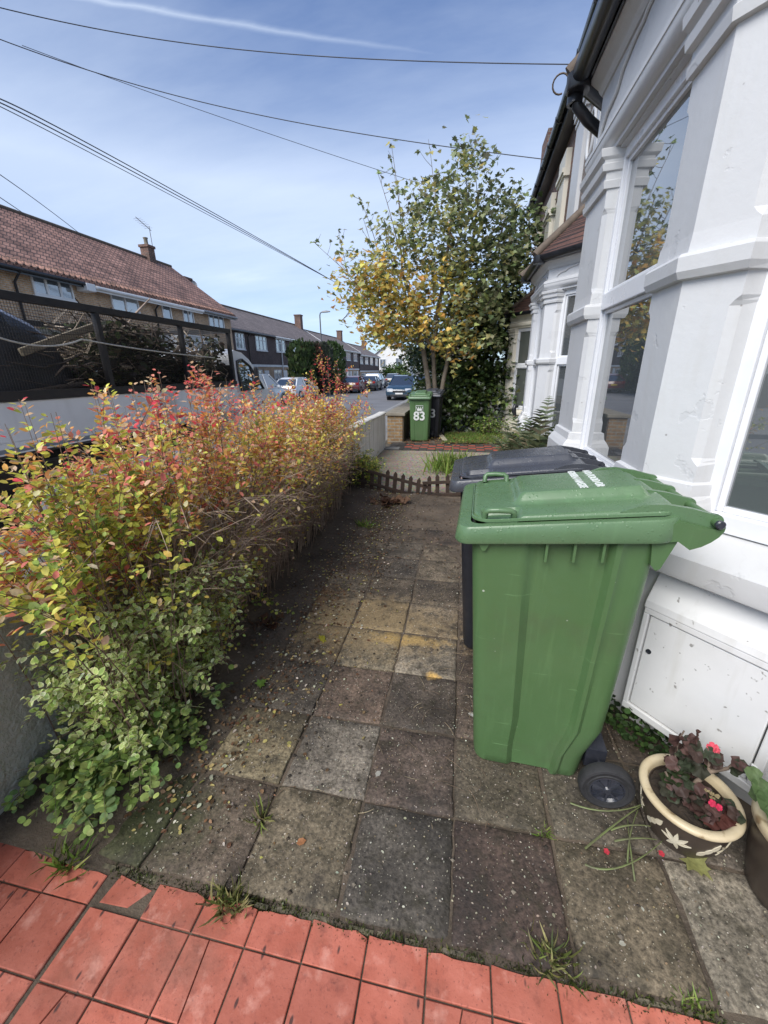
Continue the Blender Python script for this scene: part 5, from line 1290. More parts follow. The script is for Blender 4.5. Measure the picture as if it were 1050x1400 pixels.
# dark evergreen mass with ivy at the right of the maple
YI = 11.9
def ati(u, v, dy=0): return ay(u, v, YI+dy)
def bi(u, v, ru, rv, wgt, dy=0, ry=.6):
    c_ = ati(u, v, dy); k = (c_-Vector((0, 0, CAM_H))).length/FPX
    return (c_, (ru*k, ry, rv*k), wgt)
basei = Vector((.25, YI, 0))
stems = [([basei, ati(650, 520), ati(655, 440), ati(665, 380), ati(690, 300)], .07, .02), ([basei+Vector((.3, 0, 0)), ati(672, 500), ati(685, 430), ati(700, 350)], .05, .015), ([basei+Vector((-.5, -.1, 0)), ati(615, 540), ati(622, 480)], .04, .015)]
def ci(p):
    return pick([(.045, .070, .026), (.070, .110, .034), (.115, .165, .045), (.19, .23, .055)], [3, 4, 2.2, .8 if p.z < 1.6 else .2])
blobsi = [bi(620, 560, 45, 30, 2.4, -.3), bi(660, 540, 42, 45, 3.4, -.2), bi(640, 490, 48, 45, 3.6), bi(672, 470, 24, 60, 2.6), bi(690, 420, 28, 60, 2.4, .4), bi(705, 350, 26, 60, 1.8, .6), bi(655, 430, 40, 40, 2.2, .4), bi(580, 490, 28, 30, 1.0, .6), bi(600, 530, 34, 36, 1.6, .2)]
grow('evergreen_tree', 'dark ivy-clad evergreen filling the gap between the maple and the cream house', 'tree', basei, stems, blobsi, 560, 22, ci, (.085, .15), TM, M['leaf_gloss'], M['bark'], .07, spread=.16)
# leafy shrub between road and bins
def leafball(name, label, cat, c_, rad, n, cols, wts, ls, tmpl, lm, group=None):
    root = thing(name, label, cat, (c_[0], c_[1], max(-.35, c_[2]-rad[2])), 0, group); o = root.location; P, D, Nn, S, C = [], [], [], [], []; b = MB()
    for _ in range(n):
        d = Vector((rng.gauss(0, 1), rng.gauss(0, 1), rng.gauss(0, 1))).normalized()*(rng.random()**.33)*rng.uniform(.8, 1.08)
        p = Vector((c_[0]+d.x*rad[0], c_[1]+d.y*rad[1], c_[2]+d.z*rad[2])); P.append(p-o); D.append(Vector((d.x+rng.gauss(0, .6), d.y+rng.gauss(0, .6), d.z*.4+rng.gauss(-.1, .5)))); Nn.append(Vector((d.x*.6+rng.gauss(0, .4), d.y*.6+rng.gauss(0, .4), 1))); S.append(rng.uniform(*ls)); C.append(pick(cols, wts))
    for _ in range(14):
        d = Vector((rng.gauss(0, .5), rng.gauss(0, .5), rng.uniform(.2, .9))); e = Vector((c_[0]+d.x*rad[0], c_[1]+d.y*rad[1], c_[2]+d.z*rad[2])); s0 = Vector((c_[0]+rng.gauss(0, .1*rad[0]), c_[1], o.z))
        b.tube([s0-o, (s0+e)/2-o+Vector((0, 0, .1*rad[2])), e-o], [.012, .009, .004], 4, cap=False)
    b.build('stems', M['twig'], root, fixn=False); leaves('foliage', tmpl, P, D, Nn, S, np.array(C), lm, root); return root
leafball('garden_shrub', 'yellow-green shrub beside the brick wall behind the maple stems', 'shrub', ay(577, 545, 12.6), (.50, .6, .55), 1100, [GREEN, LIME, DGRN, YG], [4, 2, 3, 1.5], (.05, .09), TM, M['leaf'])
leafball('garden_shrub', 'low dark plant at the foot of the evergreen by the cream bay', 'shrub', ay(672, 583, 10.9), (.55, .35, .28), 700, [GREEN, DGRN, MG], [3, 4, 2], (.04, .07), TM, M['leaf'])
# ferns by the white neighbour's bay
M['fern'] = leaf_mat('fern_leaf', .2, .6)
def fern(label, c_, n, L, grp):
    root = thing('fern', label, 'fern', c_, 0, grp)
    sb = MB()
    for k in range(n):
        a = 2*PI*k/n+rng.uniform(-.3, .3); out = Vector((math.cos(a), math.sin(a), 0)); l_ = L*rng.uniform(.75, 1.1); el = rng.uniform(.75, 1.25)
        pts = bez(Vector((0, 0, 0)), out*l_*.12+Vector((0, 0, l_*el*.75)), out*l_*.46+Vector((0, 0, l_*el*.78)), 16); P, D, Nn, S, C = [], [], [], [], []; sb.tube(pts, [.006-.0003*i for i in range(17)], 4)
        for i in range(2, 17):
            d = (pts[min(16, i+1)]-pts[i-1]).normalized(); sd = d.cross(Vector((0, 0, 1))).normalized(); wd = l_*.12*math.sin(PI*(i/17)**.7)+.008
            for s_ in (-1, 1): P.append(pts[i]); D.append(sd*s_+d*.45+Vector((0, 0, rng.gauss(0, .1)))); Nn.append(d.cross(sd)*-1+Vector((rng.gauss(0, .1), 0, 0))); S.append(wd); C.append(pick([(.09, .12, .06), (.13, .15, .075), (.19, .18, .10), (.07, .09, .05)], [3, 3, 1.5, 2]))
        fr = leaves('frond', T_blade(.16), P, D, Nn, S, C, M['fern'], root)
    sb.build('stems', M['stem_green'], root, smooth=80)
fc = [gp(712, 612), gp(745, 618), gp(770, 622)]
fern('tallest fern in front of the white neighbour\'s bay', (.90, 5.75, 0), 13, 1.16, 'ferns under the neighbour\'s bay')
fern('spreading fern furthest left under the neighbour\'s bay', (.74, 6.05, 0), 11, .95, 'ferns under the neighbour\'s bay')
fern('darker fern nearest the black bin lid and bay pier', (1.02, 5.45, 0), 12, 1.2, 'ferns under the neighbour\'s bay')
# grasses
M['grass'] = leaf_mat('grass_blade', .3, .5)
def blades(name, n, ptfn, hr, cols, wts, tilt=.5, w=.05, parent=None):
    P, D, Nn, S, C = [], [], [], [], []
    for _ in range(n):
        p = ptfn(); P.append(p); D.append(Vector((rng.gauss(0, tilt), rng.gauss(0, tilt), 1))); Nn.append(Vector((rng.gauss(0, 1), rng.gauss(0, 1), .1))); S.append(rng.uniform(*hr)); C.append(pick(cols, wts))
    return leaves(name, T_blade(w), P, D, Nn, S, C, M['grass'], parent)
GRS = [(.13, .21, .035), (.19, .28, .05), (.26, .30, .08), (.09, .14, .03)]
gc = Vector((-.18, 6.75, 0))
tag(blades('grass_clump', 420, lambda: Vector((gc.x+rng.gauss(0, .17), gc.y+rng.gauss(0, .22), 0)), (.16, .36), GRS, [3, 3, 1.5, 2], .38, .035), 'tuft of long bright grass between the picket edging and the chequered path', 'grass tuft')
tag(blades('grass', 5200, lambda: Vector((rng.uniform(-.42, 2.0), rng.uniform(9.32, 10.9), .015)), (.03, .075), GRS, [3, 2, .8, 3], .5, .07), kind='stuff')
def tuft(label, u, v, n, h, r_=.03, cols=GRS, dz=0):
    c_ = gp(u, v); tag(blades('grass_tuft', int(n*1.5), lambda: Vector((c_.x+rng.gauss(0, r_), c_.y+rng.gauss(0, r_*.5), -.012+dz)), (h*.6, h*1.45), cols, [3, 2, 2, 1], .8, .055), label, 'grass tuft', 'grass tufts in the paving joints')
DRY = [(.16, .19, .05), (.26, .25, .10), (.20, .17, .08), (.09, .12, .03)]
tuft('grass tuft at the broken red tile edge, leftmost', 92, 1182, 45, .075)
tuft('grass tuft with dry blades below the second slab joint, mid left', 312, 1237, 60, .07, .03, DRY)
tuft('thin grass growing in the slab joint above the orange leaf', 355, 1120, 26, .07, .014, DRY)
tuft('dry weedy tuft at the red tile edge below the bin', 752, 1312, 60, .06, .03, DRY)
tuft('small weed in the joint left of the bin wheel', 745, 1138, 22, .04, .014)
tuft('sparse grass by the soil edge left of the far path', 498, 720, 40, .10, .05)
tuft('weed at the right end of the red tile edge', 948, 1372, 26, .04, .018)
tag(blades('moss', 4200, lambda: (lambda x: Vector((x, .682+rng.gauss(0, .010)+.004*math.sin(x*9), -.022+rng.uniform(0, .008))))(rng.uniform(-1.1, .75)), (.010, .030), [(.05, .065, .018), (.09, .11, .028), (.04, .04, .02), (.14, .14, .05)], [3, 2, 2, 1], .8, .12), kind='stuff')
# weeds under the meter cupboard
def weeds():
    P, D, Z, S, C = [], [], [], [], []
    for _ in range(420):
        s = rng.uniform(.02, .55); p = PT(s, rng.uniform(.0, .15), 0)+Vector((0, 0, abs(rng.gauss(0, .045))+.004)); P.append(p); D.append(Vector((rng.gauss(0, 1), rng.gauss(-.3, 1), rng.gauss(.2, .5)))); Z.append(Vector((rng.gauss(0, .4), rng.gauss(-.2, .4), 1))); S.append(rng.uniform(.014, .03)); C.append(pick([(.045, .085, .025), (.07, .13, .035), (.03, .055, .02)], [3, 2, 2]))
    tag(leaves('weeds', TR, P, D, Z, S, C, M['leaf']), kind='stuff')
weeds()
# limp spring-onion like stalks by the pot
b = MB()
for pts in [[(780, 1098), (845, 1108), (905, 1085)], [(800, 1160), (850, 1120), (880, 1100)], [(858, 1180), (862, 1140), (872, 1108)], [(800, 1182), (850, 1185), (905, 1150)], [(868, 1205), (862, 1160), (858, 1120)], [(835, 1135), (865, 1128), (900, 1132)], [(840, 1150), (870, 1146), (898, 1148)]]:
    p = [gp(u, v, .012 if i != 1 else .03) for i, (u, v) in enumerate(pts)]; b.tube(bez(p[0], p[1]*2-(p[0]+p[2])/2, p[2], 10), [.0035-.0002*i for i in range(11)], 5)
tag(b.build('fallen_stalks', M['stem_green'], None, smooth=70), 'limp green plant stalks lying between the bin wheel and motif pot', 'plant stalks')

# ------------------------------------------------------------------ houses across the road
M['buff_brick'] = brick_mat('buff_brick', (.54, .33, .17), (.40, .235, .125), (.46, .39, .31), .225, .075, .014, .88, 1, .4, .5)
M['pantile'] = brick_mat('red_brown_pantile', (.40, .22, .165), (.31, .165, .12), (.10, .06, .05), .26, .20, .022, .8, 1.0, 1.0, 1.0, .04)
M['brown_tile'] = brick_mat('brown_roof_tile', (.21, .17, .16), (.17, .14, .13), (.08, .068, .065), .3, .2, .012, .85, 1.0, .6, .4, .02)
M['hung_tile'] = brick_mat('dark_hung_tile', (.115, .072, .066), (.088, .058, .054), (.036, .025, .024), .17, .11, .008, .75, 1.0, .6, .4, .01)
M['far_white'] = mat('far_white_render', (.72, .71, .69), (.64, .63, .61), .7, .7)
M['white_trim'] = mat('white_trim', (.74, .74, .73), (.64, .64, .63), .55, 2)
M['far_pane'] = glass_mat('far_window_glass', (.16, .19, .22), .05)
M['net_pane'] = glass_mat('net_curtain_glass', (.34, .37, .38), .08)
M['metal_grey'] = mat('grey_metal', (.28, .29, .30), (.2, .2, .21), .5, 10)
def win(root, X, y0, y1, z0, z1, lights=2, pane='far_pane', sill=True, toplight=False):
    b = MB(); f = .075; d0, d1 = X-.02, X+.05
    b.box(d0, d1, y0, y0+f, z0, z1); b.box(d0, d1, y1-f, y1, z0, z1); b.box(d0, d1, y0+f, y1-f, z1-f, z1); b.box(d0, d1, y0+f, y1-f, z0, z0+f)
    for k in range(1, lights):
        y = lerp(y0, y1, k/lights); b.box(d0, d1-.004, y-f*.6, y+f*.6, z0+f, z1-f)
    if toplight: b.box(d0, d1-.006, y0+f, y1-f, lerp(z0, z1, .68)-.035, lerp(z0, z1, .68)+.035)
    fr = b.build('window', M['white_trim'], root)
    MB().box(X-.01, X+.012, y0+f*.8, y1-f*.8, z0+f*.8, z1-f*.8).build('pane', M[pane], fr)
    if sill: MB().box(X, X+.10, y0-.05, y1+.05, z0-.075, z0-.002).build('sill', M['white_trim'] if sill is True else M[sill], fr)
    return fr
def stack(root, X, Y, z0, z1, w=.6, dish=False, pots=1, brick='dark_brick'):
    b = MB(); b.box(X-w/2, X+w/2, Y-w/2, Y+w/2, z0, z1-.14); b.box(X-w/2-.06, X+w/2+.06, Y-w/2-.06, Y+w/2+.06, z1-.14, z1); c = b.build('chimney', M[brick], root)
    for k in range(pots):
        b = MB(); b.lathe([(.13, z1), (.12, z1+.12), (.12, z1+.36), (.15, z1+.40), (.15, z1+.44), (.09, z1+.44)], (X, Y+(k-.5*(pots-1))*.3, 0), 14); b.build('chimney_pot', M['coping'], c, smooth=40)
    if dish:
        b = MB(); b.lathe([(.30, .10), (.26, .05), (.18, .015), (0, 0), (.18, .03), (.25, .065)], (0, 0, 0), 24, 0)
        o = b.build('satellite_dish', M['metal_grey'], c, smooth=50); o.location = (X+.25, Y+w/2+.35, z1-.35); o.rotation_euler = (0, R(-20), R(-30))
        MB().tube([(X, Y+w/2, z1-.4), (X+.22, Y+w/2+.33, z1-.36)], .02, 6).build('dish_arm', M['metal_grey'], c)
    return c
def gable_house(name, label, X, xe, ze, xr, zr, y0, y1, walls, roof, zg=-.4, verge=None, hung=None, split=None):
    root = thing(name, label, 'house')
    yw0, yw1 = y0+.12, y1-.12
    if isinstance(walls, tuple): wl, wh = walls
    else: wl = wh = walls
    sp = split or ze-.1; back = xr-(xe-xr)
    b = MB(); b.box(back+.3, X, yw0, yw1, zg, sp)
    b.build('wall', M[wl], root)
    b = MB()
    if split: b.box(back+.3, X+.03, yw0-.03, yw1+.03, sp, ze-.06)
    b.loft([[(X, yw0, ze-.06 if split else sp), (xr, yw0, zr-.12), (back+.3, yw0, ze-.06 if split else sp)], [(X, yw1, ze-.06 if split else sp), (xr, yw1, zr-.12), (back+.3, yw1, ze-.06 if split else sp)]])
    b.build('upper_wall', M[wh], root)
    b = MB(); th = .14
    b.loft([[(xe, y0, ze), (xr, y0, zr), (back, y0, ze), (back, y0, ze-th), (xr, y0, zr-th), (xe, y0, ze-th)], [(xe, y1, ze), (xr, y1, zr), (back, y1, ze), (back, y1, ze-th), (xr, y1, zr-th), (xe, y1, ze-th)]])
    rf = b.build('roof', M[roof], root)
    b = MB(); b.tube([(xr, y0, zr+.01), (xr, y1, zr+.01)], .10, 8); b.build('ridge_tiles', M['ridge'], rf, smooth=50)
    return root, rf
# brick house with the red-brown roof
XE, XR = -16.1, -20.6; XW = -16.5; ZE, ZR = 5.37, 8.62
H1, rf = gable_house('brick_house', 'buff brick house with red-brown tiled roof behind the truck', XW, XE, ZE, XR, ZR, 4.0, 28.6, 'buff_brick', 'pantile')
b = MB()
for k in range(int(24.6/.26)): # pantile ends along the eaves
    y = 4.1+k*.26; b.tube([(XE+.02, y, ZE-.01), (XE-.35, y, ZE+.245)], .075, 6)
b.build('eaves_tiles', M['pantile'], rf, smooth=50)
def gut(root, y0, y1, m, X=XE, z=ZE): 
    b = MB(); b.tube([(X+.06, y0, z-.16), (X+.06, y1, z-.16)], .07, 8); b.box(X-.05, X, y0, y1, z-.30, z-.10); return b.build('gutter', m, root, smooth=50)
gut(H1, 4.0, 16.4, M['black_pvc']); gut(H1, 16.9, 24.6, M['white_trim'], XE+.06, ZE-.06); gut(H1, 24.7, 28.6, M['metal_grey'])
MB().box(XW, XE+.16, 16.4, 16.85, ZE-.42, ZE-.12).build('gutter_box', M['white_trim'], H1, bevel=.03)
for (u, v, m) in ((14, 365, 'black_pvc'), (212, 420, 'black_pvc')):
    p = ax(u, v, XW+.06); MB().tube([(XE+.05, p.y, ZE-.2), (XW+.07, p.y, ZE-.55), (XW+.07, p.y, -.3)], .045, 8).build('downpipe', M[m], H1, smooth=50)
for (u0, v0, u1, v1, n_, pn) in [(38, 369, 102, 411, 3, 'far_pane'), (149, 400, 192, 433, 2, 'net_pane'), (219, 413, 236, 441, 1, 'far_pane'), (248, 420, 266, 445, 2, 'far_pane'), (283, 424, 307, 452, 3, 'far_pane')]:
    p, q = ax(u0, v0, XW), ax(u1, v1, XW); win(H1, XW, p.y, q.y, q.z-.03, p.z, n_, pn, 'brick_sill' if n_ == 9 else True)
for (u0, u1, z0, z1, n_) in [(60, 130, 1.2, 2.2, 3), (190, 215, .9, 2.2, 2)]:
    p, q = ax(u0, 470, XW), ax(u1, 470, XW); win(H1, XW, p.y, q.y, z0, z1, n_)
p, q = ax(246, 466, -15.2), ax(297, 466, -15.2); czt, czb = ax(250, 456, -15.2).z, ax(293, 480, -15.2).z
b = MB(); b.loft([[(XW, p.y, czb), (XW, p.y, czt+.1), (-15.3, p.y, czt), (-15.22, p.y, czb)], [(XW, q.y, czb), (XW, q.y, czt+.1), (-15.3, q.y, czt), (-15.22, q.y, czb)]])
for k in range(7): z = lerp(czb, czt, k/7)+.01; b.box(-15.29, -15.17, p.y-.02, q.y+.02, z, z+(czt-czb)/7*.72)
b.build('porch_canopy', M['white_trim'], H1)
b = MB(); b.box(XW, XW+.03, 10.6, 15.8, 3.1, 3.28); b.build('string_course', M['coping'], H1)
c_ = ay(203, 345, ax(203, 350, XR).y); stack(H1, XR, c_.y, 7.9, ZR+.75, .58, False, 1)
b = MB(); m0 = Vector((XR, c_.y+.55, ZR+.2)); m1 = m0+Vector((0, .0, 1.75)); b.tube([m0, m1], .022, 6); d_ = Vector((0, -1, .32)).normalized(); s_ = Vector((1, 0, 0))
b.tube([m1-d_*.15-Vector((0, 0, .15)), m1+d_*1.15-Vector((0, 0, .15))], .02, 6)
for k in range(7): e = m1+d_*(.1+.15*k)-Vector((0, 0, .15)); b.tube([e-s_*.28, e+s_*.28], .008, 4)
b.build('aerial', M['metal_grey'], H1)
# terrace stepping down the street, hung with dark tiles
def terrace(label, y0, y1, xe, ze, xr, zr, split, wins, chim, verge=True, gutter='white_trim', gsplit=None, dish=False):
    X = xe-.3; T, rf = gable_house('terraced_house', label, X, xe, ze, xr, zr, y0, y1, ('buff_brick', 'hung_tile'), 'brown_tile', -.6, split=split)
    T['group'] = 'dark tile-hung terrace across the road'
    MB().box(X+.032, X+.07, y0+.1, y1-.1, split-.14, split+.06).build('fascia_board', M['white_trim'], T)
    b = MB(); b.tube([(xe+.06, gsplit or y0, ze-.14), (xe+.06, y1, ze-.14)], .08, 8); b.box(xe-.04, xe, gsplit or y0, y1, ze-.28, ze-.06); b.build('gutter', M[gutter], T, smooth=50)
    if gsplit: 
        b = MB(); b.tube([(xe+.06, y0, ze-.14), (xe+.06, gsplit-.05, ze-.14)], .08, 8); b.build('gutter', M['black_pvc'], T, smooth=50)
        MB().tube([(xe+.05, gsplit+1.6, ze-.2), (X+.12, gsplit+1.6, ze-.5), (X+.12, gsplit+1.6, -.4)], .055, 6).build('downpipe', M['white_trim'], T, smooth=50)
        MB().tube([(xe+.05, gsplit-5, ze-.2), (X+.12, gsplit-5, ze-.5), (X+.12, gsplit-5, -.4)], .05, 6).build('downpipe', M['black_pvc'], T, smooth=50)
    if verge:
        b = MB(); b.loft([[(xe+.02, y1-.02, ze+.03), (xe+.02, y1+.16, ze+.03), (xe+.02, y1+.16, ze-.22), (xe+.02, y1-.02, ze-.22)], [(xr, y1-.02, zr+.05), (xr, y1+.16, zr+.05), (xr, y1+.16, zr-.2), (xr, y1-.02, zr-.2)]]); b.build('verge_board', M['white_trim'], T)
    for (u0, v0, u1, v1, n_) in wins:
        p, q = ax(u0, v0, X+.03), ax(u1, v1, X+.03); win(T, X+.04, p.y, q.y, q.z, p.z, n_, 'net_pane' if n_ == 2 else 'far_pane', True, True)
    for k in range(int((y1-y0)/4.2)):
        y = y0+1.2+k*4.2; win(T, X+.01, y, y+1.7, .75, min(split-.4, 1.9), 2, 'far_pane', False); MB().box(X-.02, X+.04, y+2.2, y+3.1, -.5, min(split-.35, 1.75)).build('door', M['white_trim'], T)
    stack(T, xr+.6, chim, zr-.9, zr+1.15, .8, dish, 0)
    return T
terrace('nearest dark tile-hung terrace with satellite dish on its chimney', 29.2, 54.8, -18.2, 4.93, -22.2, 7.40, 2.20, [(320, 454, 335, 478, 3), (348, 458, 365, 480, 3), (376, 463, 390, 482, 3), (399, 466, 406, 484, 2)], 54.0, True, 'white_trim', 39.2)
tA = [o for o in col.objects if o.get('label', '').startswith('nearest dark')][0]; stack(tA, -21.2, 30.6, 6.4, 8.35, .85, True, 0)
terrace('middle dark tile-hung terrace with three white windows above garages', 55.2, 73.0, -18.2, 4.74, -22.2, 7.05, 1.95, [(462, 478, 468, 493, 2), (473, 480, 479, 493, 2), (483, 482, 488, 494, 2)], 72.2)
terrace('furthest dark tile-hung terrace at the end of the row', 73.4, 91.0, -18.2, 4.40, -22.2, 6.55, 1.6, [(492, 485, 496, 497.5, 2), (499, 486.5, 503, 498, 2), (506, 488, 509.5, 499, 2), (513, 489.5, 516.5, 500, 2)], 90.0, False)
# pale houses closing the street
def far_house(label, x0, x1, y, zt, zr, along_x, wins):
    T = thing('white_house', label, 'house')
    b = MB()
    if along_x: b.loft([[(x0, y, -2), (x0, y, zt), (x0, y+4, zr), (x0, y+8, zt), (x0, y+8, -2)], [(x1, y, -2), (x1, y, zt), (x1, y+4, zr), (x1, y+8, zt), (x1, y+8, -2)]])
    else: xm = (x0+x1)/2; b.loft([[(x0, y, -2), (x0, y, zt), (xm, y, zr), (x1, y, zt), (x1, y, -2)], [(x0, y+14, -2), (x0, y+14, zt), (xm, y+14, zr), (x1, y+14, zt), (x1, y+14, -2)]])
    b.build('wall', M['far_white'], T)
    b = MB()
    if along_x: b.loft([[(x0-.3, y-.5, zt-.2), (x0-.3, y+4, zr+.2), (x0-.3, y+4, zr), (x0-.3, y-.5, zt-.4)], [(x1+.3, y-.5, zt-.2), (x1+.3, y+4, zr+.2), (x1+.3, y+4, zr), (x1+.3, y-.5, zt-.4)]])
    else:
        for xa in (x0-.4, x1+.4): b.loft([[(xa, y-.3, zt-.2), ((x0+x1)/2, y-.3, zr+.25), ((x0+x1)/2, y-.3, zr+.05), (xa, y-.3, zt-.4)], [(xa, y+14, zt-.2), ((x0+x1)/2, y+14, zr+.25), ((x0+x1)/2, y+14, zr+.05), (xa, y+14, zt-.4)]])
    b.build('roof', M['brown_tile'], T)
    for (xa, za, w_, h_) in wins:
        b = MB(); b.box(xa, xa+w_, y-.06, y+.05, za, za+h_); f_ = b.build('window', M['white_trim'], T)
        MB().box(xa+.12, xa+w_*.5-.05, y-.08, y, za+.12, za+h_-.12).box(xa+w_*.5+.05, xa+w_-.12, y-.08, y, za+.12, za+h_-.12).build('pane', M['far_pane'], f_)
far_house('white gabled house closing the far end of the street', -22.5, -13.5, 104, 5.2, 8.4, False, [(-21, 2.4, 1.6, 2), (-17.0, 2.4, 1.8, 2.2), (-15.5, -.2, 1.6, 1.8)])
far_house('white rendered house further right at the street end behind parked cars', -12.5, 4, 122, 5.4, 8.0, True, [(-11.5, 2.6, 1.8, 2.2), (-7.5, 2.6, 1.8, 2.2), (-3.5, 2.6, 1.8, 2.2), (-10.5, -.6, 2.4, 1.9), (-5, -.6, 2.4, 1.9)])
# clipped hedge columns in a front garden over the road, a low hedge, street trees far off
HG = [(.045, .075, .028), (.065, .10, .035), (.035, .055, .024), (.09, .12, .05)]
HR = [(.10, .05, .04), (.075, .045, .035), (.13, .07, .05), (.06, .06, .035)]
def column(label, u0, u1, v0, X, cols, n=1500):
    p, q = ax(u0, v0, X), ax(u1, v0, X); yc, hw, zt = (p.y+q.y)/2, (q.y-p.y)/2, p.z
    root = thing('conifer', label, 'conifer', (X, yc, -.35), 0, 'clipped conifers in a front garden over the road'); P, D, Z, S, C = [], [], [], [], []
    for _ in range(n):
        a = rng.uniform(0, 2*PI); k = rng.random(); z = k*(zt+.35); rr_ = (.92+.12*math.sin(z*5+a*3))*math.sqrt(max(.05, 1-max(0, (k-.86)/.14)**2)); r2 = rng.uniform(.75, 1.0)
        P.append(Vector((1.1*rr_*r2*math.cos(a), hw*1.05*rr_*r2*math.sin(a), z+rng.gauss(0, .06)))); D.append(Vector((math.cos(a)*.6+rng.gauss(0, .4), math.sin(a)*.6+rng.gauss(0, .4), 1))); Z.append(Vector((math.cos(a), math.sin(a), .3))); S.append(rng.uniform(.22, .42)); C.append(pick(cols, [3, 3, 2, 1]))
    MB().tube([(0, 0, 0), (0, 0, (zt+.3)*.9)], [.12, .03], 6).build('trunk', M['bark'], root)
    leaves('foliage', TO, P, D, Z, S, C, M['leaf'], root)
column('green clipped conifer, tallest and furthest left of the hedge columns', 404, 418, 468, -12.6, HG)
column('red-brown clipped conifer between two green ones', 417, 429, 472, -12.7, HR)
column('grey-green clipped conifer to the right of the red-brown one', 428, 444, 470, -12.4, [(.09, .105, .075), (.07, .085, .055), (.11, .12, .08), (.05, .06, .04)])
column('bright green clipped conifer furthest right of the hedge columns', 443, 462, 469, -12.6, [(.07, .115, .04), (.09, .14, .05), (.05, .085, .03), (.11, .15, .06)])
leafball('hedge', 'green hedge at the far end of the road before the white houses', 'hedge', (-15.6, 93, 1.1), (3.4, 3, 1.9), 1500, [(.07, .13, .03), (.10, .17, .04), (.05, .09, .025)], [3, 3, 2], (.35, .6), TO, M['leaf'])
leafball('hedge', 'lighter rounded bush beside the lamp post far down the road', 'hedge', (-11.9, 80, .6), (1.8, 2, 1.1), 700, [(.11, .17, .04), (.16, .21, .06), (.07, .11, .03)], [3, 3, 2], (.3, .5), TO, M['leaf'])
leafball('far_tree', 'dark tree in the distance behind the maple trunk', 'tree', (-4.5, 52, 4.2), (3.2, 3, 3.6), 2200, [(.04, .06, .02), (.06, .085, .025), (.09, .10, .03), (.14, .11, .03)], [3, 3, 2, 1], (.3, .5), TO, M['leaf'])
leafball('front_hedge', 'dark hedge along the near pavement beyond the maple', 'hedge', (-.6, 24, .7), (1.6, 7, 1.1), 2600, [(.04, .06, .02), (.06, .09, .025), (.09, .11, .035)], [3, 3, 2], (.12, .22), TM, M['leaf'])
# street lamp
LX = -12.3; lp = ax(438.5, 470, LX); ltop = ax(437, 427, LX)
L_ = thing('street_lamp', 'tall grey street lamp rising above the hedge columns over the road', 'street lamp', (LX, ltop.y, -.25))
b = MB(); h = ltop.z+.25; b.tube([(0, 0, 0), (0, 0, 1.2), (0, 0, 1.25), (0, 0, h-.25), (.05, .0, h-.06), (.25, 0, h+.02)], [.10, .10, .065, .05, .045, .04], 10); b.build('post', mat('lamp_paint', (.10, .105, .11), None, .5), L_, smooth=50)
b = MB(); b.loft([[(.20, -.12, h-.04), (.20, .12, h-.04), (.20, .10, h+.08), (.20, -.10, h+.08)], [(.62, -.17, h-.02), (.62, .17, h-.02), (.60, .13, h+.12), (.60, -.13, h+.12)], [(.92, -.10, h+.0), (.92, .10, h+.0), (.90, .07, h+.08), (.90, -.07, h+.08)]]); b.build('lamp_head', M['metal_grey'], L_, bevel=.02)

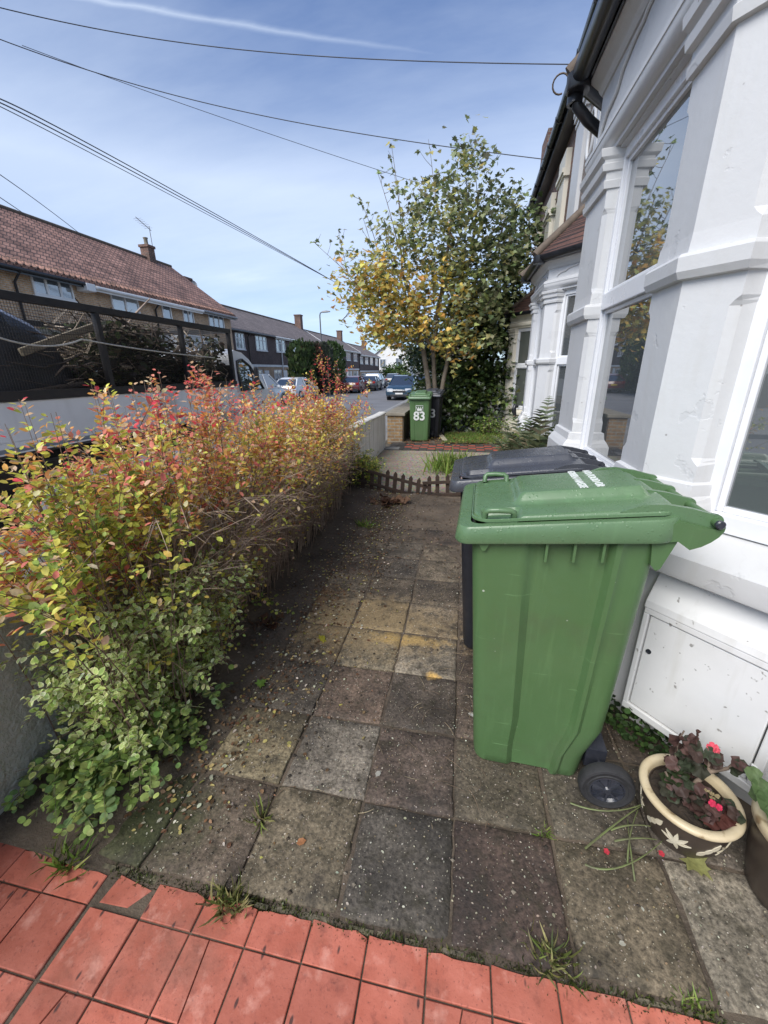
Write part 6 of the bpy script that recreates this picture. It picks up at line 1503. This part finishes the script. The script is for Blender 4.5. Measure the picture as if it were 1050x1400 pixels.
# ------------------------------------------------------------------ cars
def car_paint(name, c, rough=.25): return mat(name, c, tuple(q*.9 for q in c), rough, 2, 0, spec=.6, coat=.6)
M['tyre'] = M['rubber']; M['alloy'] = mat('alloy', (.45, .46, .47), (.36, .37, .38), .3, 8, metal=.8)
M['car_glass'] = glass_mat('car_glass', (.02, .026, .032), .03)
M['lens_red'] = mat('red_lens', (.34, .02, .018), None, .2, 4); M['lens_clear'] = mat('clear_lens', (.62, .65, .68), None, .12, 4)
M['plate_yel'] = mat('yellow_plate', (.62, .46, .04), None, .5, 4); M['plate_wht'] = mat('white_plate', (.75, .75, .72), None, .5, 4)
M['trim_black'] = mat('black_trim', (.018, .018, .02), (.03, .03, .032), .5, 10)
def car(label, loc, rz, paint, L=4.4, W=1.82, H=1.6, suv=True, group='cars parked along the road', reg=None):
    """nose towards local -Y; origin on the road under the middle"""
    r_ = thing('parked_car', label, 'car', loc, rz, group); hw = W/2; y0, y1 = -L/2, L/2
    zb_, zw, zr = .24, (.98 if suv else .90), H; k = L/4.4
    side = [(y0+.02, zb_+.12), (y0+.0, .52), (y0+.06, .72), (y0+.22, .84 if suv else .74), (y0+1.05*k, zw+.02), (y0+1.5*k, zw+.05), (y0+2.4*k, zw+.06), (y1-.9*k, zw+.08), (y1-.15, zw+.06), (y1-.03, .80), (y1, .55), (y1-.04, zb_+.10), (y1-.25, zb_), (y0+.25, zb_)]
    b = MB(); loops = []
    for x, ins, dz in ((-hw, .10, -.03), (-hw+.03, .04, -.01), (-hw+.10, 0, 0), (hw-.10, 0, 0), (hw-.03, .04, -.01), (hw, .10, -.03)):
        cy = 0; loops.append([(x, y*(1-ins/ (L/2)*.9), zb_+(z-zb_)*(1+dz)) for y, z in side])
    b.loft(loops); body = b.build('body', paint, r_, smooth=35)
    gh = [(y0+1.12*k, zw+.02), (y0+1.95*k, zr-.06), (y0+2.35*k, zr), (y1-.85*k, zr-.02), (y1-.45*k, zr-.10), (y1-.10*k, zw+.05)] if suv else [(y0+1.2*k, zw), (y0+2.0*k, zr-.05), (y0+2.4*k, zr), (y1-1.2*k, zr-.03), (y1-.85*k, zr-.12), (y1-.22*k, zw+.04)]
    b = MB(); lw, tw_ = hw-.05, hw-.26
    def xo(z): return lerp(lw, tw_, ss(zw, zr, z)*.9+.1*(z-zw)/(zr-zw))
    b.loft([[(-xo(z)+.0, y, z) for y, z in gh], [(xo(z), y, z) for y, z in gh]]); b.build('glasshouse', M['car_glass'], r_, smooth=20)
    b = MB()                                             # roof skin and pillars
    rp = [gh[1], gh[2], gh[3], gh[4]]
    b.loft([[(-xo(z)-.012, y, z+.012) for y, z in rp]+[(-xo(z)-.012, y, z-.05) for y, z in rp[::-1]], [(xo(z)+.012, y, z+.012) for y, z in rp]+[(xo(z)+.012, y, z-.05) for y, z in rp[::-1]]])
    for s_ in (-1, 1):
        for (p, q) in ((gh[0], gh[1]), (gh[4], gh[5])): b.bar((s_*(xo(p[1])+.005), p[0], p[1]), (s_*(xo(q[1])+.005), q[0], q[1]), .07, .07)
        ym = y0+2.55*k; b.bar((s_*(lw+.004), ym, zw+.03), (s_*(xo(zr-.05)+.006), ym+.06, zr-.04), .02, .09)
    b.build('roof', paint, r_, smooth=30)
    for yy in (y0+.86*k, y1-.82*k):
        for s_ in (-1, 1):
            b = MB(); rw = .335 if suv else .31
            b.lathe([(rw*.62, -.11), (rw*.95, -.11), (rw, -.08), (rw, .08), (rw*.95, .11), (rw*.62, .11)], (s_*(hw-.105), yy, rw), 28, 0); wh = b.build('wheel', M['tyre'], r_, smooth=40)
            b = MB(); b.lathe([(0, s_*.10), (rw*.2, s_*.10), (rw*.55, s_*.075), (rw*.64, s_*.112), (rw*.64, -.1*s_), (0, -.1*s_)], (s_*(hw-.105), yy, rw), 20, 0); b.build('rim', M['alloy'], wh, smooth=35)
            b = MB(); b.lathe([(rw+.055, -.06), (rw+.075, .0), (rw+.02, .02)], (s_*(hw-.03), yy, rw), 24, 0); b.build('wheel_arch', M['trim_black'], body)
    for s_ in (-1, 1):
        MB().obox((s_*(hw-.30), y0+.11, .70), (.22, .05, 0), (-.01*s_, .05, .02), (0, -.01, .075)).build('headlight', M['lens_clear'], r_, bevel=.02)
        MB().obox((s_*(hw-.17), y1-.045, .86), (.13, -.03*s_, 0), (0, .05, 0), (0, 0, .10)).build('tail_light', M['lens_red'], r_, bevel=.02)
        MB().obox((s_*(hw+.07), y0+1.5*k, zw+.10), (.09, 0, 0), (0, .05, 0), (0, 0, .07)).build('door_mirror', paint, r_, bevel=.02)
        b = MB()
        for yy in (y0+2.1*k, y0+3.1*k): b.box(s_*(hw+.001)-.008, s_*(hw+.001)+.008, yy, yy+.16, .82, .85)
        b.build('door_handle', M['trim_black'], r_)
    b = MB(); b.box(-.45, .45, y0-.012, y0+.1, .52, .66); b.box(-.62, .62, y0-.02, y0+.1, .26, .40); b.build('grille', M['trim_black'], r_, bevel=.02)
    MB().box(-.26, .26, y0-.03, y0-.012, .42, .52).build('front_plate', M['plate_wht'], r_)
    MB().box(-.26, .26, y1+.004, y1+.02, .62, .73).build('rear_plate', M['plate_yel'], r_)
    MB().box(-hw+.12, hw-.12, y1-.06, y1+.012, .26, .42).build('rear_bumper', M['trim_black'], r_, bevel=.02)
    MB().box(-.62, .62, y1-.42*k, y1-.36*k, zw+.0, zw+.02).build('boot_trim', M['trim_black'], r_)
    return r_
NV = car_paint('navy_paint', (.018, .045, .075)); SV = car_paint('silver_paint', (.33, .36, .39)); RD = car_paint('maroon_paint', (.13, .02, .022)); WH = car_paint('white_car_paint', (.66, .68, .70)); DK = car_paint('dark_grey_paint', (.035, .036, .038)); BK = car_paint('black_car_paint', (.02, .022, .026))
car('dark blue suv facing the camera on the near side of the road', (-4.35, 30.3, ROAD_Z), 0, NV, 4.45, 1.86, 1.64, True)
car('silver suv seen from behind, parked across the road with dark rear', (-10.25, 48.2, ROAD_Z), PI, SV, 4.6, 1.88, 1.68, True)
car('dark red car parked across the road nearest the camera behind the hedge tips', (-10.35, 39.2, ROAD_Z), PI, RD, 4.2, 1.78, 1.52, False)
car('black hatchback parked between the red car and silver suv', (-9.7, 43.4, ROAD_Z), PI, BK, 3.8, 1.7, 1.48, False)
car('dark grey car parked furthest along the opposite kerb', (-9.6, 57.5, ROAD_Z), PI, DK, 4.3, 1.8, 1.6, True)
car('white car whose pale roof shows just right of the truck cab', (-11.9, 22.6, -.28), R(174), WH, 4.5, 1.85, 1.78, True)
car('second white car with only its low roof visible above the hedge', (-12.3, 29.4, -.28), R(178), WH, 4.3, 1.8, 1.5, False)
car('silver car half hidden by leaves behind the dark blue suv', (-3.9, 41.5, ROAD_Z), 0, SV, 4.3, 1.8, 1.55, False)
car('white car far down the near side behind the maple leaves', (-3.6, 49.5, ROAD_Z), 0, WH, 4.3, 1.8, 1.55, False)

# ------------------------------------------------------------------ caged tipper truck at the kerb
M['truck_white'] = car_paint('truck_white', (.80, .81, .82), .35); M['truck_grey'] = mat('tray_grey', (.80, .81, .82), (.70, .71, .72), .5, 1.6, .08, 30, streak=((2, 2, .5), (.42, .41, .39), .5, .8))
M['cage_black'] = mat('cage_black', (.012, .012, .013), (.026, .022, .021), .55, 9, .15, 60)
TX0, TX1 = -6.05, -4.12                                  # far and near sides of the tray
tk = thing('tipper_truck', 'white tipper truck with tall black mesh cage parked behind the hedge', 'truck', (-5.1, 5.0, ROAD_Z)); TO_ = tk.location
def tw(mb): 
    mb.v = [(p[0]-TO_.x, p[1]-TO_.y, p[2]-TO_.z) for p in mb.v]; return mb
TY0, TY1 = 2.55, 7.05; ZT, ZC = 1.425, 2.285              # sideboard top, cage top
b = MB(); b.box(TX0, TX1, TY0, TY1, .95, 1.0)
tw(b).build('tray_floor', M['truck_grey'], tk)
for (x0, x1, ya, yb) in ((TX1-.05, TX1, TY0, TY1), (TX0, TX0+.05, TY0, TY1), (TX0+.05, TX1-.05, TY0, TY0+.05), (TX0+.05, TX1-.05, TY1-.05, TY1)):
    b = MB(); b.box(x0, x1, ya, yb, 1.0, ZT-.06); tw(b).build('sideboard', M['truck_grey'], tk, bevel=.01)
b = MB()
for x in (TX0+.02, TX1-.02):
    b.box(x-.035, x+.035, TY0, TY1, ZT-.058, ZT+.03); b.box(x-.03, x+.03, TY0, TY1, ZC-.035, ZC+.035)
    for y in (TY0+.04, 4.28, 5.72, TY1-.05): b.box(x-.028, x+.028, y-.03, y+.03, ZT+.03, ZC-.035)
for y in (TY0+.035, TY1-.035): b.box(TX0+.05, TX1-.05, y-.03, y+.03, ZC-.033, ZC+.033)
cage = tw(b).build('cage_frame', M['cage_black'], tk)
def mesh_panel(x):
    b = MB(); y = TY0
    while y < TY1: b.box(x-.0013, x+.0013, y-.0013, y+.0013, ZT+.03, ZC-.03); y += .0275 if x > -5 else .055
    z = ZT+.05
    while z < ZC-.03: b.box(x-.0011, x+.0011, TY0, TY1, z-.0013, z+.0013); z += .0275 if x > -5 else .055
    return tw(b).build('mesh_panel', M['cage_black'], tk, fixn=False)
mesh_panel(TX1-.03); mesh_panel(TX0+.03)
b = MB(); b.box(TX0+.04, TX1-.04, TY1-.012, TY1, ZT, ZT+.30); tw(b).build('bulkhead', M['cage_black'], tk)
MB_ = MB(); 
# cab
cs = [(7.12, .35), (7.12, 1.62), (7.18, 1.93), (7.35, 2.02), (7.62, 1.985), (7.86, 1.86), (8.14, 1.55), (8.36, 1.30), (8.75, 1.17), (8.98, 1.02), (9.08, .75), (9.05, .30)]
b = MB(); loops = []
for x, i in ((-6.02, .07), (-5.93, .015), (-5.1, 0), (-4.27, .015), (-4.18, .07)):
    loops.append([(x+(0 if z < 1.25 else (.10*(z-1.25)/.75)*(1 if x < -5.1 else (-1 if x > -5.1 else 0))), lerp(y, 8.0, i*.3), lerp(z, 1.0, i*.35)) for y, z in cs])
b.loft(loops); tw(b).build('cab', M['truck_white'], tk, smooth=35)
def cabx(z): return -4.18-(0 if z < 1.25 else .10*(z-1.25)/.75)+.004
b = MB(); wn = [(7.32, 1.27), (7.30, 1.60), (7.36, 1.80), (7.55, 1.84), (7.80, 1.72), (8.10, 1.40), (8.18, 1.27)]
b.loft([[(cabx(z)-.02, y, z) for y, z in wn], [(cabx(z)+.004, y, z) for y, z in wn]]); sw = tw(b).build('side_window', M['pane_pale'], tk)
b = MB(); fr = wn+[wn[0]]
for i in range(len(wn)): b.bar((cabx(wn[i][1])+.004, *wn[i]), (cabx(fr[i+1][1])+.004, *fr[i+1]), .02, .05, up=(1, 0, 0))
b.bar((cabx(1.27)+.006, 7.86, 1.27), (cabx(1.66)+.006, 7.82, 1.68), .02, .035, up=(1, 0, 0)); tw(b).build('window_seal', M['trim_black'], tk)
b = MB(); b.loft([[(x, 7.90+.004, 1.835), (x, 8.40, 1.285), (x, 8.42, 1.30), (x, 7.93, 1.85)] for x in (-5.9, -4.3)]); tw(b).build('windscreen', M['car_glass'], tk)
b = MB(); b.obox((-4.0, 7.62, 1.52), (.03, .02, 0), (-.02, .07, 0), (0, 0, .17)); tw(b).build('door_mirror', M['trim_black'], tk, bevel=.02)
b = MB(); b.bar((-4.17, 7.85, 1.4), (-4.02, 7.64, 1.45), .03); tw(b).build('mirror_arm', M['trim_black'], tk)
b = MB(); b.box(-5.55, -5.35, 2.7, 8.5, .45, .65); b.box(-4.85, -4.65, 2.7, 8.5, .45, .65); b.box(-6, -4.2, 2.7, 2.8, .55, .9); tw(b).build('chassis', M['cage_black'], tk)
for y in (3.9, 8.2):
    for x in (-5.95, -4.28):
        b = MB(); b.lathe([(.2, -.13), (.33, -.13), (.36, -.09), (.36, .09), (.33, .13), (.2, .13), (.05, .06), (.05, -.06)], (x, y, .01), 26, 0); tw(b).build('wheel', M['rubber'], tk, smooth=40)
b = MB(); b.box(-4.16, -4.15, 8.85, 8.95, .6, .8)
# what is in the cage
def branch_pile():
    b = MB(); P, D, Z, S, C = [], [], [], [], []
    def top(y): return 1.22+.72*ss(4.1, 4.7, y)*(1-.80*ss(5.3, 6.0, y))+.34*(1-ss(2.9, 4.6, y))+.08*math.sin(y*3)
    for k in range(900):
        y = rng.uniform(3.9, 6.85); z = rng.uniform(1.02, max(1.1, min(2.24, top(y)+.55))); x = TX1-.10-abs(rng.gauss(0, .5)); x = max(x, TX0+.2); d = Vector((rng.gauss(0, .35), rng.gauss(0, 1), rng.gauss(.05, .28))).normalized(); L = rng.uniform(.25, 1.0)
        p = Vector((x, y, z)); e = p+d*L; e.x = max(TX0+.1, min(TX1-.08, e.x)); e.y = max(2.65, min(6.95, e.y)); e.z = max(1.02, min(2.42, e.z)); r_ = rng.choice([.004, .006, .008, .012, .018])
        c = rng.choice([(.11, .08, .06), (.18, .135, .10), (.07, .055, .042), (.32, .25, .18), (.42, .34, .25)])
        b.tube([p, (p+e)/2+Vector((0, rng.gauss(0, .04), rng.gauss(0, .05))), e], [r_, r_*.8, r_*.4], 4, 0, c, cap=False)
    for k in range(14):
        y = rng.uniform(2.9, 6.4); z = rng.uniform(1.05, 1.5); p = Vector((TX1-rng.uniform(.12, .5), y, z)); b.tube([p, p+Vector((0, rng.uniform(.5, 1.2), rng.gauss(0, .12)))], [.05, .035], 8, 0, (.06, .045, .034))
    mb = MB()
    o = b.build('cut_branches', mat('cut_wood', (1, 1, 1), (.7, .7, .7), .9, 8, attr=True), None, smooth=70, fixn=False); tag(o, kind='stuff')
    for _ in range(6500):
        y = rng.uniform(4.0, 6.95); x = max(TX0+.15, TX1-.08-abs(rng.gauss(0, .45))); z = rng.uniform(1.0, min(2.2, top(y)+.42+.5*ss(6.4, 6.9, y)))
        P.append((x, y, z)); D.append(Vector((rng.gauss(0, 1), rng.gauss(0, 1), rng.gauss(-.2, .6)))); Z.append(Vector((rng.gauss(0, 1), rng.gauss(0, 1), 1))); S.append(rng.uniform(.05, .12)); C.append(pick([(.045, .05, .026), (.07, .085, .034), (.035, .03, .024), (.11, .08, .055), (.12, .15, .06)], [4, 3, 3, 2, 1]))
    tag(leaves('cut_greenery', TO, P, D, Z, S, C, M['leaf']), kind='stuff')
branch_pile()
def mound(a, c, top, push):                             # sack-like heap pressed against the mesh
    x = lerp(TX0+.3, TX1-.12-push, a); y = lerp(2.68, 4.2, c); k = (1-abs(2*c-1)**3.0)*(1-max(0, (.25-a)/.25)**2); side = 1-ss(.90, 1.0, a)
    return (x, y, 1.02+(top-1.02)*k*side+.05*mnoise.noise(Vector((a*6, c*7, 1)))*k)
b = MB(); b.grid(lambda a, c: mound(a, c, 2.15, .0), 50, 50)
tag(b.build('rubbish_sack', mat('black_sack', (.014, .015, .018), (.03, .031, .035), .35, 7, .5, 18, .03), None, smooth=70, fixn=False), 'big black plastic sack of waste under the tarpaulin in the cage', 'sack')
b = MB(); b.grid(lambda a, c: (lambda p: (p[0], p[1], p[2]+.022))(mound(lerp(.15, .955, a), lerp(.10, .93, c), 2.165, .02)), 40, 40)
tag(b.build('tarpaulin', mat('grey_blue_tarp', (.40, .44, .52), (.26, .29, .36), .5, 5, .5, 14, .03), None, smooth=70, fixn=False), 'grey-blue tarpaulin sheet over the load at the tail of the truck', 'tarpaulin')
b = MB(); b.bar(ax(28, 482, TX1-.11), ax(138, 443, TX1-.16), .035, .075); tag(b.build('timber_board', mat('old_board', (.20, .165, .115), (.30, .25, .17), .8, 5, .4, 40), None, bevel=.008), 'old timber board leaning up through the branches inside the cage', 'board')
b = MB(); pts = bez(ax(-20, 455, TX1+.012), ax(60, 486, TX1+.012), ax(112, 464, TX1+.012), 10)+bez(ax(112, 464, TX1+.012), ax(200, 481, TX1+.012), ax(293, 489, TX1+.012), 10)[1:]
b.tube(pts, .009, 6); tag(b.build('rope', mat('pale_rope', (.55, .52, .46), (.4, .38, .33), .9, 30), None, smooth=70), 'pale rope stretched along the outside of the truck cage', 'rope')
b = MB(); p, q = ax(205, 408, -4.9), ax(165, 455, -4.7); b.tube([q, (p+q)/2+Vector((0, .02, .03)), p], [.02, .016, .008], 6); tag(b.build('bare_branch', M['twig_grey'], None, smooth=70), 'single bare branch sticking up above the truck cage', 'branch')

# ------------------------------------------------------------------ overhead cables
M['cable'] = mat('cable', (.05, .052, .06), None, .6)
def wire(label, pts, rad):
    P_ = [ray(u, v)*(dist/math.hypot(ray(u, v).x, ray(u, v).y))+Vector((0, 0, CAM_H)) for u, v, dist in pts]; out = []
    for i in range(33):
        s = i/32*2; a, b_, c = (s-1)*(s-2)/2, -s*(s-2), s*(s-1)/2; out.append(P_[0]*a+P_[1]*b_+P_[2]*c)
    b = MB(); b.tube(out, rad, 6); tag(b.build('overhead_cable', M['cable'], None, smooth=80), label, 'cable', 'telephone cables over the street')
pe = ax(782, 88, wallx(9)-.30); de = math.hypot(pe.x, pe.y)
wire('highest cable, fixed to the eaves above the bay gutter', [(-10, 8, 11), (330, 68, 10.5), (783, 88, de)], .0075)
pe = ax(745, 218, wallx(12)-.32); de2 = math.hypot(pe.x, pe.y)
wire('second cable running to the cream house eaves', [(-10, 50, 13), (330, 152, 12.6), (746, 218, de2)], .0085)
wire('thin faint cable below the second one, ending in the maple top', [(30, 62, 22), (310, 163, 22), (578, 252, 23)], .0095)
for k, lb in enumerate(('upper cable of the diagonal bunch', 'middle cable of the diagonal bunch', 'lowest cable of the diagonal bunch')):
    dv = (-2, 2.5, 7)[k]; wire(lb+' sloping down behind the maple', [(-10, 134+dv, 12), (215, 250+dv*1.0, 17), (462+dv*.5, 388+dv*.25, 26)], (.013, .013, .009)[k])
wire('short cable crossing the brick house roof, upper right one', [(-10, 232, 13), (55, 278, 16), (110, 320, 19)], .009)
wire('short cable crossing the brick house roof, lower left one', [(-12, 262, 13), (18, 282, 15), (40, 297, 17)], .009)

# ------------------------------------------------------------------ fallen leaves and litter on the path
def flat_leaf(name, label, u, v, tmpl, size, c, rot, curl=.25, z=.006):
    p = gp(u, v, z); d = Vector((math.cos(rot), math.sin(rot), rng.uniform(-.1, .15)))
    o = leaves(name, tmpl, [Vector((0, 0, 0))], [d], [Vector((rng.gauss(0, curl), rng.gauss(0, curl), 1))], [size], [c], M['leaf'])
    o.location = p; tag(o, label, 'leaf', 'single fallen leaves'); return o
flat_leaf('fallen_leaf', 'large pale green lobed leaf lying in front of the motif pot', 940, 1168, TM, .085, (.30, .30, .11), R(-62), .2)
flat_leaf('fallen_leaf', 'small orange-brown leaf alone in the middle of a slab', 405, 1153, TO, .036, (.42, .19, .085), R(25), .2)
flat_leaf('fallen_leaf', 'fresh green sprig leaf on the slab edge beside the creeper', 352, 938, TM, .062, (.16, .28, .05), R(60), .3, .012)
flat_leaf('fallen_leaf', 'yellow leaf standing in the path past the sandy stain', 438, 876, TM, .060, (.46, .42, .05), R(80), .5, .015)
flat_leaf('fallen_leaf', 'dry tan leaf by the creeper at the left edge', 92, 1072, TM, .085, (.30, .19, .09), R(30), .3, .04)
flat_leaf('fallen_leaf', 'white narrow leaf lying across the slab left of the bin', 514, 1062, TO, .034, (.55, .53, .46), R(70), .2)
flat_leaf('fallen_leaf', 'white scrap-like leaf beside the front corner of the green bin', 640, 975, TO, .040, (.58, .57, .53), R(-15), .2)
flat_leaf('fallen_leaf', 'pale flake on the rough slab below the bin wheel', 846, 1290, TO, .022, (.60, .58, .48), R(10), .3)
b = MB()
for i in range(12):
    c_ = gp(365, 858)+Vector((rng.gauss(0, .05), rng.gauss(0, .05), .02+.02*rng.random())); a = rng.uniform(0, 6)
    curl_leaf_mesh(b, c_, (math.cos(a), math.sin(a), rng.uniform(-.2, .4)), (rng.gauss(0, .5), rng.gauss(0, .5), 1), rng.uniform(.035, .055), rng.choice([(.17, .085, .05), (.22, .12, .07), (.12, .065, .04)]), .5)
tag(b.build('leaf_heap', M['leaf'], None, fixn=False), 'small heap of curled brown leaves at the edge of the soil', 'leaf heap')
b = MB()
for i in range(14):
    c_ = gp(530, 690)+Vector((rng.gauss(0, .09), rng.gauss(0, .06), .02+.04*rng.random())); a = rng.uniform(0, 6)
    curl_leaf_mesh(b, c_, (math.cos(a), math.sin(a), rng.uniform(-.2, .4)), (rng.gauss(0, .5), rng.gauss(0, .5), 1), rng.uniform(.05, .08), rng.choice([(.15, .075, .045), (.24, .14, .085), (.10, .055, .035)]), .5)
tag(b.build('leaf_heap', M['leaf'], None, fixn=False), 'larger heap of brown leaves in front of the sagging picket panel', 'leaf heap')
def litter():
    P, D, Z, S, C = [], [], [], [], []
    def add(x, y, z, s, c):
        P.append((x, y, z)); a = rng.uniform(0, 6.3); D.append(Vector((math.cos(a), math.sin(a), rng.gauss(0, .15)))); Z.append(Vector((rng.gauss(0, .3), rng.gauss(0, .3), 1))); S.append(s); C.append(c)
    for _ in range(6500):                                # pale flecks over the slabs
        x, y = rng.uniform(-1.25, 1.1), rng.uniform(.70, 3.2)
        add(x, y, rng.uniform(.003, .006), rng.uniform(.003, .0085)*(1 if rng.random() < .93 else 1.7), pick([(.50, .46, .36), (.38, .33, .24), (.58, .55, .47), (.30, .22, .13)], [3, 3, 2, 2]))
    for _ in range(3000):                                # leaves along the foot of the shrubs
        y = rng.uniform(.8, 5.2); x = -.92+rng.gauss(0, .20)-.18*ss(1.6, .9, y)
        if x < -1.45: continue
        add(x, y, soil_z(x, y)+.012 if y > 1.05 else .006, rng.uniform(.010, .026), pick([(.20, .11, .06), (.34, .22, .12), (.56, .46, .18), (.66, .62, .48), (.12, .07, .04), (.46, .43, .12)], [4, 3, 2, 2.2, 3, 1.4]))
    for _ in range(1500):                                # far end of the path, beyond the fence and along the bins
        y = rng.uniform(2.8, 8.2); x = rng.uniform(-1.1, .6)
        add(x, y, .008, rng.uniform(.010, .026), pick([(.14, .085, .05), (.22, .15, .09), (.36, .30, .16), (.10, .065, .04)], [4, 3, 1, 3]))
    for _ in range(700):                                 # under the evergreen and by the brick wall
        y = rng.uniform(9.0, 10.9); x = rng.uniform(-1.3, 2.0)
        add(x, y, .03, rng.uniform(.04, .08), pick([(.24, .13, .06), (.32, .20, .10), (.16, .09, .05), (.38, .30, .10)], [3, 2, 3, 1]))
    tag(leaves('leaf_litter', TO, P, D, Z, S, C, M['leaf']), kind='stuff')
    b = MB()
    for _ in range(240):
        y = rng.uniform(1.0, 5.0); x = rng.uniform(-1.1, .35) if y > 1.6 else rng.uniform(-1.0, .1)
        if rng.random() < .45: x = rng.uniform(-.15, .2)
        a = rng.uniform(0, 6.3); L = rng.uniform(.02, .11); c = Vector((x, y, .010)); d = Vector((math.cos(a), math.sin(a), 0)); s = Vector((-d.y, d.x, 0))*rng.gauss(0, .25)*L
        b.tube(bez(c-d*L/2, c+s+Vector((0, 0, rng.uniform(.0, .014))), c+d*L/2, 4), [.0010, .0012, .0012, .0010, .0006], 3, 0, rng.choice([(.24, .18, .11), (.16, .11, .07), (.32, .26, .16), (.10, .07, .045)]), cap=False)
    tag(b.build('dry_stalks', mat('dry_stalk', (1, 1, 1), (.75, .75, .75), .9, 9, attr=True), None, fixn=False), kind='stuff')
    b = MB()                                             # grit and crumbs of soil
    for _ in range(900):
        y = rng.uniform(.72, 5.0); x = -.72+rng.gauss(0, .18) if rng.random() < .6 else rng.uniform(-.7, .9); r_ = rng.uniform(.003, .010); z = max(.002, soil_z(x, y))+r_*.3
        vs = [(x+r_*rng.uniform(.7, 1.2)*q[0], y+r_*rng.uniform(.7, 1.2)*q[1], z+r_*.7*q[2]) for q in ((1,0,0),(0,1,0),(-1,0,0),(0,-1,0),(0,0,1),(0,0,-1))]
        k = rng.choice([(.06, .045, .03), (.12, .10, .075), (.035, .027, .02), (.2, .17, .13)])
        b.add(vs, [(0,1,4),(1,2,4),(2,3,4),(3,0,4),(1,0,5),(2,1,5),(3,2,5),(0,3,5)], 0, k)
    tag(b.build('soil_crumbs', mat('crumb', (1, 1, 1), (.8, .8, .8), .95, 30, attr=True), None, fixn=False), kind='stuff')
litter()
b = MB()
for (u, v) in [(1145-0, 0)]: pass
for i, (u, v, lb) in enumerate([(829, 1165, 'fallen pink petal on the slab left of the motif pot'), (904, 1168, 'fallen pink petal in the slab joint below the motif pot')]):
    b = MB(); flower_mesh(b, (0, 0, .004), .009, (.55, .05, .07), (0, -.2, 1)); o = b.build('petal', M['petal'], None, fixn=False); o.location = gp(u, v, .004); tag(o, lb, 'petal', 'fallen petals')
